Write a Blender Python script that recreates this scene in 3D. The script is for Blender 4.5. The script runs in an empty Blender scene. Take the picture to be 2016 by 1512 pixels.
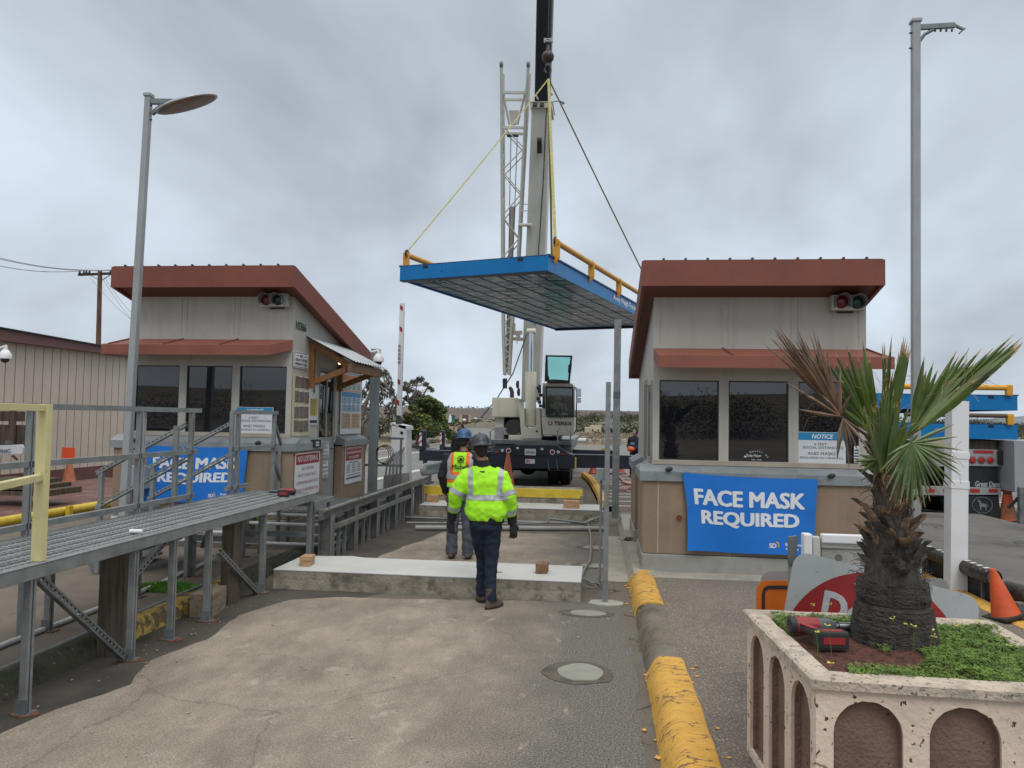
import bpy, bmesh, math, random
from mathutils import Vector, Matrix, noise as mnoise
R = math.radians
V = Vector
random.seed(7)
S = bpy.context.scene
COL = S.collection
# ---------------------------------------------------------------- camera
FPX = 1500.0
YAW, PIT, ROL = R(6.5), R(2.63), R(1.0)
cam = bpy.data.cameras.new("camera"); cam.lens = 36 * FPX / 2016; cam.sensor_width = 36
cam.sensor_fit = 'HORIZONTAL'; cam.clip_end = 20000; cam.clip_start = .05
CO = bpy.data.objects.new("camera", cam); COL.objects.link(CO)
CM = Matrix.Rotation(YAW, 4, 'Z') @ Matrix.Rotation(math.pi / 2 + PIT, 4, 'X') @ Matrix.Rotation(ROL, 4, 'Z')
EYE = V((0, 0, 2.0))
CO.matrix_world = Matrix.Translation(EYE) @ CM
S.camera = CO
S.render.resolution_x, S.render.resolution_y = 1024, 768
S.view_settings.view_transform = 'Standard'; S.view_settings.look = 'None'
S.view_settings.exposure = 0.22; S.view_settings.gamma = 1
S.render.engine = 'CYCLES'
# ---------------------------------------------------------------- sky: bright overcast
W = bpy.data.worlds.new("World"); S.world = W; W.use_nodes = True
nt = W.node_tree; N = nt.nodes; L = nt.links
for n in list(N): N.remove(n)
def wn(t, **k):
    n = N.new(t)
    for a, b in k.items(): setattr(n, a, b)
    return n
out = wn('ShaderNodeOutputWorld'); bg = wn('ShaderNodeBackground')
sky = wn('ShaderNodeTexSky', sky_type='NISHITA', sun_disc=False, sun_elevation=R(52), sun_rotation=R(200))
sc = wn('ShaderNodeVectorMath', operation='SCALE'); sc.inputs[3].default_value = 0.055
L.new(sky.outputs[0], sc.inputs[0])
tc = wn('ShaderNodeTexCoord'); sep = wn('ShaderNodeSeparateXYZ'); L.new(tc.outputs['Generated'], sep.inputs[0])
den = wn('ShaderNodeMath', operation='ADD'); den.inputs[1].default_value = .5
mx = wn('ShaderNodeMath', operation='MAXIMUM'); mx.inputs[1].default_value = 0
L.new(sep.outputs[2], mx.inputs[0]); L.new(mx.outputs[0], den.inputs[0])
dx = wn('ShaderNodeMath', operation='DIVIDE'); dy = wn('ShaderNodeMath', operation='DIVIDE')
L.new(sep.outputs[0], dx.inputs[0]); L.new(den.outputs[0], dx.inputs[1])
L.new(sep.outputs[1], dy.inputs[0]); L.new(den.outputs[0], dy.inputs[1])
cmb = wn('ShaderNodeCombineXYZ'); L.new(dx.outputs[0], cmb.inputs[0]); L.new(dy.outputs[0], cmb.inputs[1])
n1 = wn('ShaderNodeTexNoise'); n1.inputs['Scale'].default_value = 1.9; n1.inputs['Detail'].default_value = 5
n1.inputs['Roughness'].default_value = .5; n1.inputs['Distortion'].default_value = .25
mpw = wn('ShaderNodeMapping'); mpw.inputs['Location'].default_value = (3.3, 1.2, 0); mpw.inputs['Scale'].default_value = (1, .8, 1)
L.new(cmb.outputs[0], mpw.inputs[0]); L.new(mpw.outputs[0], n1.inputs['Vector'])
rp = wn('ShaderNodeValToRGB'); cr = rp.color_ramp
cr.elements[0].position = .28; cr.elements[0].color = (.32, .36, .405, 1)
cr.elements[1].position = .68; cr.elements[1].color = (.67, .76, .86, 1)
e = cr.elements.new(.5); e.color = (.515, .58, .655, 1)
L.new(n1.outputs[0], rp.inputs[0])
zen = wn('ShaderNodeMapRange'); zen.inputs[1].default_value = .52; zen.inputs[2].default_value = .95
zen.inputs[3].default_value = 1; zen.inputs[4].default_value = 2.5
L.new(sep.outputs[2], zen.inputs[0])
zm = wn('ShaderNodeVectorMath', operation='SCALE'); L.new(rp.outputs[0], zm.inputs[0]); L.new(zen.outputs[0], zm.inputs[3])
neu = wn('ShaderNodeMix', data_type='RGBA', blend_type='MULTIPLY'); zf = wn('ShaderNodeMapRange'); zf.inputs[1].default_value = .56; zf.inputs[2].default_value = .8
L.new(sep.outputs[2], zf.inputs[0]); L.new(zf.outputs[0], neu.inputs[0]); L.new(zm.outputs[0], neu.inputs[6]); neu.inputs[7].default_value = (1.16, 1.0, .86, 1); zm = neu
mix = wn('ShaderNodeMix', data_type='RGBA'); mix.inputs[0].default_value = .96
L.new(sc.outputs[0], mix.inputs[6]); L.new(zm.outputs[2], mix.inputs[7])
L.new(mix.outputs[2], bg.inputs[0]); L.new(bg.outputs[0], out.inputs[0]); bg.inputs[1].default_value = 1.0
sun = bpy.data.lights.new("sun", 'SUN'); sun.energy = .9; sun.angle = R(25); sun.color = (1, .97, .92)
so = bpy.data.objects.new("sun", sun); COL.objects.link(so)
so.rotation_euler = (R(38), 0, R(20))   # from behind and to the left of the camera, high

# ---------------------------------------------------------------- measuring helpers (photograph pixels -> metres)
def ray(px, py): return (CM.to_3x3() @ V(((px - 1008) / FPX, -(py - 756) / FPX, -1)))
def atz(px, py, z=0.):
    d = ray(px, py); return EYE + d * ((z - 2) / d.z)
def aty(px, py, Y):
    d = ray(px, py); return EYE + d * (Y / d.y)
def atx(px, py, X):
    d = ray(px, py); return EYE + d * (X / d.x)
# ---------------------------------------------------------------- materials
MATS = {}
def mat(name, col=(.5, .5, .5), rough=.6, metal=0., var=.15, scale=3., bump=.0, bscale=60., spots=None, streak=None, spec=.5, col2=None, stretch=(1, 1, 1), alpha=1, coat=0, crack=None):
    if name in MATS: return MATS[name]
    m = bpy.data.materials.new(name); m.use_nodes = True
    t = m.node_tree; n = t.nodes; l = t.links
    b = n['Principled BSDF']
    b.inputs['Roughness'].default_value = rough; b.inputs['Metallic'].default_value = metal
    b.inputs['Specular IOR Level'].default_value = spec; b.inputs['Coat Weight'].default_value = coat
    co = n.new('ShaderNodeTexCoord'); mp = n.new('ShaderNodeMapping'); mp.inputs['Scale'].default_value = stretch
    l.new(co.outputs['Object'], mp.inputs[0])
    nz = n.new('ShaderNodeTexNoise'); nz.inputs['Scale'].default_value = scale; nz.inputs['Detail'].default_value = 8; nz.inputs['Roughness'].default_value = .62
    l.new(mp.outputs[0], nz.inputs['Vector'])
    r = n.new('ShaderNodeValToRGB')
    c2 = col2 or tuple(c * (1 - var * 1.6) for c in col); c3 = tuple(min(1, c * (1 + var)) for c in col)
    r.color_ramp.elements[0].position = .32; r.color_ramp.elements[0].color = (*c2, 1)
    r.color_ramp.elements[1].position = .68; r.color_ramp.elements[1].color = (*c3, 1)
    e = r.color_ramp.elements.new(.5); e.color = (*col, 1)
    l.new(nz.outputs[0], r.inputs[0]); cur = r.outputs[0]
    def over(fac_socket, colour):
        nonlocal cur
        x = n.new('ShaderNodeMix'); x.data_type = 'RGBA'; l.new(fac_socket, x.inputs[0]); l.new(cur, x.inputs[6])
        x.inputs[7].default_value = (*colour, 1); cur = x.outputs[2]
    for sp in (spots or []):   # (scale, threshold, softness, colour, amount)
        z = n.new('ShaderNodeTexNoise'); z.inputs['Scale'].default_value = sp[0]; z.inputs['Detail'].default_value = 5; z.inputs['Roughness'].default_value = .6
        l.new(mp.outputs[0], z.inputs['Vector'])
        q = n.new('ShaderNodeMapRange'); q.inputs[1].default_value = sp[1]; q.inputs[2].default_value = sp[1] + sp[2]; q.inputs[4].default_value = sp[4]
        l.new(z.outputs[0], q.inputs[0]); over(q.outputs[0], sp[3])
    if crack:                   # (scale, width, colour, coverage threshold)
        dn = n.new('ShaderNodeTexNoise'); dn.inputs['Scale'].default_value = crack[0] * 2.2; dn.inputs['Detail'].default_value = 6; l.new(mp.outputs[0], dn.inputs['Vector'])
        ad = n.new('ShaderNodeVectorMath'); ad.operation = 'MULTIPLY_ADD'; ad.inputs[1].default_value = (.5 / crack[0],) * 3; l.new(dn.outputs['Color'], ad.inputs[0]); l.new(mp.outputs[0], ad.inputs[2])
        vo = n.new('ShaderNodeTexVoronoi'); vo.feature = 'DISTANCE_TO_EDGE'; vo.inputs['Scale'].default_value = crack[0]; l.new(ad.outputs[0], vo.inputs['Vector'])
        q = n.new('ShaderNodeMapRange'); q.inputs[1].default_value = crack[1]; q.inputs[2].default_value = crack[1] * .3; l.new(vo.outputs['Distance'], q.inputs[0])
        cn = n.new('ShaderNodeTexNoise'); cn.inputs['Scale'].default_value = crack[0] * .9; l.new(mp.outputs[0], cn.inputs['Vector'])
        q2 = n.new('ShaderNodeMapRange'); q2.inputs[1].default_value = crack[3]; q2.inputs[2].default_value = crack[3] + .06; l.new(cn.outputs[0], q2.inputs[0])
        mm = n.new('ShaderNodeMath'); mm.operation = 'MULTIPLY'; l.new(q.outputs[0], mm.inputs[0]); l.new(q2.outputs[0], mm.inputs[1]); over(mm.outputs[0], crack[2])
    if streak:                  # vertical streaks (scale, amount, colour)
        m2 = n.new('ShaderNodeMapping'); m2.inputs['Scale'].default_value = (streak[0], streak[0], streak[0] * .06); l.new(co.outputs['Object'], m2.inputs[0])
        z = n.new('ShaderNodeTexNoise'); z.inputs['Scale'].default_value = 1; z.inputs['Detail'].default_value = 4; l.new(m2.outputs[0], z.inputs['Vector'])
        q = n.new('ShaderNodeMapRange'); q.inputs[1].default_value = .5; q.inputs[2].default_value = .72; q.inputs[4].default_value = streak[1]
        l.new(z.outputs[0], q.inputs[0]); over(q.outputs[0], streak[2])
    l.new(cur, b.inputs['Base Color'])
    if bump:
        z = n.new('ShaderNodeTexNoise'); z.inputs['Scale'].default_value = bscale; z.inputs['Detail'].default_value = 6
        l.new(mp.outputs[0], z.inputs['Vector'])
        bp = n.new('ShaderNodeBump'); bp.inputs['Strength'].default_value = bump; bp.inputs['Distance'].default_value = .02
        l.new(z.outputs[0], bp.inputs['Height']); l.new(bp.outputs[0], b.inputs['Normal'])
    rr = n.new('ShaderNodeMapRange'); rr.inputs[3].default_value = max(.03, rough - .1); rr.inputs[4].default_value = min(1, rough + .1)
    l.new(nz.outputs[0], rr.inputs[0]); l.new(rr.outputs[0], b.inputs['Roughness'])
    if alpha < 1: b.inputs['Alpha'].default_value = alpha
    MATS[name] = m; return m
def sub(m, **k):  # tweak last-minute inputs
    b = m.node_tree.nodes['Principled BSDF']
    for a, v in k.items(): b.inputs[a.replace('_', ' ')].default_value = v
    return m
gal = mat('galvanised_steel', (.225, .24, .24), .5, .3, .16, 6, .03, 80, spots=[(45, .6, .1, (.33, .355, .37), .5)], streak=(30, .25, (.17, .18, .18)))
galdk = mat('weathered_steel', (.16, .175, .18), .6, .3, .22, 5, .05, 60, streak=(20, .4, (.12, .10, .08)))
galguard = mat('dull_guardrail_steel', (.20, .205, .195), .65, .25, .2, 4, .05, 50, spots=[(8, .62, .1, (.13, .10, .07), .5)])
black = mat('black_gap', (.012, .012, .013), .8)
rubber = mat('black_rubber', (.018, .018, .019), .75, bump=.1)
fasc = mat('rust_brown_metal', (.20, .056, .034), .55, 0, .1, 1.4, spots=[(2.2, .55, .2, (.20, .068, .05), .5)], streak=(14, .22, (.13, .045, .035)))
fascb = mat('faded_brown_metal', (.235, .076, .050), .6, 0, .1, 1.4)
cream = mat('cream_panel', (.43, .415, .37), .55, 0, .07, 1.2, streak=(9, .45, (.32, .30, .26)), spots=[(5, .64, .08, (.35, .33, .29), .4)])
creamtrim = mat('cream_trim', (.40, .39, .345), .5, 0, .06, 2, streak=(12, .2, (.3, .29, .25)))
tan = mat('tan_stucco', (.275, .20, .140), .9, 0, .09, 2.2, .35, 160, spots=[(90, .62, .05, (.17, .12, .09), .7), (3, .6, .15, (.36, .27, .2), .4)], streak=(7, .3, (.34, .27, .21)))
conc = mat('grey_concrete', (.30, .295, .27), .85, 0, .13, 2.2, .25, 70, spots=[(14, .6, .15, (.2, .195, .18), .5)])
oldconc = mat('old_dirty_concrete', (.25, .225, .18), .9, 0, .35, 3.2, .6, 30, spots=[(6, .55, .12, (.075, .065, .05), .75), (11, .6, .1, (.36, .34, .29), .6)])
slabw = mat('pale_new_concrete', (.47, .475, .46), .7, 0, .06, 1.6, .08, 60, spots=[(5, .62, .12, (.5, .5, .49), .6), (60, .68, .04, (.35, .34, .32), .5)])
islandc = mat('kerb_concrete', (.32, .30, .25), .85, 0, .13, 2.5, .2, 80, spots=[(9, .6, .1, (.24, .22, .18), .5)])
wood = mat('weathered_wood', (.095, .073, .052), .85, 0, .4, 3, .5, 25, stretch=(9, 9, .7), spots=[(5, .55, .1, (.05, .04, .03), .7)])
woodnew = mat('fresh_lumber', (.43, .26, .14), .7, 0, .25, 5, .2, 30, stretch=(1, 8, 8), spots=[(7, .6, .1, (.25, .12, .06), .6)])
woodstain = mat('stained_timber', (.24, .105, .035), .6, 0, .3, 5, .2, 40, stretch=(8, 1, 8))
yell = mat('yellow_paint', (.62, .45, .04), .5, 0, .12, 4, .05, 40, spots=[(14, .66, .05, (.22, .12, .04), .8)])
yellpale = mat('faded_yellow_paint', (.62, .56, .28), .5, 0, .08, 4, spots=[(18, .67, .03, (.25, .17, .08), .85)])
orangey = mat('orange_yellow_paint', (.64, .30, .022), .4, 0, .08, 3, spots=[(20, .68, .03, (.35, .14, .03), .6)])
bluep = mat('blue_painted_steel', (.004, .165, .43), .4, .0, .08, 1.5, .02, 30, spec=.3)
bluedk = mat('dark_blue_lip', (.008, .045, .14), .5)
bluesh = mat('blue_sign', (.012, .23, .47), .5, var=.03)
banner = mat('blue_banner_vinyl', (.008, .165, .60), .42, 0, .06, 3, .05, 12)
white = mat('white_paint', (.72, .73, .74), .5, 0, .04, 2)
signw = mat('white_sign_face', (.62, .65, .68), .45, 0, .03, 2, streak=(10, .15, (.5, .5, .48)))
txtw = mat('white_lettering', (.72, .76, .8), .5, var=.02)
txtk = mat('black_lettering', (.02, .021, .023), .6, var=.02)
red = mat('sign_red', (.30, .022, .02), .5, var=.1)
redtxt = mat('red_lettering', (.36, .06, .055), .5, var=.05)
glassdk = mat('dark_tinted_glass', (.008, .008, .014), .02, 0, .05, 1, spec=.5)
sub(glassdk, IOR=1.85)
glassdk.node_tree.links.remove(glassdk.node_tree.nodes['Principled BSDF'].inputs['Roughness'].links[0]); sub(glassdk, Roughness=.012)
framek = mat('black_gasket', (.02, .02, .022), .5)
frameal = mat('painted_frame', (.33, .32, .28), .5, var=.06)
navy = mat('navy_steel', (.014, .019, .034), .42, 0, .25, 2, .03, 40)
cranew = mat('cream_crane_paint', (.62, .60, .50), .35, 0, .05, 1.2, streak=(6, .2, (.38, .36, .3)))
craneg = mat('crane_boom_paint', (.47, .47, .42), .4, 0, .06, .8, streak=(5, .3, (.27, .27, .245)))
latt = mat('lattice_paint', (.52, .51, .46), .5, 0, .08, 3)
boomk = mat('inner_boom_black', (.012, .019, .028), .45, 0, .25, 1.2)
chrome = mat('chrome_rod', (.55, .56, .58), .15, 1, .05)
webbing = mat('yellow_webbing', (.36, .33, .12), .8, 0, .2, 20)
conem = mat('orange_cone_plastic', (.58, .085, .018), .6, 0, .12, 6, spots=[(7, .6, .1, (.25, .06, .03), .6)])
conedirty = mat('dirty_cone_plastic', (.36, .12, .055), .7, 0, .2, 6, spots=[(9, .55, .1, (.16, .07, .04), .6)])
orangesign = mat('orange_sign_face', (.62, .14, .01), .5, var=.06)
signback = mat('sign_back_aluminium', (.29, .30, .30), .5, .2, .1, 3, spots=[(24, .66, .03, (.06, .05, .045), .9)])
sil = mat('silver_reflective_tape', (.40, .42, .45), .4, .2, .06, 8)
hiv = mat('hi_vis_yellow_green', (.40, .88, .02), .75, 0, .06, 7, .25, 14)
# ---------------------------------------------------------------- mesh builder
WL = {}
class MB:
    def __init__(s): s.v = []; s.f = []; s.m = []; s.mi = 0
    def add(s, vs, fs):
        o = len(s.v); s.v += [V(p) for p in vs]; s.f += [tuple(i + o for i in f) for f in fs]; s.m += [s.mi] * len(fs); return s
    def box(s, x0, x1, y0, y1, z0, z1):
        return s.add([(x, y, z) for x in (x0, x1) for y in (y0, y1) for z in (z0, z1)],
                     [(0, 1, 3, 2), (4, 6, 7, 5), (0, 4, 5, 1), (2, 3, 7, 6), (0, 2, 6, 4), (1, 5, 7, 3)])
    def obox(s, c, ax, ay, az):   # centre and three half-axis vectors
        c, ax, ay, az = V(c), V(ax), V(ay), V(az)
        return s.add([c + ax * i + ay * j + az * k for i in (-1, 1) for j in (-1, 1) for k in (-1, 1)],
                     [(0, 1, 3, 2), (4, 6, 7, 5), (0, 4, 5, 1), (2, 3, 7, 6), (0, 2, 6, 4), (1, 5, 7, 3)])
    def bar(s, a, b, w, h, up=(0, 0, 1)):
        a, b = V(a), V(b); d = b - a
        if d.length < 1e-6: return s
        u = V(up); x = d.cross(u)
        if x.length < 1e-4 * d.length: x = d.cross(V((0, 1, 0)))
        x.normalize(); y = x.cross(d).normalized()
        return s.obox((a + b) / 2, x * w / 2, d / 2, y * h / 2)
    def rings(s, rs, cap=True):
        o = len(s.v); n = len(rs[0])
        for r in rs: s.v += [V(p) for p in r]
        c0 = len(s.f)
        for k in range(len(rs) - 1):
            for i in range(n):
                j = (i + 1) % n; a = o + k * n; b = a + n
                s.f.append((a + i, a + j, b + j, b + i))
        if cap:
            s.f.append(tuple(o + i for i in reversed(range(n)))); s.f.append(tuple(o + (len(rs) - 1) * n + i for i in range(n)))
        s.m += [s.mi] * (len(s.f) - c0); return s
    def tube(s, a, b, r, r2=None, n=10, cap=True): return s.path([a, b], [r, r if r2 is None else r2], n, cap)
    def path(s, pts, r, n=10, cap=True, flat=1.0, up=None):
        pts = [V(p) for p in pts]
        if not hasattr(r, '__len__'): r = [r] * len(pts)
        rs = []; px = None
        for i, p in enumerate(pts):
            d = (pts[min(i + 1, len(pts) - 1)] - pts[max(i - 1, 0)])
            d = d.normalized() if d.length > 1e-9 else V((0, 0, 1))
            if px is None:
                u = V(up) if up else (V((0, 0, 1)) if abs(d.z) < .9 else V((0, 1, 0)))
                x = d.cross(u).normalized()
            else: x = (px - d * px.dot(d)).normalized()
            px = x; y = d.cross(x)
            rs.append([p + (x * math.cos(t) + y * flat * math.sin(t)) * r[i] for t in [2 * math.pi * k / n for k in range(n)]])
        return s.rings(rs, cap)
    def prism(s, pts, vec):
        pts = [V(p) for p in pts]; vec = V(vec); n = len(pts)
        fs = [tuple(range(n)), tuple(reversed(range(n, 2 * n)))] + [(i, i + n, (i + 1) % n + n, (i + 1) % n) for i in range(n)]
        return s.add(pts + [p + vec for p in pts], fs)
    def ball(s, c, rx, ry=None, rz=None, n=12, m=8, rot=None):
        ry = rx if ry is None else ry; rz = rx if rz is None else rz; c = V(c)
        vs = []; fs = []
        for j in range(m + 1):
            t = math.pi * j / m
            for i in range(n):
                a = 2 * math.pi * i / n
                p = V((rx * math.sin(t) * math.cos(a), ry * math.sin(t) * math.sin(a), -rz * math.cos(t)))
                if rot: p = rot @ p
                vs.append(c + p)
        for j in range(m):
            for i in range(n):
                k = (i + 1) % n; fs.append((j * n + i, j * n + k, (j + 1) * n + k, (j + 1) * n + i))
        return s.add(vs, fs)
    def lathe(s, c, prof, n=24, axis=(0, 0, 1)):
        c = V(c); q = V((0, 0, 1)).rotation_difference(V(axis).normalized())
        return s.rings([[c + q @ V((r * math.cos(2 * math.pi * i / n), r * math.sin(2 * math.pi * i / n), z)) for i in range(n)] for r, z in prof], True)
    def torus(s, c, R_, r, axis=(0, 0, 1), n=20, k=8, a0=0, a1=360):
        c = V(c); q = V((0, 0, 1)).rotation_difference(V(axis).normalized()); full = abs(a1 - a0) >= 360
        pts = [c + q @ V((R_ * math.cos(R(a0 + (a1 - a0) * i / n)), R_ * math.sin(R(a0 + (a1 - a0) * i / n)), 0)) for i in range(n + 1)]
        return s.path(pts, r, k, not full)
    def strut(s, a, b, w=.041, side=(0, -1, 0), step=.055):   # slotted channel: slotted web faces `side`
        a, b = V(a), V(b); d = b - a; ln = d.length; u = d / ln
        sd = V(side); sd = (sd - u * sd.dot(u)).normalized(); x = u.cross(sd)
        t = .004; h = w / 2
        for k in (-1, 1):
            s.obox((a + b) / 2 + x * k * (h - t / 2), x * t / 2, d / 2, sd * h)           # flanges
            s.obox((a + b) / 2 + x * k * (h * .66) + sd * (h - t / 2), x * (h * .34 - t), d / 2, sd * t / 2)
        n_ = max(2, int(ln / step))
        for i in range(n_):
            c = a + u * (i + .5) * ln / n_
            s.obox(c + sd * (h - t / 2), x * h * .34, u * ln / n_ * .26, sd * t / 2)
        return s
    def build(s, name, mats, parent=None, smooth=False, bevel=0, origin=None, seg=2):
        me = bpy.data.meshes.new(name)
        if parent is not None: org = WL[parent.name]
        elif origin is not None: org = V(origin)
        else:
            xs = [p.x for p in s.v]; ys = [p.y for p in s.v]; org = V(((min(xs) + max(xs)) / 2, (min(ys) + max(ys)) / 2, min(p.z for p in s.v)))
        me.from_pydata([p - org for p in s.v], [], s.f)
        if not isinstance(mats, (list, tuple)): mats = [mats]
        for m in mats: me.materials.append(m)
        if len(mats) > 1: me.polygons.foreach_set('material_index', s.m)
        bm = bmesh.new(); bm.from_mesh(me); bmesh.ops.recalc_face_normals(bm, faces=bm.faces)
        if bevel:
            es = [e for e in bm.edges if len(e.link_faces) == 2 and e.calc_face_angle(0) > .6]
            bmesh.ops.bevel(bm, geom=es, offset=bevel, segments=seg, affect='EDGES', profile=.6, clamp_overlap=True)
        bm.to_mesh(me); bm.free()
        if smooth:
            me.polygons.foreach_set('use_smooth', [True] * len(me.polygons))
            if smooth != 'all': me.set_sharp_from_angle(angle=R(40))
        o = bpy.data.objects.new(name, me); COL.objects.link(o)
        if parent is not None: o.parent = parent; WL[o.name] = org
        else: o.location = org; WL[o.name] = org
        return o
def tag(o, label, cat, group=None):
    o['label'] = label; o['category'] = cat
    if group: o['group'] = group
    return o
def thing(name, label, cat, loc=(0, 0, 0), group=None):
    o = bpy.data.objects.new(name, None); o.empty_display_size = .2; COL.objects.link(o); o.location = V(loc); WL[o.name] = V(loc)
    return tag(o, label, cat, group)
def struct(o, kind='structure'):
    o['kind'] = kind; return o
def dup(root, loc, rz=0, label=None, scale=None):
    def rec(o, par):
        c = o.copy(); COL.objects.link(c); c.parent = par
        for ch in list(o.children): rec(ch, c)
        return c
    r = rec(root, None); r.location = V(loc); r.rotation_euler = (0, 0, rz)
    if scale: r.scale = (scale,) * 3
    if label: r['label'] = label
    return r
DG = bpy.context.evaluated_depsgraph_get
_tc = {}
def glyphs(body, bold=0., shear=0.):
    k = (body, bold, shear)
    if k in _tc: return _tc[k]
    c = bpy.data.curves.new('t', 'FONT'); c.body = body; c.offset = bold; c.shear = shear; c.resolution_u = 3; c.align_x = 'CENTER'
    o = bpy.data.objects.new('t', c); COL.objects.link(o)
    me = bpy.data.meshes.new_from_object(o.evaluated_get(DG()))
    vs = [(v.co.x, v.co.y) for v in me.vertices]; fs = [tuple(p.vertices) for p in me.polygons]
    bpy.data.objects.remove(o); bpy.data.curves.remove(c); bpy.data.meshes.remove(me)
    x0 = min(v[0] for v in vs); x1 = max(v[0] for v in vs); y0 = min(v[1] for v in vs); y1 = max(v[1] for v in vs)
    _tc[k] = ([((x - x0) / (x1 - x0) - .5, (y - y0) / (y1 - y0) - .5) for x, y in vs], fs); return _tc[k]
def lettering(parent, lines, org, xd, yd, m, name='lettering', bold=.0, shear=0., off=.003, warp=None, wt=.035):
    """lines: (text, cx, cy, w, h) in metres on the plane org + xd*x + yd*y"""
    xd, yd, org = V(xd).normalized(), V(yd).normalized(), V(org); nn = xd.cross(yd); mb = MB()
    for (body, cx, cy, w, h) in lines:
        vs, fs = glyphs(body, 0, shear); k = wt * abs(h)
        for n_, (ax, ay) in enumerate(((0, 0), (1, .5), (-1, .5), (1, -.5), (-1, -.5), (0, 1), (0, -1)) if bold else ((0, 0),)):
            pts = []
            for x, y in vs:
                X, Y_, o_ = cx + x * w * .97 + ax * k, cy + y * h * .95 + ay * k, off + n_ * .0002
                pts.append(warp(X, Y_, o_) if warp else org + xd * X + yd * Y_ + nn * o_)
            mb.add(pts, fs)
    return mb.build(name, m, parent)
def bars(mb, org, xd, yd, items, off=.003, t=.001):
    xd, yd, org = V(xd).normalized(), V(yd).normalized(), V(org); nn = xd.cross(yd)
    for (cx, cy, w, h) in items: mb.obox(org + xd * cx + yd * cy + nn * off, xd * w / 2, yd * h / 2, nn * t)
    return mb
def rrect(cx, cy, w, h, r, k=5):
    pts = []
    for sx, sy, a0 in ((1, 1, 0), (-1, 1, 90), (-1, -1, 180), (1, -1, 270)):
        for i in range(k + 1):
            a = R(a0 + 90 * i / k); pts.append((cx + sx * (w / 2 - r) + r * math.cos(a), cy + sy * (h / 2 - r) + r * math.sin(a)))
    return pts
def plate(mb, org, xd, yd, pts2, t=.004, off=0):
    xd, yd, org = V(xd).normalized(), V(yd).normalized(), V(org); nn = xd.cross(yd)
    return mb.prism([org + xd * x + yd * y + nn * off for x, y in pts2], nn * t)
def fused(mb, name, m, parent, voxel=.012, it=4, disp=None, subdiv=0):
    me = bpy.data.meshes.new('tmp'); me.from_pydata(mb.v, [], mb.f)
    bm = bmesh.new(); bm.from_mesh(me); bmesh.ops.recalc_face_normals(bm, faces=bm.faces); bm.to_mesh(me); bm.free()
    o = bpy.data.objects.new('tmp', me); COL.objects.link(o)
    r = o.modifiers.new('r', 'REMESH'); r.mode = 'VOXEL'; r.voxel_size = voxel
    s_ = o.modifiers.new('s', 'SMOOTH'); s_.iterations = it; s_.factor = .5
    m2 = bpy.data.meshes.new_from_object(o.evaluated_get(DG())); bpy.data.objects.remove(o)
    if disp:
        for v in m2.vertices:
            v.co += v.normal * disp(v.co)
    m2.polygons.foreach_set('use_smooth', [True] * len(m2.polygons)); m2.name = name
    org = WL[parent.name] if parent is not None else V((0, 0, 0))
    m2.transform(Matrix.Translation(-org)); m2.materials.clear(); m2.materials.append(m)
    ob = bpy.data.objects.new(name, m2); COL.objects.link(ob)
    if parent is not None: ob.parent = parent; WL[ob.name] = org
    return ob
X_, Y_, Z_ = V((1, 0, 0)), V((0, 1, 0)), V((0, 0, 1))
# ================================================================= SETTING
earth = mat('dry_earth', (.17, .135, .09), .95, 0, .3, .12, .3, 8, spots=[(.35, .52, .1, (.09, .10, .045), .8), (3, .6, .1, (.24, .2, .14), .6)])
asph = mat('asphalt', (.135, .115, .092), .9, 0, .16, .9, .6, 150, crack=(.55, .012, (.04, .034, .026), .47), spots=[(120, .56, .06, (.33, .30, .255), .7), (95, .42, -.05, (.045, .038, .03), .7), (2.2, .58, .12, (.075, .066, .055), .6), (170, .36, -.05, (.03, .028, .025), .5)])
roadm = mat('worn_road', (.165, .16, .15), .85, 0, .12, .35, .2, 60, spots=[(1.1, .56, .1, (.12, .118, .112), .7)])
isl = mat('island_chipseal', (.17, .142, .115), .9, 0, .16, 1.1, .8, 120, spots=[(100, .565, .04, (.50, .46, .40), .8), (85, .42, -.05, (.05, .042, .034), .8), (2.2, .6, .1, (.12, .10, .08), .5)])
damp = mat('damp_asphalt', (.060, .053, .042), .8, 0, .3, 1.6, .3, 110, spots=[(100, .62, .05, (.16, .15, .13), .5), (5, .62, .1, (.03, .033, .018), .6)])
mossy = mat('mossy_kerb', (.05, .047, .033), .95, 0, .4, 6, .6, 40, spots=[(4, .55, .1, (.035, .055, .015), .7), (16, .62, .05, (.22, .2, .16), .5)])

def sheet(name, pts, z, m, kind='structure'):
    mb = MB(); mb.add([(p[0], p[1], z) for p in pts], [tuple(range(len(pts)))])
    return struct(mb.build(name, m, origin=(0, 0, z)), kind)
sheet('ground', [(-5000, -2000), (5000, -2000), (5000, 9000), (-5000, 9000)], -.03, earth)
road_pts = [(-60, -12), (30, -12), (60, 10), (60, 66), (14, 66)] + [tuple(atz(*p)[:2]) for p in ((1150, 877), (1012, 868), (978, 850), (940, 836), (900, 830.5), (884, 831), (905, 838), (930, 852), (905, 868), (828, 884), (740, 886), (640, 884))] + [(-60, 52)]
sheet('road', road_pts, 0, roadm)
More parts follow.
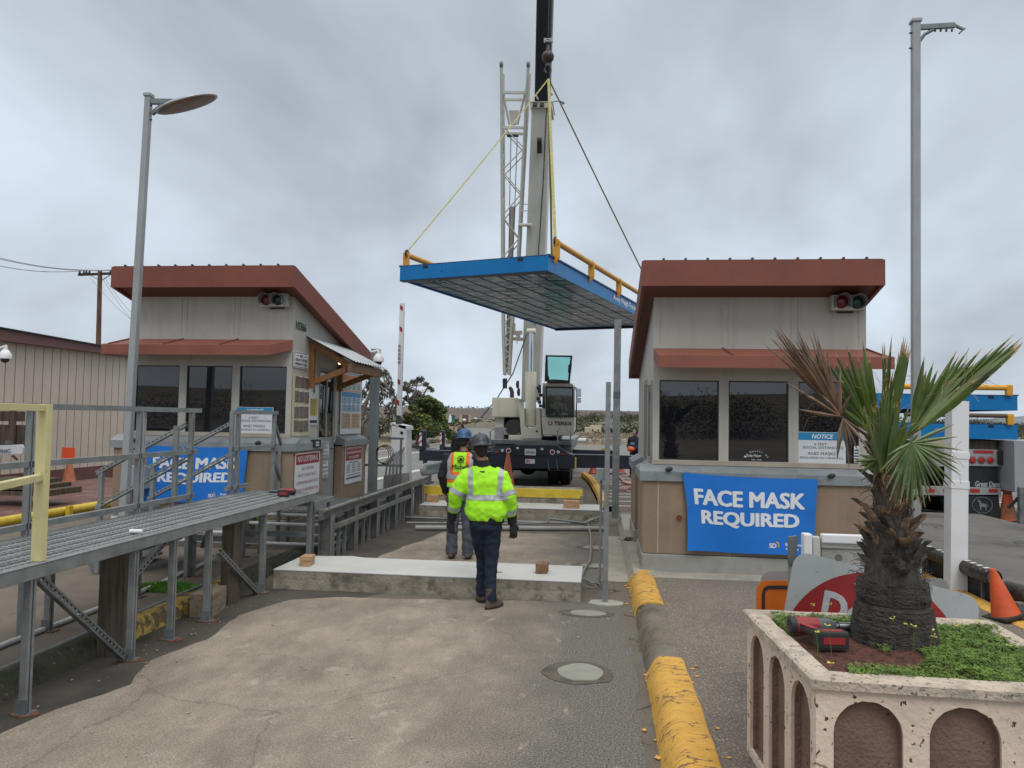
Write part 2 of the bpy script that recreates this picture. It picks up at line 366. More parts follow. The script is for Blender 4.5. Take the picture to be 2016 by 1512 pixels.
# the weigh lane: darker asphalt, dirt film with a sharp left edge
sheet('weigh_lane', [(-4.1, -4), (.66, -4), (.66, 16), (.2, 19), (-.4, 27), (-3.6, 27), (-4.1, 16)], .004, asph)
film = mat('dried_mud_film', (.24, .205, .155), .9, 0, .14, 1.3, .3, 120)
def film_nodes():
    t = film.node_tree; n = t.nodes; l = t.links; b = n['Principled BSDF']
    src = b.inputs['Base Color'].links[0].from_socket
    co = n.new('ShaderNodeTexCoord'); sp = n.new('ShaderNodeSeparateXYZ'); l.new(co.outputs['Object'], sp.inputs[0])
    nz = n.new('ShaderNodeTexNoise'); nz.inputs['Scale'].default_value = 1.6; nz.inputs['Detail'].default_value = 9; nz.inputs['Roughness'].default_value = .68; l.new(co.outputs['Object'], nz.inputs['Vector'])
    a = n.new('ShaderNodeMath'); a.operation = 'MULTIPLY_ADD'; a.inputs[1].default_value = 1.5; l.new(nz.outputs[0], a.inputs[0]); l.new(sp.outputs[0], a.inputs[2])
    r = n.new('ShaderNodeMapRange'); r.inputs[1].default_value = -.45; r.inputs[2].default_value = .5; l.new(a.outputs[0], r.inputs[0])
    # streaks along the direction of travel, pale scoured spots and stones
    m2 = n.new('ShaderNodeMapping'); m2.inputs['Scale'].default_value = (1.7, .95, 1); l.new(co.outputs['Object'], m2.inputs[0])
    z2 = n.new('ShaderNodeTexNoise'); z2.inputs['Scale'].default_value = 1; z2.inputs['Detail'].default_value = 10; z2.inputs['Roughness'].default_value = .7; l.new(m2.outputs[0], z2.inputs['Vector'])
    r2 = n.new('ShaderNodeValToRGB'); q = r2.color_ramp; q.elements[0].position = .36; q.elements[0].color = (.18, .155, .12, 1); q.elements[1].position = .66; q.elements[1].color = (.34, .29, .23, 1)
    e = q.elements.new(.5); e.color = (.25, .215, .168, 1); l.new(z2.outputs[0], r2.inputs[0])
    z3 = n.new('ShaderNodeTexNoise'); z3.inputs['Scale'].default_value = 75; z3.inputs['Detail'].default_value = 5; l.new(co.outputs['Object'], z3.inputs['Vector'])
    mr = n.new('ShaderNodeMapRange'); mr.inputs[1].default_value = .4; mr.inputs[2].default_value = .62; mr.inputs[3].default_value = .78; mr.inputs[4].default_value = 1.2; l.new(z3.outputs[0], mr.inputs[0])
    sc_ = n.new('ShaderNodeVectorMath'); sc_.operation = 'SCALE'; l.new(r2.outputs[0], sc_.inputs[0]); l.new(mr.outputs[0], sc_.inputs[3])
    # reddish-white scuffs near the camera
    z4 = n.new('ShaderNodeTexNoise'); z4.inputs['Scale'].default_value = 2.6; z4.inputs['Detail'].default_value = 12; z4.inputs['Roughness'].default_value = .8; l.new(co.outputs['Object'], z4.inputs['Vector'])
    m4 = n.new('ShaderNodeMapRange'); m4.inputs[1].default_value = .57; m4.inputs[2].default_value = .66; m4.inputs[4].default_value = .6; l.new(z4.outputs[0], m4.inputs[0])
    x4 = n.new('ShaderNodeMix'); x4.data_type = 'RGBA'; l.new(m4.outputs[0], x4.inputs[0]); l.new(sc_.outputs[0], x4.inputs[6]); x4.inputs[7].default_value = (.47, .40, .345, 1)
    x = n.new('ShaderNodeMix'); x.data_type = 'RGBA'; l.new(r.outputs[0], x.inputs[0]); l.new(x4.outputs[2], x.inputs[6])
    asr = n.new('ShaderNodeValToRGB'); asr.color_ramp.elements[0].position = .38; asr.color_ramp.elements[0].color = (.062, .056, .049, 1)
    asr.color_ramp.elements[1].position = .66; asr.color_ramp.elements[1].color = (.21, .195, .17, 1); l.new(z3.outputs[0], asr.inputs[0])
    l.new(asr.outputs[0], x.inputs[7]); l.new(x.outputs[2], b.inputs['Base Color'])
film_nodes()
def overlay(m, scale, thr, soft, col, amt, stretch=(1, 1, 1), crackw=None):
    t = m.node_tree; n = t.nodes; l = t.links; b = n['Principled BSDF']; src = b.inputs['Base Color'].links[0].from_socket
    co = n.new('ShaderNodeTexCoord'); mp = n.new('ShaderNodeMapping'); mp.inputs['Scale'].default_value = stretch; l.new(co.outputs['Object'], mp.inputs[0])
    z = n.new('ShaderNodeTexNoise'); z.inputs['Scale'].default_value = scale; z.inputs['Detail'].default_value = 7; z.inputs['Roughness'].default_value = .65; l.new(mp.outputs[0], z.inputs['Vector'])
    q = n.new('ShaderNodeMapRange'); q.inputs[1].default_value = thr; q.inputs[2].default_value = thr + soft; q.inputs[4].default_value = amt; l.new(z.outputs[0], q.inputs[0]); f = q.outputs[0]
    if crackw:
        ad = n.new('ShaderNodeVectorMath'); ad.operation = 'MULTIPLY_ADD'; ad.inputs[1].default_value = (.55,) * 3; l.new(z.outputs['Color'], ad.inputs[0]); l.new(mp.outputs[0], ad.inputs[2])
        vo = n.new('ShaderNodeTexVoronoi'); vo.feature = 'DISTANCE_TO_EDGE'; vo.inputs['Scale'].default_value = scale * .5; l.new(ad.outputs[0], vo.inputs['Vector'])
        q.inputs[0].default_value = 0; l.new(vo.outputs['Distance'], q.inputs[0]); q.inputs[1].default_value = crackw; q.inputs[2].default_value = crackw * .3
    x = n.new('ShaderNodeMix'); x.data_type = 'RGBA'; l.new(f, x.inputs[0]); l.new(src, x.inputs[6]); x.inputs[7].default_value = (*col, 1); l.new(x.outputs[2], b.inputs['Base Color'])
overlay(film, 1.2, .56, .12, (.13, .112, .09), .4)                       # damp and oily blotches
overlay(film, 3.5, .62, .05, (.40, .33, .28), .5, (1, .5, 1))             # scoured pinkish scuffs
overlay(film, .9, 0, 0, (.11, .095, .075), .55, (1, 1, 1), .0045)           # cracks
overlay(film, 45, .66, .03, (.07, .06, .05), .8)                          # grit
overlay(film, 38, .67, .02, (.52, .48, .42), .8)
overlay(asph, 1.6, .58, .1, (.07, .06, .048), .6, (1.6, .5, 1))
def wob(pts, amp=.035, n=10, seed=1):
    rnd = random.Random(seed); o = []
    for i in range(len(pts)):
        a, b = V((*pts[i], 0)), V((*pts[(i + 1) % len(pts)], 0)); k = max(1, int((b - a).length * n))
        for j in range(k):
            p = a.lerp(b, j / k); nz = mnoise.noise_vector(p * 2.3 + V((seed, 0, 0))) * amp * 1.6 + mnoise.noise_vector(p * 9) * amp * .5
            o.append((p.x + nz.x, p.y + nz.y))
    return o
edge_l = [(-3.72, .5), (-3.66, 3.2), (-3.65, 4.45), (-3.57, 4.9), (-3.38, 5.33), (-3.56, 5.9), (-3.42, 6.49), (-3.5, 7.27), (-3.3, 8.0), (-2.95, 8.19)]
sheet('dried_mud', wob([(p[0], p[1]) for p in edge_l] + [(-.2, 8.5), (.30, 8.5), (.33, .5)]), .008, film)
sheet('dried_mud', wob([(-3.25, 9.2), (-3.1, 10.4), (-3.05, 11.0), (-2.8, 12.2), (-2.65, 13.4), (.2, 13.4), (.2, 9.2)], seed=3), .008, film)
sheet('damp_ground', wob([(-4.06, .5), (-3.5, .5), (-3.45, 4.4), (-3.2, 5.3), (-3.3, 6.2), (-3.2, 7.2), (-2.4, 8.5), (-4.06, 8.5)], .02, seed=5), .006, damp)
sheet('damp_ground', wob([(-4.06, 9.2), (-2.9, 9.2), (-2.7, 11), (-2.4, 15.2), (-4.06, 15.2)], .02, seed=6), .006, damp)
for i, (cx, cy, rx, ry) in enumerate(((-.11, 6.14, .185, .2), (-.085, 8.0, .19, .11), (-.02, 10.6, .2, .13), (-.02, 12.1, .2, .15))):   # cored holes filled with grout
    ring = []; ring2 = []
    for k in range(30):
        a = 2 * math.pi * k / 30; w_ = 1 + .12 * mnoise.noise(V((math.cos(a) * 1.7, math.sin(a) * 1.7, i * 5)))
        ring.append((cx + rx * w_ * math.cos(a), cy + ry * w_ * math.sin(a))); ring2.append((cx - .02 + rx * 1.55 * w_ * math.cos(a + .3), cy + ry * 1.35 * w_ * math.sin(a + .3)))
    sheet('damp_ring', ring2, .012, mat('grout_ring', (.09, .078, .06), .9, var=.3, scale=9, spots=[(60, .6, .05, (.22, .2, .17), .6)]))
    mb = MB(); mb.prism([(x, y, .002) for x, y in ring], (0, 0, .018)); struct(mb.build('grout_patch', mat('grout', (.24, .245, .205), .8, var=.1, scale=7, bump=.2), bevel=.004, seg=1))
mb = MB(); mb.prism([(.105 + .19 * math.cos(k * .35) * (1 + .1 * math.sin(k * 2)), 8.47 + .13 * math.sin(k * .35), .003) for k in range(18)], (0, 0, .022))
struct(mb.build('grout_patch', mat('grout_pale', (.33, .33, .29), .8, var=.1, scale=7, bump=.2), bevel=.005, seg=1))
# right island
mb = MB(); mb.prism([(.64, -3, -.02), (4.05, -3, -.02), (4.05, 15.1, -.02), (3.7, 15.5, -.02), (.9, 15.5, -.02), (.64, 15.1, -.02)], (0, 0, .155))
struct(mb.build('island_pavement', isl))
def kerb(name, xs, y0, y1, m, seed=0, amp=.006, n=18, back=None):
    """xs: cross-section points (x, z) ; wobbling run along Y"""
    rs = []
    for i in range(n + 1):
        y = y0 + (y1 - y0) * i / n
        rs.append([(x + amp * 1.5 * mnoise.noise(V((y * 3, z * 9, seed))), y, z + (amp * mnoise.noise(V((y * 4, x * 9, seed + 5))) if z > .05 else 0)) for x, z in xs])
    mb = MB(); mb.rings(rs); o = mb.build(name, m, smooth=True); return struct(o)
kx = [(.395, -.01), (.43, .07), (.475, .125), (.52, .148), (.66, .15), (.67, -.01)]
ky = [(.385, -.01), (.42, .09), (.46, .142), (.50, .162), (.53, .166), (.665, .158), (.685, .14), (.685, -.01)]
chip = mat('chipped_kerb_paint', (.62, .345, .06), .7, 0, .09, 5, .9, 22, stretch=(1, 2.6, 1), crack=(4.2, .04, (.14, .09, .045), .5), spots=[(6.5, .635, .012, (.16, .11, .06), .95), (11, .66, .01, (.10, .08, .06), .9)])
kerb('kerb', kx, 6.15, 8.0, mat('kerb_asphalt', (.15, .13, .10), .9, 0, .3, 4, .5, 90, spots=[(7, .6, .08, (.03, .035, .015), .7), (90, .6, .05, (.24, .22, .19), .5)]), 3, .012)
kerb('yellow_kerb', ky, 2.2, 6.15, chip, 1, .012, 60)
kerb('yellow_kerb', ky, 7.95, 9.62, chip, 2, .012, 30)
mb = MB()
for i in range(46):   # paint flakes shed beside the kerb
    y = random.choice((random.uniform(3.6, 6.2), random.uniform(7.9, 9.6))); x = random.choice((random.gauss(.375, .02), random.gauss(.735, .02))); z = .012 if x < .5 else .139; r = random.uniform(.008, .03)
    a0 = random.random() * 6; mb.prism([(x + r * math.cos(a0 + k * 1.25) * random.uniform(.5, 1), y + r * math.sin(a0 + k * 1.25) * random.uniform(.5, 1.2), z) for k in range(5)], (0, 0, .003))
struct(mb.build('paint_flakes', chip), 'stuff')
kc = [(.385, -.01), (.42, .06), (.455, .15), (.62, .155), (.62, -.01)]
kerb('kerb', kc, 9.62, 13.2, islandc, 4, .003); kerb('kerb', kc, 13.22, 15.2, islandc, 5, .003)
mb = MB(); mb.box(.1, .40, 9.62, 13.3, .002, .02); struct(mb.build('gutter_strip', islandc, bevel=.006, seg=1))
mb = MB(); mb.box(.60, 3.9, 9.35, 9.75, .10, .148); mb.box(.45, .72, 9.4, 15.3, .1, .16); struct(mb.build('concrete_apron', islandc, bevel=.006, seg=1))
kerb('yellow_kerb', [(3.95, -.01), (3.93, .14), (3.98, .16), (4.12, .16), (4.15, -.01)], 1, 15, chip, 9, .006, 30)
# curved yellow kerb beyond
pts = [atz(*p, .0) for p in ((1186, 1000), (1184, 985), (1178, 972), (1168, 956), (1158, 945), (1150, 939))]
mb = MB(); mb.path([p + Z_ * .07 for p in pts], [.1, .11, .12, .12, .13, .12], 8); struct(mb.build('yellow_kerb', chip, smooth=True))
# striped paint, beyond the right booth
mb = MB()
for py in (941, 947.5, 953, 966, 972.6, 978.5, 987, 996.5):
    a, b = atz(1160 + (py - 941) * .45, py), atz(1330, py + 2); mb.prism([(a.x, a.y, .005), (b.x, b.y, .005), (b.x, b.y + .11, .005), (a.x, a.y + .11, .005)], (0, 0, .003))
linem = mat('road_line_paint', (.52, .51, .47), .8, 0, .1, 3, spots=[(12, .58, .08, (.22, .21, .2), .7)])
struct(mb.build('striped_marking', linem))
sheet('striped_asphalt', [tuple(atz(*p)[:2]) for p in ((1150, 937), (1340, 937), (1340, 1010), (1186, 1008))], .004, mat('reddish_asphalt', (.115, .085, .072), .9, var=.15, scale=2, bump=.2))
def line_px(a, b, wid):
    a, b = atz(*a), atz(*b); d = (b - a).normalized(); x = V((-d.y, d.x, 0)) * wid / 2
    mb.prism([(p.x, p.y, .005) for p in (a - x, b - x, b + x, a + x)], (0, 0, .003))
mb = MB()
for a, b, w_ in (((735, 890), (905, 868), .22), ((735, 905), (905, 877), .22), ((735, 945), (830, 925), .3), ((960, 843), (900, 833), .5), ((1700, 985), (1860, 1010), .2), ((1930, 1010), (2060, 1032), .2), ((1780, 1000), (2060, 985), .18), ((1900, 990), (2060, 1003), .15), ((1560, 1036), (1990, 1068), .12), ((1820, 1085), (2100, 1175), .12)):
    line_px(a, b, w_)
struct(mb.build('road_marking', linem))
# left island and its kerb
mb = MB(); mb.prism([(-4.2, -3, -.02), (-4.2, 15.2, -.02), (-4.6, 15.6, -.02), (-8.4, 15.6, -.02), (-8.9, 15, -.02), (-8.9, -3, -.02)], (0, 0, .16))
struct(mb.build('island_pavement', mat('island_asphalt', (.145, .12, .096), .9, 0, .2, 1.2, .35, 120, spots=[(100, .6, .05, (.26, .235, .2), .5), (2.5, .58, .12, (.085, .075, .055), .6)])))
lk = [(-4.02, -.01), (-4.05, .10), (-4.11, .15), (-4.2, .152), (-4.22, -.01)]
faded = mat('faded_kerb_paint', (.40, .27, .07), .85, 0, .25, 5, .5, 30, spots=[(8, .5, .05, (.06, .05, .03), .85), (3.5, .58, .06, (.13, .11, .08), .8)])
kerb('kerb', lk, -2, 6.15, mossy, 6, .012, 40); kerb('faded_yellow_kerb', lk, 6.15, 8.3, faded, 7, .012, 24); kerb('kerb', lk, 8.3, 15, mossy, 8, .01, 40)
# grass tuft by the kerb and weeds
def grass(name, spots, n, h, m, kind='stuff', lean=.5):
    mb = MB()
    for i in range(n):
        cx, cy, cz, rx, ry = random.choice(spots); a = random.random() * 6.28; r = math.sqrt(random.random())
        p = V((cx + rx * r * math.cos(a), cy + ry * r * math.sin(a), cz)); hh = h * random.uniform(.4, 1.1) * (1.15 - r * .6); a = random.random() * 6.28; w_ = h * .055
        s_ = V((math.cos(a), math.sin(a), 0)); t = V((random.gauss(0, 1), random.gauss(0, 1), 0)) * hh * lean
        mb.add([p - s_ * w_, p + s_ * w_, p + t * .4 + Z_ * hh * .6 + s_ * w_ * .7, p + t + Z_ * hh], [(0, 1, 2), (0, 2, 3)])
    o = mb.build(name, m); return struct(o, kind)
greeng = mat('fresh_grass', (.11, .26, .03), .8, 0, .3, 6)
gp = atz(330, 1158, .15)
grass('grass_patch', [(gp.x, gp.y, .14, .36, .19)], 2600, .085, greeng)
# foundations of the missing weighbridge deck
def slab(name, x0, x1, y0, y1, z1, label):
    t = thing(name, label, 'foundation', ((x0 + x1) / 2, (y0 + y1) / 2, 0))
    mb = MB(); n = 26; rs = []
    for i in range(n + 1):
        x = x0 + (x1 - x0) * i / n; w_ = .012 * mnoise.noise(V((x * 3, y0, 0))); b_ = .02 * mnoise.noise(V((x * 2, y0, 7)))
        rs.append([(x, y0 - .02 + b_, -.02), (x, y0 + w_, z1 * .5), (x, y0, z1 - .012), (x, y1, z1 - .012), (x, y1, -.02)])
    mb.rings(rs); mb.build('concrete_base', oldconc, t)
    mb = MB(); mb.box(x0 - .004, x1 + .004, y0 - .006, y1 + .004, z1 - .012, z1 + .004); mb.build('grout_top', slabw, t, bevel=.004, seg=1); return t
slab('concrete_foundation', -3.70, -.17, 8.52, 9.42, .22, 'low concrete footing with smooth white top, nearest to the camera, wooden blocks on it')
slab('concrete_foundation', -3.6, .06, 15.3, 16.28, .22, 'second concrete footing with white top in front of the yellow-edged ramp')
t = thing('approach_ramp', 'concrete ramp block with bright yellow steel edge behind the second footing', 'ramp', (-2, 17, 0))
mb = MB(); mb.prism([(-3.72, 16.3, -.02), (-3.72, 16.3, .505), (-3.72, 17.1, .505), (-3.72, 21.5, 0.01), (-3.72, 21.5, -.02)], (3.38, 0, 0)); mb.build('concrete_base', oldconc, t)
mb = MB(); mb.box(-3.74, -.32, 16.285, 16.4, .34, .52); mb.build('edge_angle', yell, t)
mb = MB(); mb.box(-.36, -.30, 16.27, 17.1, 0, .40); mb.build('end_cheek', oldconc, t)
tag(MB().box(-.28, .12, 16.35, 16.6, 0, .2).build('concrete_block', islandc, bevel=.01), 'small rough concrete block beside the yellow-edged ramp', 'concrete block')
def wblock(c, sx, sy, sz, rz, label, m=woodnew, split=True):
    t = thing('wood_block', label, 'wood block', c, 'timber blocks laid on the footings'); u = V((math.cos(rz), math.sin(rz), 0)); w_ = V((-u.y, u.x, 0)); c = V(c); h = sz / 2 if split else sz
    for k in range(2 if split else 1):
        mb = MB(); mb.obox(c + Z_ * (h * (k + .5) + .001 * k) + u * .004 * k, u * sx / 2, w_ * sy / 2, Z_ * (h / 2 - .001)); mb.build('plank', m, t, bevel=.003, seg=1)
wblock(atz(598, 1115, .225) + Y_ * .1, .13, .2, .11, .1, 'two short pale planks stacked on the left end of the nearest footing')
woodbrown = mat('brown_lumber', (.20, .11, .055), .75, 0, .35, 5, .3, 30, stretch=(8, 1, 8))
wblock(atz(1066, 1130, .225) + Y_ * .1, .13, .2, .11, -.05, 'dark brown wood block on the right end of the nearest footing', woodbrown, False)
wblock(atz(850, 989, .225) + Y_ * .1, .22, .2, .15, 0, 'wood block on the left end of the second footing, beside the guardrail', woodnew, False)
wblock(atz(1125, 1001, .225) + Y_ * .1, .32, .2, .15, 0, 'wood block on the right end of the second footing below the yellow edge', woodnew, False)
c_ = atz(982, 1127, .226); tag(MB().obox(c_ + Z_ * .004, V((.035, .008, 0)), V((-.003, .016, 0)), Z_ * .004).build('wood_chip', woodnew), 'thin pale wood chip lying on the nearest footing', 'wood chip')
# ================================================================= BOOTHS
reveal = mat('joint_white', (.5, .47, .42), .8)
def booth(xl, s, yf, dz, zb, label):
    w, dep = 2.60, 3.35
    t = thing('weigh_booth', label, 'booth', (xl + s * w / 2, yf + dep / 2, .12), 'weighbridge ticket booths')
    def B(mb, u0, u1, y0, y1, z0, z1): return mb.box(*sorted((xl + s * u0, xl + s * u1)), y0, y1, z0, z1)
    zs = 1.27 + dz; zc = zb + (.235 if s > 0 else .30)
    door = (yf + 1.12, yf + 1.95)
    mb = MB(); B(mb, -.135, w + .13, yf - .155, door[0] - .03, zb - .1, zc); B(mb, -.135, w + .13, door[1] + .06, yf + dep + .1, zb - .1, zc); B(mb, .02, w + .13, door[0] - .03, door[1] + .06, zb - .1, zc)
    mb.build('concrete_plinth', conc, t, bevel=.008, seg=1)
    mb = MB(); B(mb, -.12, w + .12, yf - .14, yf - .02, zc + .01, zs + .02); B(mb, -.12, .02, yf - .02, door[0] - .03, zc + .01, zs + .02); B(mb, -.12, .02, door[1] + .08, yf + dep, zc + .01, zs + .02); B(mb, w, w + .12, yf - .02, yf + dep, zc + .01, zs + .02); B(mb, .02, w, yf + dep - .1, yf + dep, zc + .01, zs + .02)
    mb.build('stucco_wall', tan, t)
    mb = MB()
    for u in (.06, .93, 1.8): B(mb, u, u + .008, yf - .143, yf - .139, zc + .01, zs)
    B(mb, -.123, -.119, yf + .03, yf + .04, zc + .01, zs); mb.build('wall_joint', reveal, t)
    # sloping steel sill, with vertical lip
    def sill(y0, y1, front):
        m_ = MB(); a = -.16; pr = [(a, zs - .005), (a, zs + .105), (.0, zs + .19), (.02, zs + .19), (.02, zs - .005)]
        m_.prism([(xl + s * u, y0, z) for u, z in pr], (0, y1 - y0, 0)); return m_
    sl = sill(yf - .02, door[0] - .03, 1); sl2 = sill(door[1] + .08, yf + dep + .02, 0)
    pr = [(yf - .175, zs - .008), (yf - .175, zs + .108), (yf, zs + .192), (yf, zs - .008)]
    sl.prism([(xl - s * .165, y, z) for y, z in pr], (s * (w + .33), 0, 0))
    mb_ = MB(); mb_.add(sl2.v, sl2.f); mb_.build('steel_sill', mat('sill_flashing', (.25, .275, .29), .45, .25, .12, 5, spots=[(14, .6, .1, (.34, .36, .37), .5)]), t)
    sl.build('steel_sill', mat('sill_flashing', (.25, .275, .29), .45, .25, .12, 5, spots=[(14, .6, .1, (.34, .36, .37), .5)]), t)
    # upper walls
    zw0, zw1 = 1.52 + dz, 2.53 + dz; zr = 3.70 + dz; th = .1
    win = ((.08, .82), (.94, 1.67), (1.79, 2.51))
    mb = MB(); B(mb, 0, w, yf, yf + th, zs + .19, zw0); B(mb, 0, w, yf, yf + th, zw1, zr)
    us = [0] + [x for p in win for x in p] + [w]
    for i in range(0, 8, 2): B(mb, us[i], us[i + 1], yf, yf + th, zw0, zw1)
    slope = .27
    def side(u0, u1, y0, y1, z0, z1a, z1b):
        p = [(xl + s * u0, y0, z0), (xl + s * u0, y0, z1a), (xl + s * u0, y1, z1b), (xl + s * u0, y1, z0)]
        mb.prism(p, (s * (u1 - u0), 0, 0))
    zt = lambda y: zr - slope * (y - yf)
    side(0, th, yf + th, door[0], zs + .1, zt(yf + th), zt(door[0])); side(0, th, door[0], door[1], 2.6 + dz, zt(door[0]), zt(door[1])); side(0, th, door[1], yf + dep, zs + .1, zt(door[1]), zt(yf + dep))
    side(w - th, w, yf + th, yf + dep, zs + .1, zt(yf + th), zt(yf + dep)); B(mb, 0.0, w, yf + dep - .002, yf + dep + .09, zs + .1, zt(yf + dep))
    mb.build('upper_wall', cream, t)
    mb = MB()
    for u in (.845, 1.695): B(mb, u, u + .012, yf - .006, yf, 3.0 + dz, zr - .1); B(mb, u + .085, u + .097, yf - .006, yf, 3.0 + dz, zr - .1)
    B(mb, .08, 2.52, yf - .005, yf, zr - .108, zr - .095); B(mb, .08, .09, yf - .005, yf, 3.0 + dz, zr - .1); B(mb, 2.51, 2.52, yf - .005, yf, 3.0 + dz, zr - .1)
    mb.build('panel_trim', creamtrim, t)
    mb = MB(); B(mb, -.01, w + .01, yf - .02, yf, zs + .19, zs + .245); mb.build('sill_trim', mat('beige_trim', (.37, .32, .26), .6, var=.08), t)
    for (a, b) in win:
        mb = MB(); B(mb, a, b, yf + .012, yf + .03, zw0, zw0 + .015); B(mb, a, b, yf + .012, yf + .03, zw1 - .015, zw1); B(mb, a, a + .015, yf + .012, yf + .03, zw0 + .015, zw1 - .015); B(mb, b - .015, b, yf + .012, yf + .03, zw0 + .015, zw1 - .015)
        f = mb.build('window', framek, t); mb = MB(); B(mb, a + .01, b - .01, yf + .03, yf + .036, zw0 + .01, zw1 - .01); mb.build('pane', glassdk, f)
    # lane-side sliding window on the corner panel of the right booth
    if s > 0:
        mb = MB(); B(mb, -.02, .0, yf + .1, yf + .72, zw0 - .03, zw0 + .01); B(mb, -.02, 0, yf + .1, yf + .72, zw1 - .05, zw1); B(mb, -.02, 0, yf + .1, yf + .13, zw0, zw1 - .05); B(mb, -.02, 0, yf + .69, yf + .72, zw0, zw1 - .05)
        f = mb.build('side_window', frameal, t); mb = MB(); B(mb, -.012, -.004, yf + .13, yf + .69, zw0, zw1 - .05); mb.build('pane', glassdk, f)
    # door
    y0, y1 = door
    mb = MB(); B(mb, .005, .06, y0, y0 + .05, zc - .05, 2.6 + dz); B(mb, .005, .06, y1 - .05, y1, zc - .05, 2.6 + dz); B(mb, .005, .06, y0 + .05, y1 - .05, 2.54 + dz, 2.6 + dz); B(mb, .01, .06, y0 + .05, y1 - .05, zc - .05, 1.24 + dz); B(mb, .01, .06, y0 + .05, y1 - .05, 1.24 + dz, 1.44 + dz)
    d = mb.build('door', mat('grey_door', (.27, .275, .255), .55, var=.08), t, bevel=.004, seg=1)
    mb = MB(); B(mb, .0, .012, y0 + .05, y1 - .05, 1.225 + dz, 1.235 + dz); mb.build('door_seam', framek, d)
    mb = MB(); ym = (y0 + y1) / 2
    B(mb, .02, .026, y0 + .07, ym - .02, 1.46 + dz, 2.52 + dz); B(mb, .02, .026, ym + .02, y1 - .07, 1.46 + dz, 2.52 + dz); mb.build('pane', glassdk, d)
    mb = MB(); B(mb, .0, .03, ym - .02, ym + .02, 1.45 + dz, 2.53 + dz); B(mb, 0, .03, y0 + .05, y0 + .07, 1.45 + dz, 2.53 + dz); B(mb, 0, .03, y1 - .07, y1 - .05, 1.45 + dz, 2.53 + dz); mb.build('pane_frame', frameal, d)
    mb = MB(); mb.ball((xl - s * .05, y0 + .10, 1.34 + dz), .03); mb.build('handle', chrome, d, smooth=True)
    # roof: fascia all round, falling to the back, with soffit and standing ribs
    yo, yb, uo, up = yf - .45, yf + dep + .05, -.18, w + .07
    zF = 3.97 + dz; zB = 3.66 + dz; fall = (3.66 - 2.73) / (yb - yo)
    mb = MB(); zz = lambda y, z: z - fall * (y - yo)
    B(mb, uo, up, yo, yo + .04, zB, zF)
    for u in (uo, up - .04):
        mb.prism([(xl + s * u, yo + .04, zz(yo + .04, zB) + .005), (xl + s * u, yo + .04, zF), (xl + s * u, yb, zz(yb, zF)), (xl + s * u, yb, zz(yb, zB))], (s * .04, 0, 0))
    B(mb, uo + .04, up - .04, yb - .04, yb, zz(yb, zB), zz(yb, zF))
    mb.build('fascia', fasc, t)
    mb = MB(); mb.prism([(xl + s * (uo + .04), yo + .04, zB + .03), (xl + s * (uo + .04), yo + .04, zB + .045), (xl + s * (uo + .04), yb - .04, zz(yb - .04, zB) + .045), (xl + s * (uo + .04), yb - .04, zz(yb - .04, zB) + .03)], (s * (up - uo - .08), 0, 0)); mb.build('soffit', mat('soffit_metal', (.12, .035, .024), .6, var=.1), t)
    mb = MB(); mb.prism([(xl + s * (uo + .02), yo + .02, zF), (xl + s * (uo + .02), yo + .02, zF + .012), (xl + s * (uo + .02), yb, zz(yb, zF) + .012), (xl + s * (uo + .02), yb, zz(yb, zF))], (s * (up - uo - .04), 0, 0))
    for k in range(10):
        u = uo + .25 + k * .265; mb.prism([(xl + s * u, yo + .015, zF), (xl + s * u, yo + .015, zF + .035), (xl + s * u, yb, zz(yb, zF) + .035), (xl + s * u, yb, zz(yb, zF))], (s * .028, 0, 0))
    mb.build('roof_sheet', mat('roof_metal', (.09, .03, .022), .5, var=.1), t)
    # awning over the front windows
    ue = .03 if s > 0 else .16; e = w + .16; ya = yf - .48; za = 2.935 + dz
    mb = MB(); P = lambda u, y, z: (xl + s * u, y, z)
    ring0 = [P(.0, yf, za), P(ue, ya, za - .13), P(ue, ya, za - .275), P(0, yf, za - .15)]
    ring1 = [P(e - .16, yf, za), P(e, ya, za - .13), P(e, ya, za - .275), P(e - .16, yf, za - .15)]
    mb.add(ring0 + ring1, [(0, 1, 5, 4), (1, 2, 6, 5), (3, 2, 1, 0), (4, 5, 6, 7), (2, 3, 7, 6)])
    mb.build('awning', fascb, t)
    mb = MB()
    for u in (.86, 1.74, 2.6): mb.bar(P(u, yf - .01, za + .008), P(u + .05, ya + .005, za - .118), .012, .02)
    mb.build('awning_rib', fascb, t)
    return t
booth(.69, 1, 9.85, 0, .12, 'booth with rusty brown slanted roof on the right, behind the palm')
booth(-4.59, -1, 11.0, .2, .15, 'left booth with rusty brown slanted roof and side door, behind the steel walkway')
# ---- canopy over the left booth's door
t = thing('door_canopy', 'small corrugated metal canopy on stained timber brackets over the booth door', 'canopy', (-4.4, 12.3, 2.6))
y0, y1, zc = 11.66, 13.15, 3.19
for y in (y0 + .05, y1 - .1):
    mb = MB(); mb.box(-4.59, -4.51, y - .04, y + .04, 2.44, 3.17); mb.bar((-4.55, y, 2.52), (-3.98, y, 2.74), .07, .09); mb.bar((-4.53, y, 3.13), (-3.90, y, 2.78), .07, .10); mb.build('bracket', woodstain, t, bevel=.005, seg=1)
mb = MB(); mb.box(-3.92, -3.86, y0 - .08, y1 + .05, 2.70, 2.84); mb.build('front_beam', mat('pale_timber', (.20, .115, .06), .7, 0, .25, 4, .2, 30, stretch=(8, 1, 8)), t, bevel=.005, seg=1)
mb = MB(); rs = []; n = 74
for i in range(n + 1):
    y = y0 - .14 + (y1 - y0 + .26) * i / n; dzz = .012 * math.sin(i * math.pi * 2 / 6)
    rs.append([V((-4.6, y, 3.26 + dzz)), V((-3.80, y, 2.86 + dzz)), V((-3.80, y, 2.863 + dzz)), V((-4.6, y, 3.263 + dzz))])
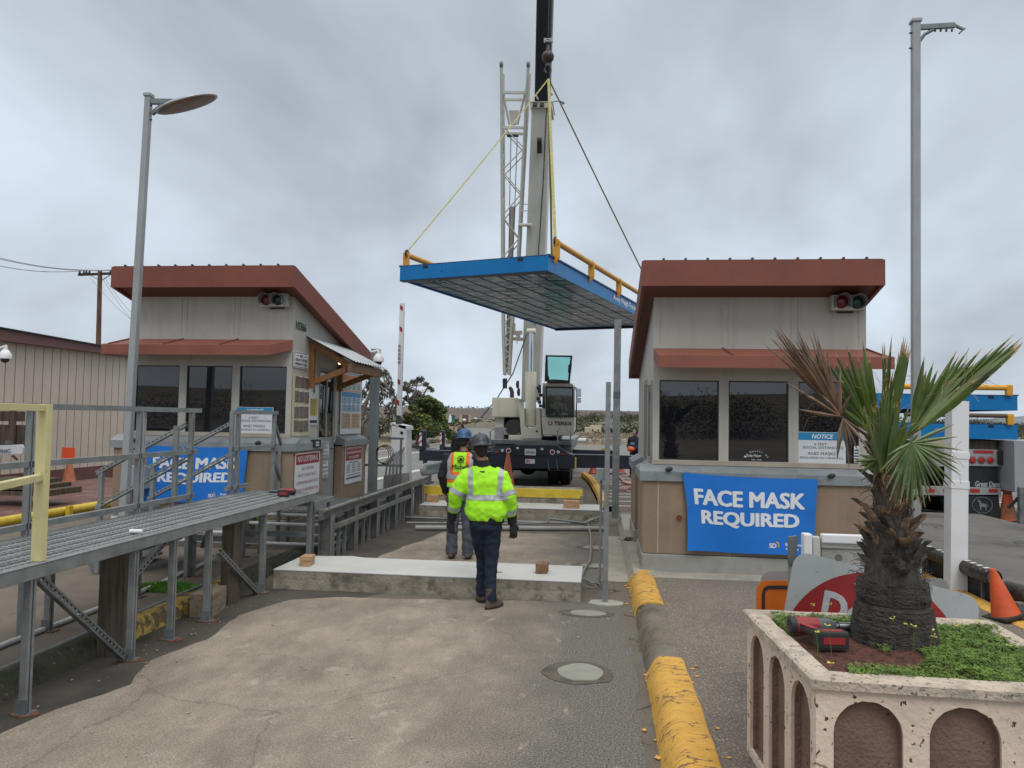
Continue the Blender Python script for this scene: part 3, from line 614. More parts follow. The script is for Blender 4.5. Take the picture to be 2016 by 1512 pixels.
mb.rings(rs, False); mb.build('corrugated_sheet', mat('corrugated_zinc', (.42, .45, .47), .4, .3, .12, 3), t, smooth=True)
bulb = mat('lit_bulb', (1, .8, .5)); sub(bulb, Emission_Color=(1, .75, .4, 1), Emission_Strength=6.)
lt = thing('canopy_lamp', 'small lit warm lamp under the booth door canopy', 'lamp', (-4.2, 12.0, 2.9))
MB().ball((-4.2, 12.0, 2.87), .03).build('bulb', bulb, lt, smooth=True); MB().tube((-4.2, 12.0, 2.9), (-4.2, 12, 2.98), .025).build('socket', framek, lt)
# ---- signal heads
def signal(px0, py0, px1, py1, Y, label, lens_px, sgn):
    a, b = aty(px0, py1, Y), aty(px1, py0, Y); t = thing('traffic_signal', label, 'traffic light', ((a.x + b.x) / 2, Y, a.z), 'two-lens signals on the booths')
    MB().box(a.x, b.x, Y, Y + .12, a.z, b.z).build('housing', mat('signal_housing', (.42, .43, .38), .5, var=.05), t, bevel=.006, seg=1)
    MB().box(a.x + .1, b.x - .1, Y + .12, Y + .3, a.z - .02, a.z + .1).build('mount', framek, t)
    mb = MB()
    for i in (0, 1):
        for j in (0, 1): mb.tube((a.x + .03 + i * (b.x - a.x - .06), Y - .006, a.z + .03 + j * (b.z - a.z - .06)), (a.x + .03 + i * (b.x - a.x - .06), Y + .01, a.z + .03 + j * (b.z - a.z - .06)), .008)
    mb.build('bolt', framek, t)
    for i, (lx, ly) in enumerate(lens_px):
        c = aty(lx, ly, Y); r = .078
        g = mat('red_lens_unlit', (.11, .006, .012), .3) if i == 0 else mat('green_lens_unlit', (.006, .03, .026), .3)
        l_ = MB().lathe(c - Y_ * .012, [(r, 0), (r * .8, .014), (r * .4, .022), (0.001, .025)], 24, (0, -1, 0)).build('lens', g, t, smooth=True)
        mb = MB(); n = 26; rs = []
        for k in range(n + 1):   # tapering visor, open below
            a_ = R(-35 + 250 * k / n); dep = .16 * (1 - .45 * abs(k / n - .5) * 2)
            e_ = V((math.cos(a_), 0, math.sin(a_))); rs.append([c + e_ * (r + .012), c + e_ * (r + .014) - Y_ * dep, c + e_ * (r + .01) - Y_ * dep, c + e_ * (r + .006)])
        mb.rings(rs, True); mb.build('visor', mat('visor_grey', (.20, .205, .19), .5), l_)
signal(1638, 580, 1703, 610, 9.70, 'red and green two-lens signal under the roof edge of the right booth', ((1656, 595), (1687, 596)), 1)
signal(513, 577, 565, 603, 10.85, 'red and green two-lens signal under the roof edge of the left booth', ((525, 591), (548, 591)), -1)
# ---- banners
def bannerf(px, Y, label, cords, name='face_mask_banner'):
    """px: TL, TR, BR, BL corners"""
    P = [aty(*p, Y) for p in px]; t = thing(name, label, 'banner', ((P[0].x + P[1].x) / 2, Y, P[3].z), 'blue face mask banners')
    def warp(u, v, off=0):   # u,v in 0..1 (v down)
        a = P[0].lerp(P[1], u); b = P[3].lerp(P[2], u); p = a.lerp(b, v)
        p.z += -.018 * math.sin(math.pi * u) * (1 - v) + .006 * math.sin(9 * u + 1) * v
        p.y += -.014 * math.sin(2.1 * math.pi * u + 2 * v) - .03 * v * v * math.exp(-((u - .05) / .14) ** 2) - .01 * math.sin(7 * u - 3 * v) - .03 - off
        p.x += .03 * math.sin(math.pi * v) * math.exp(-u * 8)
        return p
    mb = MB(); nu, nv = 40, 20
    mb.add([warp(i / nu, j / nv) for j in range(nv + 1) for i in range(nu + 1)], [(j * (nu + 1) + i, j * (nu + 1) + i + 1, (j + 1) * (nu + 1) + i + 1, (j + 1) * (nu + 1) + i) for j in range(nv) for i in range(nu)])
    o = mb.build('vinyl_sheet', banner, t, smooth='all')
    lettering(t, [('FACE MASK', .495, .295, .86, .21), ('REQUIRED', .50, .57, .77, .21)], (0, 0, 0), X_, Z_, txtw, 'lettering', .03, 0, .005, lambda x, y, off: warp(x, (.295 - (y - .295)) if y < .43 else (.57 - (y - .57)), off))
    lettering(t, [('SD', .68, .885, .055, .06)], (0, 0, 0), X_, Z_, txtw, 'emblem_lettering', .02, 0, .005, lambda x, y, off: warp(x, 2 * .885 - y, off))
    lettering(t, [('Environmental', .865, .862, .18, .035), ('Services', .83, .92, .10, .03)], (0, 0, 0), X_, Z_, txtw, 'small_lettering', .02, 0, .005, lambda x, y, off: warp(x, (2 * .862 - y) if y < .892 else (2 * .92 - y), off))
    mb = MB(); c0 = (.712, .88); pts = [(c0[0] + .018 * math.cos(a) * k, c0[1] - .05 * math.sin(a) * k) for k, rg in ((1, range(0, 9)), (.45, range(8, -1, -1))) for a in [R(-40 + 150 * i / 8) for i in rg]]
    vs = [warp(x, y, .006) for x, y in pts]; n = len(vs) // 2; mb.add(vs, [(i, i + 1, 2 * n - 2 - i, 2 * n - 1 - i) for i in range(n - 1)]); mb.build('emblem', mat('emblem_orange', (.7, .3, .06), .5), t)
    for (u, c) in cords:
        e_ = aty(*c, Y - .03); MB().path([warp(u, .01), (warp(u, 0).lerp(e_, .5)) - Z_ * .015, e_], .004, 5).build('bungee_cord', mat('cord_grey', (.12, .25, .3), .6), t)
        MB().ball(e_, .05, .02, .03, 10, 6, Matrix.Rotation(R(-15), 3, 'Y')).build('bungee_ball', framek, t, smooth=True)
        mb = MB(); mb.torus(warp(u, .02, .002), .012, .003, (0, 1, 0), 12, 6); mb.build('eyelet', chrome, t)
bannerf(((1343, 930), (1608, 943), (1600, 1095), (1352, 1083)), 9.68, 'large blue FACE MASK REQUIRED banner tied to the right booth below its windows', ((.005, (1317, 924)), (.995, (1637, 937))))
bannerf(((290, 876), (491, 880), (478, 988), (288, 988)), 10.83, 'large blue FACE MASK REQUIRED banner tied to the left booth, behind the steel railing', ((.005, (266, 866)), (.995, (508, 872))))
# ---- social distancing notices in the windows
def notice(px, Y, label):
    a, b = aty(*px[0], Y), aty(*px[1], Y); w, h = b.x - a.x, a.z - b.z; c = V(((a.x + b.x) / 2, Y, (a.z + b.z) / 2))
    t = thing('window_notice', label, 'sign', (c.x, Y, b.z), 'social distancing notices')
    mb = MB(); plate(mb, c, X_, Z_, rrect(0, 0, w, h, .004, 1), .004); mb.build('board', signw, t)
    mb = MB(); plate(mb, c, X_, Z_, rrect(0, h * .365, w * .97, h * .24, .002, 1), .001, .0045); mb.build('blue_header', bluesh, t)
    lettering(t, [('NOTICE', .02 * w, h * .365, w * .46, h * .14)], c, X_, Z_, txtw, 'lettering', .01, .25, .007)
    lettering(t, [('6 FEET', -.02 * w, h * .12, w * .27, h * .075), ('SOCIAL DISTANCING', .03 * w, h * .01, w * .86, h * .08), ('AND MASKS', 0, -h * .18, w * .6, h * .10), ('REQUIRED IN LANDFILL', 0, -h * .32, w * .93, h * .08)], c, X_, Z_, txtk, 'lettering', 0, 0, .006)
notice(((1570, 850), (1665, 914)), 9.855, 'white and blue social distancing notice in the right booth window, behind the dead palm leaf')
notice(((465, 801), (537, 857)), 11.005, 'white and blue 6 FEET social distancing notice in the left booth window, behind a railing')
c = aty(1489, 897, 9.872); t = thing('window_decal', 'small white memorial lettering on the middle window of the right booth', 'decal', c)
lettering(t, [('Shirley Nelson', -.035, -.005, .19, .05)], c, X_, Z_, txtw, 'lettering', .0, .25, .002)
lettering(t, [('1956 - 2018', .0, -.055, .12, .022)], c, X_, Z_, txtw, 'lettering', .0, 0, .002)
for i, ch in enumerate('In Memory Of'):
    if ch != ' ':
        a_ = R(62 - 11.3 * i); a2 = math.pi / 2 + (5.5 - i) * .17
        o_ = c + V((math.cos(a2) * .17, 0, math.sin(a2) * .17 - .115)); xd = V((math.sin(a2), 0, -math.cos(a2)))
        lettering(t, [(ch, 0, 0, .013 if ch.islower() else .018, .018 if ch.islower() else .025)], o_, xd, V((math.cos(a2), 0, math.sin(a2))), txtw, 'lettering', .0, 0, .002)
a, b = aty(1681, 878, 9.85), aty(1691, 912, 9.85); t = thing('window_sticker', 'small white sticker at the right end of the right booth windows', 'sticker', (a.x, 9.85, b.z))
MB().box(a.x, b.x, 9.845, 9.849, b.z, a.z).build('paper', signw, t); mb = MB()
for k in range(5): mb.box(a.x + .005, b.x - .005, 9.842, 9.845, b.z + .01 + k * .035, b.z + .03 + k * .035 - .005)
mb.build('print', txtk, t)
# ---- signs on the lane side of the left booth (plane facing +X, text runs along +Y)
def side_sign(name, label, pxs, X, header=None, hl=None, lines=(), col=txtk, small=None, frame=None, group=None, board=signw, hcol=red, fit=True, bold=.015):
    a, b = atx(*pxs[0], X), atx(*pxs[1], X); c = V((X, (a.y + b.y) / 2, (a.z + b.z) / 2)); w, h = abs(b.y - a.y), abs(a.z - b.z)
    t = thing(name, label, 'sign', (X, c.y, c.z - h / 2), group); rr = min(.03, w * .06)
    mb = MB(); plate(mb, c, Y_, Z_, rrect(0, 0, w, h, rr), .005); mb.build('board', board, t)
    if frame:
        mb = MB(); e_ = .012
        for (cx, cy, ww, hh) in ((0, h / 2 - e_ - .004, w - 4 * e_, .008), (0, -h / 2 + e_ + .004, w - 4 * e_, .008), (-w / 2 + e_ + .004, 0, .008, h - 4 * e_), (w / 2 - e_ - .004, 0, .008, h - 4 * e_)): bars(mb, c, Y_, Z_, [(cx, cy, ww, hh)], .0065)
        mb.build('border', frame, t)
    if header:
        mb = MB(); plate(mb, c, Y_, Z_, rrect(0, h / 2 - header * h / 2 - .012, w * .94, header * h - .012, rr * .7), .001, .0055); mb.build('header', hcol, t)
        if hl: lettering(t, [(s_, cx * w, h / 2 - cy * h, ww * w, hh * h) for s_, cx, cy, ww, hh in hl], c, Y_, Z_, txtw, 'lettering', bold, 0, .0085)
    if lines: lettering(t, [(s_, cx * w, h / 2 - cy * h, ww * w, hh * h) for s_, cx, cy, ww, hh in lines], c, Y_, Z_, col, 'lettering', bold, 0, .0075)
    if small:
        mb = MB(); bars(mb, c, Y_, Z_, [(cx * w, h / 2 - cy * h, ww * w, hh * h) for cx, cy, ww, hh in small], .0066); mb.build('small_print', col, t)
    return t, c, w, h
side_sign('notice_sign', 'white NO GRATUITIES PERMITTED sign with black border on the booth corner', ((578, 690), (607, 728)), -4.575, lines=(('NO', 0, .25, .2, .16), ('GRATUITIES', 0, .5, .8, .17), ('PERMITTED', 0, .76, .8, .17)), small=((-.27, .25, .2, .02), (.27, .25, .2, .02)), frame=txtk)
side_sign('loitering_sign', 'white NO LOITERING sign with red heading on the tan booth wall', ((581, 893), (627, 968)), -4.46, header=.26, hl=(('NO LOITERING', 0, .14, .84, .13),), lines=(('ALL VISITORS', 0, .37, .5, .075), ('MUST CHECK IN AT', 0, .52, .76, .075), ('ADMINISTRATION OFFICE', 0, .69, .9, .075), ('PRIOR TO ENTERING SITE', 0, .86, .9, .075)), col=redtxt, bold=0)
side_sign('pull_off_sign', 'upper small white sign on the grey booth door', ((629, 869), (648, 901)), -4.572, lines=(('NOTICE CITY', 0, .17, .85, .12), ('PULL-OFF', 0, .4, .6, .12), ('SERVICE', 0, .62, .55, .12), ('PROHIBITED', 0, .84, .75, .12)), frame=txtk, bold=0)
side_sign('spanish_sign', 'lower small white sign on the grey booth door', ((628, 907), (646, 940)), -4.572, lines=(('AVISO', 0, .17, .4, .12), ('DA PROHIBE', 0, .4, .75, .12), ('SERVICIO DE', 0, .62, .8, .12), ('DESCARGUE', 0, .84, .75, .12)), frame=txtk, bold=0)
side_sign('hazardous_waste_sign', 'white sign with red NOT ACCEPTED heading on the tan wall beyond the door', ((680, 876), (711, 946)), -4.46, header=.40, hl=(('HAZARDOUS WASTE, LIQUIDS', 0, .1, .88, .055), ('AND RADIOACTIVE WASTE', 0, .21, .84, .055), ('NOT ACCEPTED', 0, .33, .6, .06)), small=[(0, .46, .5, .02)] + [((-.32 + .32 * (k % 3)), .52 + .045 * (k // 3), .2, .014) for k in range(15)] + [(0, .78, .8, .015), (0, .86, .85, .035)])
bl = mat('board_blue', (.05, .22, .42), .5); og = mat('board_tan', (.55, .36, .2), .5); org_ = mat('board_orange', (.55, .22, .1), .6)
t, c, w, h = side_sign('price_board', 'tall white fee board with blue and tan price tables, right of the booth door', ((672, 735), (709, 853)), -4.565, board=signw)
for nm, cy, hh, m_ in (('orange_band', .06, .10, org_), ('green_table', .19, .13, mat('board_grey', (.42, .5, .46), .5)), ('red_rule', .275, .02, org_), ('blue_header', .335, .08, bl), ('blue_table', .43, .10, mat('board_pale_blue', (.30, .48, .62), .5)), ('blue_table', .57, .12, mat('board_pale_blue', (.30, .48, .62), .5))):
    mb = MB(); bars(mb, c, Y_, Z_, [(0, h / 2 - cy * h, w * .92, hh * h)], .0062); mb.build(nm, m_, t)
mb = MB(); bars(mb, c, Y_, Z_, [(-.235 * w, h / 2 - .78 * h, w * .43, .26 * h), (.235 * w, h / 2 - .78 * h, w * .43, .26 * h)], .0062); mb.build('tan_table', og, t)
mb = MB(); bars(mb, c, Y_, Z_, [(-.33 * w + .22 * w * (k % 4), h / 2 - (.15 + .03 * (k // 4)) * h, .13 * w, .012 * h) for k in range(16)] + [(-.33 * w + .22 * w * (k % 4), h / 2 - (.40 + .028 * (k // 4)) * h, .13 * w, .01 * h) for k in range(32)] + [(-.235 * w + .47 * w * (k % 2), h / 2 - (.68 + .025 * (k // 2)) * h, .34 * w, .008 * h) for k in range(18)], .0085, .0006); mb.build('small_print', mat('print_grey', (.12, .13, .15), .6), t)
# photo collage poster
t, c, w, h = side_sign('photo_poster', 'pale yellow poster of brown photographs on the booth wall under the gratuities sign', ((577, 737), (609, 857)), -4.583, board=mat('poster_yellow', (.50, .47, .30), .6, var=.05))
ph = mat('poster_photo', (.14, .105, .085), .5, 0, .5, 30, spots=[(40, .55, .1, (.3, .27, .25), .6)]); rnd = random.Random(4)
for k in range(4):
    mb = MB()
    for j in range(3):
        bars(mb, c, Y_, Z_, [((-.27 + .27 * j) * w, h / 2 - (.12 + .24 * k + rnd.uniform(-.01, .02)) * h, .25 * w, .19 * h)], .007, .001)
    mb.build('photo_row', ph, t); mb = MB(); bars(mb, c, Y_, Z_, [((-.1 + .27 * j) * w, h / 2 - (.02 + .24 * k) * h, .2 * w, .012 * h) for j in range(2)], .009); mb.build('caption', white, t)
t, c, w, h = side_sign('paper_notice', 'white paper notice with round green emblem and yellow table beside the booth door', ((609, 757), (625, 836)), -4.578)
MB().lathe(c + X_ * .006 + Z_ * h * .36, [(.045, 0), (.045, .003), (.001, .004)], 20, (1, 0, 0)).build('emblem', mat('emblem_green', (.10, .2, .06), .5, var=.5, scale=30), t)
mb = MB(); bars(mb, c, Y_, Z_, [(0, -.06 * h, w * .8, .45 * h)], .0062); mb.build('yellow_table', mat('poster_gold', (.55, .43, .14), .6), t)
mb = MB(); bars(mb, c, Y_, Z_, [(-.1 * w, .12 * h - k * .045 * h, .5 * w, .012 * h) for k in range(9)] + [(0, -.42 * h, .8 * w, .07 * h)], .0085); mb.build('small_print', txtk, t)
# house number, intercom, fuse
a = atx(593, 643, -4.587); t = thing('house_number', 'small dark digits 10366 high on the side wall of the left booth', 'house number', a)
lettering(t, [('10366', 0, 0, .42, .13)], a, Y_, Z_, mat('dark_green_digits', (.03, .06, .05), .5), 'lettering', .01, 0, .004)
a, b = atx(618, 866, -4.42), atx(630, 880, -4.42); t = thing('keypad_box', 'small dark keypad box on the steel sill beside the booth door', 'intercom', (-4.43, a.y, b.z))
MB().box(-4.47, -4.40, a.y, b.y, b.z, a.z).build('case', framek, t, bevel=.004, seg=1); mb = MB()
for k in range(6): mb.box(-4.402, -4.397, a.y + .04 + .05 * (k % 3), a.y + .07 + .05 * (k % 3), b.z + .025 + .04 * (k // 3), b.z + .05 + .04 * (k // 3))
mb.build('button', white, t)
a = atx(668, 830, -4.585); t = thing('thermometer_plate', 'narrow white plate with dark oval on the booth wall right of the door', 'plate', a); mb = MB(); plate(mb, a, Y_, Z_, rrect(0, 0, .12, .36, .01), .004); mb.build('plate', frameal, t)
mb = MB(); mb.torus(a + X_ * .006, .045, .006, (1, 0, 0)); mb.build('ring', framek, t)
a = atx(567, 806, -4.60)
# round rust scar on the tan wall of the right booth
a = aty(1337, 1020, 9.708); t = thing('rusty_pipe_stub', 'small round rusty pipe stub in the tan wall left of the banner', 'pipe stub', a)
MB().lathe(a, [(.055, 0), (.05, .004), (.04, .006), (.037, -.006)], 20, (0, -1, 0)).build('patch_ring', mat('scar', (.27, .19, .13), .9), t); MB().lathe(a, [(.034, 0), (.03, .012), (.001, .013)], 16, (0, -1, 0)).build('rusty_cap', mat('rust', (.16, .045, .012), .9, var=.3, scale=30), t)
# electrical cabinet and risers at the left end of the left booth
a, b = aty(245, 962, 10.6), aty(284, 918, 10.6); t = thing('electrical_cabinet', 'grey electrical cabinet with pipe risers at the left end of the left booth', 'electrical cabinet', ((a.x + b.x) / 2, 10.6, .15))
MB().box(a.x, b.x, 10.55, 10.8, a.z, b.z).build('cabinet', mat('cabinet_grey', (.30, .33, .34), .5, var=.06), t, bevel=.006, seg=1)
for k in range(5): x = a.x + .03 + k * .055; MB().tube((x, 10.68, .15), (x, 10.68, a.z), .014).build('riser_pipe', galdk, t)
# ================================================================= STEEL WALKWAY
XN, XF, ZD = -3.72, -4.60, .98
t = thing('steel_walkway', 'raised galvanised steel grating walkway with railings in front of the left booth', 'walkway', (-4.15, 6.5, 0))
YA, YB = 1.6, 9.72
def taper(y): return 0
mb = MB(); mb.box(XN - .0, XN + .045, YA, YB, ZD - .09, ZD); mb.box(XN - .02, XN + .05, YA, YB, ZD, ZD + .008); mb.build('edge_channel', gal, t, bevel=.003, seg=1)
mb = MB(); mb.box(XF - .045, XF, YA, YB, ZD - .09, ZD); mb.build('edge_channel', gal, t)
mb = MB(); mb.box(XF, XN + .045, YB, YB + .045, ZD - .09, ZD + .006); mb.build('end_channel', gal, t)
npl = 6; pw = (XN - XF) / npl
for k in range(npl):
    x0 = XF + k * pw; mb = MB(); mb.box(x0 + .003, x0 + .009, YA, YB, ZD, ZD + .006); mb.box(x0 + pw - .014, x0 + pw - .008, YA, YB, ZD, ZD + .006)
    for x in (x0 + .006, x0 + pw * .5, x0 + pw - .009): mb.box(x - .003, x + .004, YA, YB, ZD - .04, ZD + .001)
    n = int((YB - YA) / .030)
    for i in range(n):
        y = YA + (i + .5) * (YB - YA) / n
        for h_ in (0, 1):
            xa = x0 + .014 + h_ * pw * .47; xb = xa + pw * .47 - .016; yy = y + (.018 if h_ else 0); zt = ZD + (.001 if i % 2 else -.002)
            mb.add([(xa, yy - .012, ZD - .008), (xb, yy - .012, ZD - .008), (xb, yy, zt), (xa, yy, zt), (xb, yy + .011, ZD - .012), (xa, yy + .011, ZD - .012)], [(0, 1, 2, 3), (3, 2, 4, 5)])
    mb.build('grating_plank', gal, t)
for k in range(8):   # cross joists
    y = 2.6 + k * 1.0; MB().box(XF, XN, y, y + .04, ZD - .085, ZD - .045).build('joist', galdk, t)
def post(x, y, z0, z1, m=gal, w=.055, plate_=True, name='leg', par=None):
    mb = MB(); a = w / 2; g = w * .13   # back-to-back channel: closed faces, one open groove on the +x side
    mb.prism([(x - a, y - a, z0), (x + a, y - a, z0), (x + a, y - g, z0), (x + a * .35, y - g, z0), (x + a * .35, y + g, z0), (x + a, y + g, z0), (x + a, y + a, z0), (x - a, y + a, z0)], (0, 0, z1 - z0))
    o = mb.build(name, m, par or t, bevel=.0025, seg=1)
    if plate_:
        b = MB(); b.box(x - .06, x + .06, y - .05, y + .05, z0, z0 + .008); b.box(x - .04, x + .04, y - w / 2 - .008, y - w / 2, z0, z0 + .1); b.build('foot_plate', galdk, o)
        r = MB()
        pts = [(x + (.10 + .05 * mnoise.noise(V((x, y, k * 1.7)))) * math.cos(k * .63), y + (.07 + .04 * mnoise.noise(V((y, x, k * 1.3)))) * math.sin(k * .63), z0 - .0) for k in range(10)]
        r.prism(pts, (0, 0, .006)); r.build('rust_scale', mat('flaking_rust', (.16, .06, .03), .95, 0, .4, 30, .4, 60), o)
    return o
legsY = (4.72, 5.86, 6.44, 7.06, 8.28, 9.66)
for y in legsY: post(XN - .01, y, .008, ZD - .01)
for y in (3.2, 4.9, 6.05, 7.3, 8.35, 9.6): post(XF + .0, y, .142, ZD - .02)
MB().strut((XN - .03, 4.78, ZD - .08), (XN - .03, 5.80, .05), .055, (1, -.15, 0)).build('brace', galdk, t)
MB().strut((XN - .03, 7.12, ZD - .12), (XF + .3, 8.0, .55), .045, (1, -.2, 0)).build('brace', galdk, t)
MB().strut((XN - .05, 7.35, .62), (XN - .03, 8.2, .03), .05, (1, -.15, 0)).build('brace', gal, t)
MB().strut((XN - .12, 6.5, .86), (XN - .12, 6.0, .62), .045, (1, -.2, 0)).build('brace', gal, t)
MB().box(XF, XN - .03, 8.30, 8.35, .55, .61).build('cross_tie', galdk, t); MB().box(XF, XN - .03, 9.60, 9.66, .42, .48).build('cross_tie', galdk, t)
# far-side railing
def rail(z, y0, y1, x=XF - .03, w=.05, m=gal, name='rail'): return MB().box(x - .025, x + .025, y0, y1, z - w / 2, z + w / 2).build(name, m, t)
rail(2.035, 4.0, 8.45); rail(1.56, 2.0, 8.4); rail(1.055, 2.0, 8.35)
rail(2.03, 9.25, 10.6); rail(1.555, 9.22, 10.55); rail(1.06, 9.15, 9.75)
for y, z1 in ((5.78, 2.01), (7.28, 2.01), (8.28, 2.01), (9.25, 2.03), (9.42, 2.01), (10.52, 2.02)):
    post(XF - .03, y, .142 if y < 9.9 else ZD - .1, z1, gal, .05, False, 'rail_post')
post(XF - .08, 7.42, .142, 2.0, mat('pale_galvanised', (.42, .45, .47), .5, .3, .08, 5), .045, False, 'rail_post')
post(XF - .06, 8.02, .142, 1.86, gal, .05, False, 'rail_post')
# near-side yellow post and rails returning toward the camera
MB().box(XN - .05, XN + .025, 4.76, 4.815, ZD + .01, 2.045).build('yellow_post', yellpale, t, bevel=.004)
pA, pB = V((XN - .02, 4.77, 2.02)), V((XN + .40, 3.62, 2.02))
MB().bar(pA, pB, .05, .045).build('yellow_rail', yellpale, t, bevel=.004)
MB().bar(pA - Z_ * .47, pB - Z_ * .47, .05, .045).build('yellow_rail', yellpale, t, bevel=.004)
# ---- stairs going down to the red deck, left of the walkway
t2 = thing('steel_stair', 'galvanised stair with slotted channel handrails dropping to the left of the walkway', 'stair', (-5.3, 8.8, .15))
for y, dzz in ((8.25, 0), (9.28, 0)):
    for zt, zb_ in ((1.90, 1.42), (1.50, 1.02)):
        a, b = V((XF - .06, y, zt - .02)), V((XF - 1.15, y, zb_ - .13)); MB().strut(a, b, .045, (0, -1, .2)).build('handrail', gal, t2)
    MB().box(XF - 1.12, XF - 1.07, y - .02, y + .03, .15, 1.32).build('newel', gal, t2)
for k in range(4):
    mb = MB(); z = ZD - .2 * (k + 1) + .05; x = XF - .12 - .26 * k; mb.box(x - .26, x, 8.3, 9.25, z - .03, z)
    for j in range(18): mb.box(x - .26, x, 8.32 + j * .051, 8.34 + j * .051, z, z + .006)
    mb.build('tread', galdk, t2)
for y in (8.27, 9.26): MB().bar((XF - .05, y, ZD - .1), (XF - 1.2, y, .2), .01, .16).build('stringer', galdk, t2)
# landing rails toward the booth door
t2 = thing('side_ramp_rail', 'sloping steel rails running from the walkway railing to the booth corner post', 'railing', (XF, 10.7, .15))
for z0, z1 in ((1.86, 1.50), (1.33, .98)): MB().bar((XF - .03, 10.56, z0), (XF - .06, 11.05 - .15, z1), .03, .045).build('rail', galdk, t2)
MB().box(XF - .085, XF - .04, 10.93 - .12, 10.97 - .12, .15, 1.52).build('rail_post', gal, t2)
# door steps (grating)
t2 = thing('door_steps', 'grating step platforms below the booth door at the end of the walkway', 'steps', (-4.1, 11, .15))
for (x0, x1, y0, y1, z) in ((-4.55, -3.72, 9.78, 10.55, .86), (-4.5, -3.75, 10.6, 12.6, .62), (-4.5, -3.75, 12.65, 15.6, .5)):
    mb = MB(); mb.box(x0, x1, y0, y0 + .03, z - .06, z); mb.box(x0, x1, y1 - .03, y1, z - .06, z); mb.box(x0, x0 + .03, y0 + .03, y1 - .03, z - .06, z); mb.box(x1 - .03, x1, y0 + .03, y1 - .03, z - .06, z)
    n = int((y1 - y0) / .045)
    for i in range(n): mb.box(x0 + .03, x1 - .03, y0 + .035 + i * .045, y0 + .045 + i * .045, z - .03, z + .003)
    for k in range(7): x = x0 + .05 + k * (x1 - x0 - .1) / 6; mb.box(x - .004, x + .004, y0 + .03, y1 - .03, z - .045, z - .004)
    f = mb.build('step', gal, t2)
    for yy in [y0 + .08] + ([y1 - .1] if y1 - y0 < 1 else [y0 + 1.0, y0 + 1.9][:int(y1 - y0)]):
        for xx in (x0 + .05, x1 - .05): MB().box(xx - .02, xx + .02, yy, yy + .04, .1, z - .06).build('leg', galdk, t2)
# big weathered timber posts carrying the walkway side
for (x, y, sx, sy, h, lb) in ((-3.93, 5.98, .22, .2, .87, 'thick weathered timber post under the walkway, left one, its foot on dark ground'), (-3.85, 7.78, .13, .2, .93, 'weathered timber post under the walkway, right one, beside a short timber block'), (-4.15, 6.3, .1, .14, .85, 'narrow timber post just behind the left thick one under the walkway')):
    mb = MB(); mb.box(x - sx / 2, x + sx / 2, y - sy / 2, y + sy / 2, -.02, h); tag(mb.build('timber_post', wood, bevel=.008), lb, 'timber post', 'timber posts under the walkway')
tag(MB().obox((-3.88, 7.38, .11), V((.11, .02, 0)), V((-.03, .20, 0)), V((0, 0, .12))).build('timber_block', mat('grey_timber', (.22, .18, .13), .85, 0, .3, 4, .4, 30, stretch=(6, .8, 6), spots=[(5, .6, .1, (.08, .06, .045), .7)]), bevel=.008), 'short heavy timber block lying on the kerb against the right timber post', 'timber block')
# conduits on the left island
def pipe(name, pts, r, m, label, cat='pipe', group=None, straps=()):
    mb = MB(); mb.path(pts, r, 10); o = mb.build(name, m, smooth=True); tag(o, label, cat, group); return o
pvc = mat('grey_white_pvc', (.46, .47, .47), .5, 0, .1, 3, spots=[(12, .6, .1, (.3, .29, .26), .5)])
pipe('conduit', [(-4.62, 1.5, .165), (-4.60, 4.5, .165), (-4.62, 7.2, .165), (-4.8, 9.2, .17)], .022, pvc, 'white conduit pipe along the island asphalt behind the walkway legs', 'conduit')
pipe('conduit', [(-4.13, 1.5, .19), (-4.13, 6.2, .195), (-4.13, 8.6, .20)], .013, gal, 'thin grey conduit clipped along the faded kerb under the walkway', 'conduit')
g_ = 'conduits running across in front of the left booth'
for k, (z, yy) in enumerate(((.22, 10.2), (.33, 10.3), (.46, 10.42), (.58, 10.5))):
    pipe('cross_conduit', [(-7.0, yy, z), (-5.6, yy, z), (-4.5, yy, z), (-4.05 + .04 * k, yy + .12, z - .02), (-3.85, yy + .6, z - .08), (-3.8, yy + 1.2, z - .1)], .026, pvc, ('lowest', 'second lowest', 'third lowest', 'highest')[k] + ' of the four pale conduits crossing in front of the left booth', 'conduit', g_)
MB_ = MB(); MB_.box(-6.4, -6.35, 10.16, 10.6, .15, .64); MB_.box(-4.95, -4.9, 10.16, 10.6, .15, .64); tag(MB_.build('conduit_rack', galdk), 'steel rack holding the conduits in front of the left booth', 'rack')
# weeds
def weed(c, r, h, n, label, seed):
    rnd = random.Random(seed); mb = MB(); c = V(c)
    for i in range(n):
        a = rnd.random() * 6.28; e = rnd.random(); p = c + V((math.cos(a) * r * e, math.sin(a) * r * e, h * (1 - e * e) * rnd.uniform(.3, 1))); s_ = r * rnd.uniform(.12, .24)
        nrm = V((math.cos(a) * .6, math.sin(a) * .6, 1)).normalized(); u = nrm.orthogonal().normalized(); v = nrm.cross(u); b = rnd.random() * 6.28; d = u * math.cos(b) + v * math.sin(b); d2 = nrm.cross(d)
        mb.add([p - d * s_, p - d * s_ * .2 + d2 * s_ * .55, p + d * s_, p - d * s_ * .2 - d2 * s_ * .55], [(0, 1, 2, 3)])
    return tag(mb.build('weed', greeng), label, 'weed', 'weeds at the left booth')
weed((-5.05, 10.6, .45), .22, .28, 160, 'leafy green weed against the concrete base under the left banner', 1)
weed((-5.0, 10.05, .15), .16, .2, 90, 'small green weed growing below the conduits in front of the left booth', 2)
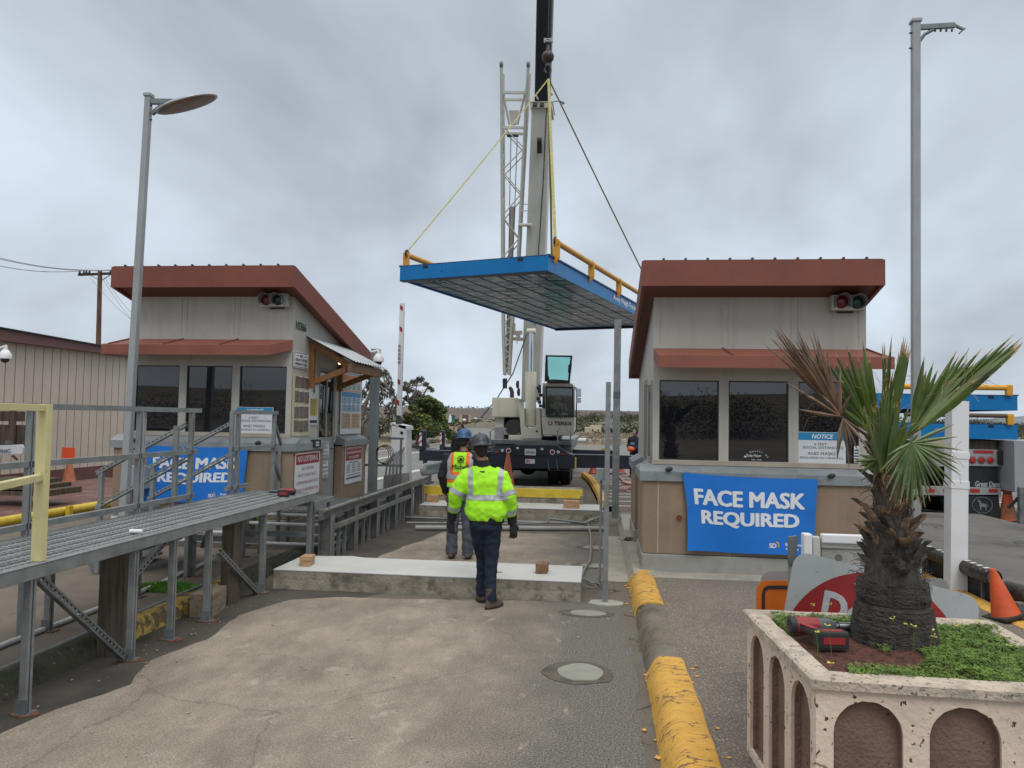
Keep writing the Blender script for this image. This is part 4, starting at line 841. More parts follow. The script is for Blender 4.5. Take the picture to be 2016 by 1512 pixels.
# ---- guardrail along the lane
t = thing('guardrail', 'dull steel guardrail on heavy posts along the lane beside the left booth', 'guardrail', (-3.65, 13, 0))
rs = []
for y, x in ((9.95, -3.66), (12, -3.66), (14, -3.66), (15.9, -3.66), (16.3, -3.7)):
    rs.append([V((x - .05, y, .60)), V((x - .05, y, .735)), V((x + .07, y, .745)), V((x + .07, y, .725)), V((x + .0, y, .70)), V((x, y, .60))])
MB().rings(rs).build('top_rail', galguard, t)
mb = MB(); mb.box(-3.64, -3.58, 10.25, 14.6, .44, .50); mb.build('lower_rail', galguard, t)
mb = MB(); mb.box(-3.80, -3.74, 10.0, 15.8, .56, .58); mb.build('inner_rail', galguard, t)
for y in (10.2, 11.25, 12.4, 13.55, 14.7, 15.65):
    mb = MB(); mb.box(-3.78, -3.60, y - .008, y + .008, 0, .6); mb.box(-3.78, -3.765, y - .075, y + .075, 0, .64); mb.box(-3.615, -3.6, y - .075, y + .075, 0, .64); mb.build('post', galguard, t, bevel=.003, seg=1)
for y in (10.6, 10.85, 11.75, 12.05, 12.9, 13.2, 13.95, 14.25): MB().box(-3.68, -3.635, y - .02, y + .02, .0, .46).build('strut_leg', gal, t)
MB().strut((-3.72, 10.4, .03), (-3.72, 12.6, .42), .05, (1, 0, 0)).build('brace', galguard, t)
MB().strut((-3.80, 12.2, .05), (-3.80, 13.8, .42), .05, (1, 0, 0)).build('brace', galguard, t)
mb = MB()
for y in (10.1, 11.4, 11.6, 12.9, 14.2, 15.4): mb.tube((-3.63, y, .738), (-3.63, y, .752), .014)
mb.build('bolt', framek, t)
# terminal of a second guardrail going right behind it
a, b = aty(835, 925, 17.3), aty(905, 912, 21.0)
t = thing('guardrail', 'short pale W-beam guardrail end behind the two workers', 'guardrail', (a.x, a.y, 0))
pr = [(-.0, -.15), (.05, -.11), (.05, -.06), (0, -.02), (0, .02), (.05, .06), (.05, .11), (0, .15), (-.012, .15), (-.012, -.15)]
mb = MB(); mb.rings([[p + V((x, 0, z)) for x, z in pr] for p in (a, a.lerp(b, .5), b)]); mb.build('w_beam', mat('pale_guardrail', (.36, .40, .39), .5, .2, .08, 3), t)
mb = MB(); mb.ball(a + V((0, -.05, 0)), .07, .22, .14, 14, 8); mb.build('end_shoe', mat('pale_guardrail', ()), t, smooth=True)
for p in (a.lerp(b, .15), a.lerp(b, .6)): MB().box(p.x - .08, p.x, p.y, p.y + .15, 0, p.z + .1).build('post', galguard, t)
# small railing & camera pole behind the booth
t = thing('steel_railing', 'galvanised railing between the left booth and the barrier gate', 'railing', (-4.0, 15.3, .15))
ra, rb = aty(715, 862, 15.2), aty(795, 860, 15.2)
for z in (ra.z, ra.z - .55): MB().bar((ra.x, 15.2, z), (rb.x, 15.2, z), .04, .045).build('rail', galdk, t)
for px in (718, 730, 790): p = aty(px, 860, 15.2); MB().box(p.x - .02, p.x + .02, 15.18, 15.22, .15, ra.z).build('rail_post', galdk, t)
pz = aty(740, 687, 15.0); t = thing('camera_pole', 'grey square steel pole behind the left booth with cable coil', 'pole', (pz.x, 15.0, .15))
MB().box(pz.x - .08, pz.x + .08, 14.92, 15.08, .15, pz.z).build('pole', mat('grey_pole', (.18, .21, .225), .5, .2, .12, 3), t, bevel=.01)
mb = MB(); c = aty(752, 895, 14.9)
for k in range(4): mb.torus(c + X_ * .04 * k * .6, .16 + .012 * k, .007, (.25, 1, 0), 24, 6)
mb.build('cable_coil', framek, t, smooth=True)
def dome_cam(c, arm, label):
    t = thing('dome_camera', label, 'security camera', c, 'white dome cameras'); c = V(c)
    MB().lathe(c, [(.03, .16), (.055, .15), (.09, .09), (.105, .06), (.105, .0), (.09, -.005)], 22).build('housing', white, t, smooth=True)
    MB().lathe(c - Z_ * .005, [(.072, 0), (.066, -.035), (.045, -.06), (.001, -.072)], 20).build('dome', glassdk, t, smooth=True)
    e_ = c + V(arm); MB().path([c + Z_ * .14, c + Z_ * .22, c + Z_ * .22 + (V(arm) - Z_ * .2) * .35, e_], [.035, .035, .03, .03], 10).build('arm', white, t, smooth=True)
    MB().obox(e_, X_ * .012, Y_ * .05, Z_ * .11).build('wall_plate', white, t, bevel=.005)
p = aty(745, 712, 14.6); dome_cam(p, (-.38, .1, .12), 'white dome camera by the low roof corner of the left booth')
p = aty(10, 706, 12.4); dome_cam(p, (-.25, .05, .12), 'white dome camera at the left edge of the photo'); pz = p
mb = MB(); mb.box(p.x - .34, p.x - .26, p.y - .0, p.y + .08, 0, 3.0); tag(mb.build('steel_pole', galdk), 'steel pole holding the dome camera at the left edge', 'pole')
# ================================================================= LAMP POSTS, POSTS
polem = mat('pole_grey_paint', (.31, .335, .345), .5, 0, .07, 2, spots=[(16, .70, .02, (.2, .11, .05), .9)], streak=(40, .3, (.24, .19, .15)))
t = thing('lamp_post', 'tall leaning grey lamp post with round flat lamp in front of the left booth', 'lamp post', aty(240, 1000, 9.95))
b0, b1 = aty(244, 1008, 9.95), aty(293, 190, 9.95); d = (b1 - b0).normalized(); b0 = b0 - d * ((b0.z - .14) / d.z)
b0x = b0
mb = MB(); mb.rings([[c_ + V((sx * h_, sy * h_, 0)) for sx, sy in ((-1, -1), (1, -1), (1, 1), (-1, 1))] for c_, h_ in ((b0, .052), (b1, .041))]); mb.build('pole', polem, t, bevel=.01)
mb = MB(); mb.bar(b1 - d * .005, b1 + d * .035, .11, .11, (0, -1, 0)); mb.build('cap', polem, t)
a0, a1 = aty(299, 200, 9.95), aty(350, 201, 9.95); MB().bar(a0, a1, .06, .07).build('arm', mat('arm_green_grey', (.17, .2, .2), .5, .2), t)
MB().bar(aty(299, 224, 9.95), aty(322, 206, 9.95), .05, .05).build('arm_brace', galdk, t)
mb = MB()
for k in (184 + 24, 236): q = aty(286, k, 9.95); mb.tube(q, q + X_ * .1, .012)
mb.build('bolt', framek, t)
cl = aty(368, 205, 9.8); nn = V((.30, -.62, -.72)).normalized()
dd = (aty(424, 186, 9.8) - aty(313, 225, 9.8)); rad = dd.length / 2
nn = dd.normalized().cross(V((0, 1, 0)).cross(dd.normalized())).normalized()
nrm = (dd.normalized().cross(Y_)).normalized()
view = (EYE - cl).normalized(); side_ = dd.normalized(); upv = (view - side_ * view.dot(side_)).normalized(); third = side_.cross(upv)
tilt = math.asin(.21); dn = (upv * math.sin(tilt) + third * math.cos(tilt)); dn = dn if dn.z < 0 else (upv * math.sin(tilt) - third * math.cos(tilt))
MB().lathe(cl, [(rad * .3, -.05), (rad * .8, -.04), (rad * .98, -.015), (rad, 0), (rad * .985, .01), (rad * .94, .011)], 36, dn).build('lamp_shade', mat('lamp_lid', (.36, .385, .40), .4, .3, .05), t, smooth=True)
MB().lathe(cl, [(rad * .93, .0115), (rad * .91, .016), (rad * .6, .022), (.001, .026)], 36, dn).build('lamp_lens', mat('brown_lens', (.19, .14, .11), .5, 0, .4, 2.5, spots=[(2.4, .5, .06, (.30, .10, .06), .85)], spec=.2), t, smooth=True)
t = thing('lamp_post', 'very tall grey post with short bracket arm standing behind the right booth', 'lamp post', (4.52, 11.6, .0))
b0, b1 = aty(1803, 1110, 11.6), aty(1802.5, 45, 11.6); MB().bar(b0, b1, .108, .108, (0, -1, 0)).build('pole', polem, t, bevel=.012)
d = (b1 - b0).normalized(); MB().bar(b1, b1 + d * .04, .14, .14, (0, -1, 0)).build('cap', polem, t)
p0, p1 = aty(1808, 54, 11.6), aty(1880, 50, 11.6); MB().bar(p0, p1, .05, .07).build('arm', mat('arm_green_grey', ()), t)
MB().path([aty(1810, 82, 11.6), aty(1820, 68, 11.6), aty(1838, 58, 11.6)], .024, 8).build('arm_brace', galdk, t)
mb = MB(); mb.bar(aty(1880, 50, 11.6), aty(1896, 58, 11.6), .03, .03); mb.bar(aty(1900, 56, 11.6), aty(1888, 66, 11.6), .03, .02); mb.build('arm_end', galdk, t)
mb = MB()
for k in range(5): mb.tube(aty(1830 + k * 11, 58, 11.6), aty(1830 + k * 11, 62, 11.6), .015)
for k in (65, 95): q = aty(1790, k, 11.6); mb.tube(q, q + X_ * .1, .012)
mb.build('bolt', framek, t)
sb0, sb1 = aty(1803, 1062, 11.52), aty(1803, 1040, 11.52); MB().bar(sb0, sb1, .15, .05, (0, -1, 0)).build('splice_plate', gal, t)
def gpost(px, ytop, Y, w, label, z0=.0, extra=None):
    p = aty(px[0], ytop, Y); q = atz(px[1], px[2], z0); t = thing('steel_post', label, 'post', q, 'bare galvanised posts beside the right booth')
    mb = MB(); top = V((p.x, q.y, aty(px[0], ytop, q.y).z)); mb.bar(q, top, w, w * .9, (0, -1, 0)); mb.build('post', gal, t, bevel=.004)
    if extra:
        for z in extra: MB().bar(q.lerp(top, z), q.lerp(top, z + .035), w * 1.04, w * .95, (0, -1, 0)).build('dark_patch', mat('pole_tape', (.10, .12, .14), .6), t)
    mb = MB()
    n = int((top.z - q.z) / .1)
    for k in range(n): c = q.lerp(top, (k + .5) / n); mb.tube(c + X_ * w / 2 * .98, c + X_ * (w / 2 + .002), .012)
    mb.build('punched_hole', black, t)
    return t
gpost((1198, 1191, 1189), 752, 8.47, .055, 'shorter bare galvanised post set in a pale grout patch near the kerb')
gpost((1216, 1211, 1020), 630, 14.9, .13, 'taller bare galvanised post behind, at the kerb beside the right booth', .15, (.6,))
b = aty(1181, 935, 8.55); t = thing('junction_box', 'small grey conduit box on a bent conduit beside the shorter post', 'junction box', (b.x, 8.55, 0))
a, c = aty(1173, 945, 8.55), aty(1190, 922, 8.55); MB().box(a.x, c.x, 8.5, 8.6, a.z, c.z).build('box', gal, t, bevel=.006)
zt = a.z
fl = [V((b.x + .015, 8.55, zt)), V((b.x + .012, 8.55, .35)), V((b.x + .01, 8.55, .22)), atz(1186, 1142, .06), atz(1178, 1151, .04), atz(1166, 1148, .04), atz(1144, 1137, .05)]
MB().path(fl, .014, 8).build('flexible_conduit', gal, t, smooth=True)
MB().path([atz(1144, 1137, .06), atz(1150, 1122, .05), atz(1160, 1105, .05), atz(1163, 1082, .05), atz(1163, 1055, .05), atz(1157, 1029, .05)], .014, 8).build('flexible_conduit', gal, t, smooth=True)
MB().path([atz(1162, 1110, .03), atz(1168, 1062, .03)], .009, 6).build('red_stub_pipe', mat('pinkish_pipe', (.35, .15, .13), .6), t)
# pipes across the lane
pm = mat('dusty_grey_pipe', (.27, .265, .25), .6, 0, .15, 3)
gp_ = 'pipes lying across the lane'
pipe('lane_pipe', [atz(818, 1039, .05), atz(1188, 1041, .05)], .045, pm, 'thick grey pipe lying across the lane behind the two workers', 'pipe', gp_)
pipe('lane_pipe', [atz(795, 1018, .06), atz(940, 1024, .06), atz(1060, 1028, .06), atz(1150, 1031, .06), atz(1192, 1004, .1)], .022, gal, 'thin conduit across the lane that bends up to the right kerb, farther one', 'pipe', gp_)
pipe('lane_pipe', [atz(800, 1029, .06), atz(1000, 1031, .06), atz(1074, 1030, .06), atz(1078, 1027, .08), atz(1082, 1021, .12), atz(1150, 1030, .08), atz(1194, 1012, .1)], .018, gal, 'thin kinked conduit resting just in front of the farther one', 'pipe', gp_)
pipe('conduit', [(-3.75, 9.6, .16), (-3.1, 9.52, .2), (-2.2, 9.49, .12)], .02, pvc, 'pale conduit running behind the nearest footing', 'conduit')
# barrier gate
t = thing('barrier_gate', 'white parking barrier box with upright red-marked boom beyond the left booth', 'barrier gate', (-3.95, 14.9, 0))
Yb = 16.6
P = lambda px, py: aty(px, py, Yb)
MB().prism([P(766, 1000), P(771, 833), P(800, 838), P(800, 1000)], (0, .5, 0)).build('cabinet', white, t, bevel=.01)
MB().prism([P(769, 837), P(769, 832), P(802, 839), P(803, 847), P(800, 845)], (0, .54, 0)).build('lid', white, t)
p = P(791, 852); MB().lathe(p - Y_ * .003, [(.035, 0), (.035, .01), (.02, .012), (.02, .004)], 16, (0, -1, 0)).build('lock', framek, t)
bt, bb = P(792, 597), P(786, 818)
boom = MB().bar(bt, bb, .11, .05, (0, -1, 0)).build('boom', white, t, bevel=.004)
MB().prism([P(779, 806), P(779, 835), P(790, 835), P(789, 822)], (0, .06, 0)).build('boom_clamp', mat('dark_grey_paint', (.07, .08, .09), .5), t)
redm = mat('boom_red', (.34, .025, .03), .5)
mb = MB()
for (x0, y0, x1, y1) in ((788.5, 600, 793.5, 613), (787.5, 642, 792.5, 655), (783.5, 745, 788.5, 759), (781, 785, 786.5, 799)):
    a = P(x0, y0) - Y_ * .03; b = P(x1, y1) - Y_ * .03; mb.add([a, V((b.x, a.y, a.z - .05)), b, V((a.x, a.y, b.z + .05))], [(0, 1, 2, 3)])
mb.build('red_marking', redm, boom)
mb = MB(); a, b = P(784.5, 678) - Y_ * .03, P(788.5, 718) - Y_ * .03
for k in range(5): z0 = a.z + (b.z - a.z) * (k + .1) / 5; z1 = a.z + (b.z - a.z) * (k + .85) / 5; mb.add([(a.x, a.y, z0), (b.x, a.y, z0), (b.x, a.y, z1), (a.x, a.y, z1)], [(0, 1, 2, 3)])
mb.build('boom_label', mat('boom_label', (.33, .25, .23), .6), boom)
t = thing('conduit_pedestal', 'grey concrete pedestal with curved conduits in front of the barrier gate', 'pedestal', (-3.6, 15.8, 0))
MB().prism([P(758, 1010), P(760, 935), P(806, 930), P(808, 1000)], (0, -.2, 0)).build('base', mat('pedestal_grey', (.25, .235, .225), .8), t)
for k in range(5):
    a = P(766 + k * 7, 960) - Y_ * .3; MB().path([a, P(767 + k * 7, 930) - Y_ * .3, P(770 + k * 6, 908 - k * 2) - Y_ * .28, P(778 + k * 5, 893 - k * 3) - Y_ * .1], .02, 8).build('conduit', galdk, t, smooth=True)
# ================================================================= SUSPENDED DECK
ZB = 4.7; TH = .27
A, B = atz(787, 552, ZB), atz(1079, 532, ZB); A2 = atz(1064, 652, ZB)
ux = (B - A).normalized(); uy = V((-ux.y, ux.x, 0)); Wd = (B - A).length; Ld = 8.7
def decklet(name, org, ux, uy, Wd, Ld, TH, label, grp, underside=True, text_side=True, rails=(0, 1)):
    t = thing(name, label, 'weighbridge deck', org, grp); org = V(org)
    Q = lambda u, v, z: org + ux * u + uy * v + Z_ * z
    mb = MB(); mb.prism([Q(0, 0, 0), Q(Wd, 0, 0), Q(Wd, 0, TH), Q(0, 0, TH)], uy * .03); mb.build('end_plate', bluep, t)
    mb = MB(); mb.prism([Q(0, Ld, 0), Q(Wd, Ld, 0), Q(Wd, Ld, TH), Q(0, Ld, TH)], uy * -.03); mb.build('end_plate', bluep, t)
    for s in (0, 1):
        u0 = 0 if s == 0 else Wd - .03
        mb = MB(); mb.prism([Q(u0, .03, .0), Q(u0, .03, TH), Q(u0, Ld - .03, TH), Q(u0, Ld - .03, 0)], ux * .03); mb.build('side_plate', bluep, t)
        mb = MB(); uu = -.025 if s == 0 else Wd - .03
        mb.prism([Q(uu, .0, TH), Q(uu, .0, TH + .03), Q(uu, Ld, TH + .03), Q(uu, Ld, TH)], ux * .055); mb.build('side_lip', bluedk, t)
    mb = MB(); mb.prism([Q(.03, 0, TH + .001), Q(Wd - .03, 0, TH + .001), Q(Wd - .03, Ld, TH + .001), Q(.03, Ld, TH + .001)], Z_ * .02); mb.build('top_plate', bluedk, t)
    for u in (.16, .80):
        mb = MB(); mb.obox(Q(Wd * u + .08, -.002, TH - .035), ux * .055, uy * .002, Z_ * .03); mb.build('lifting_pocket', black, t)
    mb = MB(); mb.tube(Q(Wd * .3, -.004, TH * .45), Q(Wd * .3, .01, TH * .45), .014); mb.build('drain_hole', black, t)
    if underside:
        film_ = bpy.data.materials.get('wrapped_underside') or mat('wrapped_underside', (.022, .115, .20), .17, .3, .35, .7, .0, 6, spec=1.)
        if not film_.get('done'):
            film_['done'] = 1; tt = film_.node_tree; n = tt.nodes; l = tt.links; co = n.new('ShaderNodeTexCoord'); m_ = n.new('ShaderNodeMapping'); m_.inputs['Rotation'].default_value = (0, 0, -math.atan2(uy.x, uy.y) * -1); m_.inputs['Scale'].default_value = (.55, 1.5, 1)
            z = n.new('ShaderNodeTexNoise'); z.inputs['Scale'].default_value = 1.6; z.inputs['Detail'].default_value = 1.2; z.inputs['Distortion'].default_value = 1.5; bp = n.new('ShaderNodeBump'); bp.inputs['Strength'].default_value = .22; bp.inputs['Distance'].default_value = .25
            l.new(co.outputs['Object'], m_.inputs[0]); l.new(m_.outputs[0], z.inputs[0]); l.new(z.outputs[0], bp.inputs['Height']); l.new(bp.outputs[0], n['Principled BSDF'].inputs['Normal'])
        k_ = 8; pw = (Wd - .06) / k_
        MB().prism([Q(.03, .03, .028), Q(Wd - .03, .03, .028), Q(Wd - .03, Ld - .03, .028), Q(.03, Ld - .03, .028)], Z_ * .01).build('underside_sheet', film_, t)
        for k in range(1, k_): MB().prism([Q(.03 + k * pw - .008, .2, .022), Q(.03 + k * pw + .008, .2, .022), Q(.03 + k * pw + .008, Ld - .2, .022), Q(.03 + k * pw - .008, Ld - .2, .022)], Z_ * .004).build('seam', black, t)
        mb = MB(); mb.prism([Q(.03, .03, .05), Q(Wd - .03, .03, .05), Q(Wd - .03, Ld - .03, .05), Q(.03, Ld - .03, .05)], Z_ * .01); mb.build('inner_web', black, t)
        nf = mat('navy_flange', (.006, .012, .05), .4); MB().prism([Q(.0, .0, -.02), Q(Wd, 0, -.02), Q(Wd, .16, -.02), Q(0, .16, -.02)], Z_ * .018).build('end_flange', nf, t); mb = MB(); mb.prism([Q(.0, Ld - .12, -.02), Q(Wd, Ld - .12, -.02), Q(Wd, Ld, -.02), Q(0, Ld, -.02)], Z_ * .018); mb.build('end_flange', nf, t)
        for u in (.2, .24, .78, .82): MB().bar(Q(Wd * u, .18, -.01), Q(Wd * u + .0, .55, -.01), .02, .015).build('flange_lug', bluep, t)
    for s in rails:
        u = -.045 if s == 0 else Wd + .045; L0 = .25
        n = 5 if Ld > 6 else 3
        mb = MB(); mb.tube(Q(u, L0, TH + .30), Q(u, Ld - .2, TH + .30), .055, n=14); mb.build('guide_pipe', orangey, t, smooth=True)
        for k in range(n):
            v = L0 + .02 + (Ld - .5) * k / (n - 1); sx = 1 if s else -1
            prf = [(-.09, .36), (-.05, .40), (.05, .40), (.09, .36), (.09, .06), (-.02, -.08 + .02), (-.09, .03)]
            mb = MB(); mb.prism([Q(u - sx * .0, v, TH) + uy * a * .0 + V((0, 0, 0)) + ux * (a * .7) + Z_ * (z - .04) for a, z in prf], uy * .05); b_ = mb.build('pipe_bracket', orangey, t)
    if text_side:
        o_ = Q(Wd + .001, Ld * .585, TH * .5)
        lettering(t, [('Avery Weigh-Tronix', 0, 0, 2.0, .17)], o_, uy, Z_, txtw, 'lettering', .01, 0, .004)
    return Q
Q = decklet('weighbridge_deck', A, ux, uy, Wd, Ld, TH, 'blue weighbridge deck with yellow guide pipes hanging in slings from the crane', None)
# slings and hook
hk = aty(1080, 155, 18.3)
t = thing('lifting_slings', 'yellow webbing slings running from the crane hook to the corners of the hanging blue deck', 'sling', hk)
for (u, v, w_) in ((-.02, .28, .036), (Wd + .02, .28, .03), (Wd + .02, Ld - .25, .024), (-.02, Ld - .25, .03)):
    e_ = Q(u, v, TH + .36); mb = MB(); pts = [hk.lerp(e_, k / 10) - Z_ * (.12 * math.sin(math.pi * k / 10) * .3) for k in range(11)]
    mb.path(pts, w_ * 1.0, 6, True, .22); mb.build('webbing_strap', webbing, t)
    mb = MB(); mb.torus(e_ - Z_ * .03, .06, .018, ux, 14, 8); mb.build('shackle', framek, t)
t = thing('crane_hook', 'dark headache ball with hook and hoist ropes above the slings', 'crane hook', hk)
c = aty(1079, 112, 18.3); dk = mat('greasy_steel', (.06, .05, .045), .45, .4, .4, 5)
MB().ball(c, .15, n=20, m=14).build('ball', dk, t, smooth=True)
MB().lathe(c, [(.05, .13), (.055, .2), (.035, .24), (.035, .3)], 14).build('socket', dk, t, smooth=True)
mb = MB(); mb.torus(c + Z_ * .47, .085, .028, (0, 1, 0), 16, 8, 0, 180); mb.torus(c + Z_ * .36, .085, .028, (0, 1, 0), 16, 8, 180, 360); mb.bar(c + V((-.085, 0, .36)), c + V((-.085, 0, .47)), .05, .05); mb.bar(c + V((.085, 0, .36)), c + V((.085, 0, .47)), .05, .05); mb.build('rope_socket', mat('galv_wedge', (.3, .3, .3), .5, .4), t, smooth=True)
mb = MB(); mb.lathe(c - Z_ * .22, [(.03, .1), (.06, .03), (.06, -.03), (.03, -.06)], 14); mb.torus(c - Z_ * .33, .075, .025, (0, 1, 0), 16, 8, 120, 420); mb.build('hook', dk, t, smooth=True)
mb = MB(); mb.tube(c + Z_ * .5, V((c.x + .02, c.y + .35, 28)), .012, n=6); mb.tube(c + V((.06, 0, .5)), V((c.x + .12, c.y + .35, 28)), .01, n=6); mb.build('hoist_rope', framek, t)
# ================================================================= MOBILE CRANE
YC = 22.3
crane = thing('mobile_crane', 'big cream and navy mobile crane with raised boom holding up the blue deck', 'crane truck', (-1.5, 26, 0))
def CP(x, y, dy=0.): return aty(x, y, YC + dy)
def cpoly(name, px, dy, depth, m, par=crane, bevel=0):
    return MB().prism([CP(*p, dy) for p in px], (0, depth, 0)).build(name, m, par, bevel=bevel)
def cbox(name, x0, y0, x1, y1, dy, depth, m, par=crane, bevel=0):   # straight box from two pixel corners
    a, b = CP(x0, y1, dy), CP(x1, y0, dy); return MB().box(a.x, b.x, a.y, a.y + depth, a.z, b.z).build(name, m, par, bevel=bevel)
rb = cpoly('rear_bumper', [(958, 922), (958, 896), (966, 893), (1012, 876), (1095, 877), (1120, 893), (1131, 897), (1131, 923)], 0, .9, navy, bevel=.01)
MB().box(CP(1012, 0).x, CP(1092, 0).x, YC - .03, YC, CP(1050, 897).z - .012, CP(1050, 897).z + .012).build('bumper_seam', black, rb)
MB().prism([CP(958, 896), CP(966, 893), CP(966, 896)], (0, -.02, 0)).build('bumper_corner', navy, rb)
for x in (959, 1133): cbox('yellow_marker', x - 1.5, 900, x + 1.8, 921, -.03, .02, yell, rb)
for x, y in ((1001, 887), (1087.5, 890)):
    c = CP(x, y, -.02); MB().lathe(c, [(.075, 0), (.075, .012), (.055, .014), (.055, .004)], 20, (0, -1, 0)).build('lamp_ring', white, rb)
    MB().lathe(c - Y_ * .005, [(.055, 0), (.05, .012), (.001, .018)], 20, (0, -1, 0)).build('tail_light', mat('red_lens', (.25, .012, .012), .25), rb, smooth=True)
for x, y in ((979, 891), (1109, 895)):
    c = CP(x, y, -.01); mb = MB(); mb.ball(c, .065, .02, .03, 12, 6); mb.build('marker_lamp', mat('red_lens', ()), rb, smooth=True)
for x, y in ((989, 887), (1099, 890)): MB().lathe(CP(x, y, -.005), [(.045, 0), (.04, .012), (.001, .013)], 16, (0, -1, 0)).build('reverse_lamp', signw, rb)
for x, y in ((1019, 882), (1067, 884)): cbox('white_decal', x - 2.6, y - 2, x + 2.6, y + 2, -.012, .01, signw, rb)
a, b = CP(1033, 896, -.02), CP(1055, 884, -.02); pl = MB().box(a.x, b.x, a.y - .01, a.y, a.z, b.z).build('licence_plate', signw, rb)
lettering(pl, [('8MFE409', 0, -.01, .27, .09)], V(((a.x + b.x) / 2, a.y - .01, (a.z + b.z) / 2)), X_, Z_, txtk)
cbox('sticker', 1034, 904, 1053, 912.5, -.02, .01, signw, rb)
mb = MB(); a = CP(1036, 908, -.03); mb.box(a.x, a.x + .1, a.y, a.y + .003, a.z - .03, a.z + .04); mb.build('sticker_print', mat('sticker_pink', (.5, .15, .2), .6), rb)
# outriggers
for (x0, y0, x1, y1, dy, side_) in ((825, 889, 958, 908, .25, -1), (1131, 895, 1262, 921, .25, 1), (868, 884, 958, 889, 6.4, -1), (1131, 890, 1219, 897, 6.4, 1)):
    a, b = CP(x0, y1, dy), CP(x1, y0, dy)
    if side_ < 0: b.x += .9
    else: a.x -= .9
    if side_ > 0 and dy < 1: z1 = aty(1131, 895, YC + dy).z; z0 = aty(1131, 921, YC + dy).z; b.x = 2.15
    elif dy < 1: z0, z1 = aty(958, 910, YC + dy).z, aty(958, 889, YC + dy).z
    else: z0, z1 = a.z, b.z + .05
    o = MB().box(a.x, b.x, YC + dy, YC + dy + .4, z0, z1).build('outrigger_beam', navy, crane, bevel=.01)
    if side_ > 0 and dy < 1: MB().box(a.x + .9, b.x, YC + dy - .004, YC + dy + .1, z1 - .0, z1 + .02).build('beam_edge', mat('edge_grey', (.3, .3, .32), .5), o)
    jx = a.x + .14 if side_ < 0 else b.x - .14
    MB().tube((jx, YC + dy + .2, .0), (jx, YC + dy + .2, z0), .07).build('jack_leg', galdk, o); MB().lathe((jx, YC + dy + .2, 0.02), [(.28, 0), (.28, .05), (.1, .1)], 18).build('float_pad', galdk, o)
    if side_ < 0:
        for zz in (.45,): MB().box(jx + .5, jx + .9, YC + dy, YC + dy + .3, 0, .35).build('cribbing', wood, o)
for (x, y0, y1, dy) in ((831, 847, 890, .25), (870, 848, 886, 6.2)):
    a, b = CP(x - (6.5 if dy < 1 else 5), y1, dy), CP(x + (6.5 if dy < 1 else 5), y0, dy); o = MB().box(a.x, b.x, a.y, a.y + .22, a.z, b.z).build('outrigger_housing', navy, crane, bevel=.03)
    mb = MB(); w = (b.x - a.x) * .45; h = (b.z - a.z) * .6; mb.box(a.x + .01, a.x + w, a.y - .006, a.y - .001, b.z - .08 - h, b.z - .08); mb.build('white_reflector', signw, o)
    mb = MB()
    for k in range(2): z = b.z - .1 - k * h * .5; mb.add([(a.x + .01, a.y - .01, z - h * .3), (a.x + w, a.y - .01, z - h * .12), (a.x + w, a.y - .01, z + .02), (a.x + .01, a.y - .01, z - h * .15)], [(0, 1, 2, 3)])
    mb.build('red_stripe', mat('reflector_red', (.4, .02, .02), .4), o)
# carrier body, deck, mudguards, wheels
cbox('chassis_frame', 1000, 925, 1100, 905, .9, 9, black)
dkt = mat('grey_deck', (.16, .165, .17), .6, 0, .15, 3)
for x0, x1 in ((966, 1012), (1094, 1125)):
    cbox('mudguard_deck', x0, 872, x1, 888, 1.0, 7, dkt)
cbox('deck_plate', 966, 869, 1125, 873, .8, 10, dkt)
for x in (965, 991, 1098, 1123):
    a = CP(x, 872, .6); MB().path([a, a + Z_ * .36, a + V((.05, .1, .42)), a + V((.05, .3, .42))], .022, 8).build('grab_rail', gal, crane, smooth=True)
def wheel(c, r, w, par, n=32):
    c = V(c); t_ = MB().lathe(c - X_ * w / 2, [(r * .6, 0), (r * .93, .01), (r, .05), (r, w - .05), (r * .93, w - .01), (r * .6, w)], n, (1, 0, 0)).build('tyre', rubber, par, smooth=True)
    MB().lathe(c - X_ * w * .42, [(r * .58, 0), (r * .55, .04), (r * .2, .05), (.001, .05)], 20, (1, 0, 0)).build('rim', galdk, t_)
for y in (YC + 1.6, YC + 3.0, YC + 8.6, YC + 9.9):
    for px in ((1090, 1114) if y < YC + 4 else (1102,)) + ((988,) if y < YC + 4 else (990,)):
        x = aty(px, 940, YC + 1.6).x; wheel((x, y, .53), .53, .33, crane)
for y in (YC + 1.6, YC + 3.0):
    MB().tube((CP(985, 0).x, y, .5), (CP(1095, 0).x, y, .5), .11).build('axle', black, crane); MB().ball((CP(1045, 0).x, y, .5), .26, .3, .24).build('differential', black, crane, smooth=True)
for x in (1078, 1095): a = CP(x, 905, -.03); MB().path([a, a + V((.06, -.02, -.3))], .015, 6).build('hanger_rod', galdk, crane)
MB().bar(CP(1079, 925, 1.0), CP(1128, 927, 1.0), .04, .04).build('mud_flap_bar', galdk, crane)
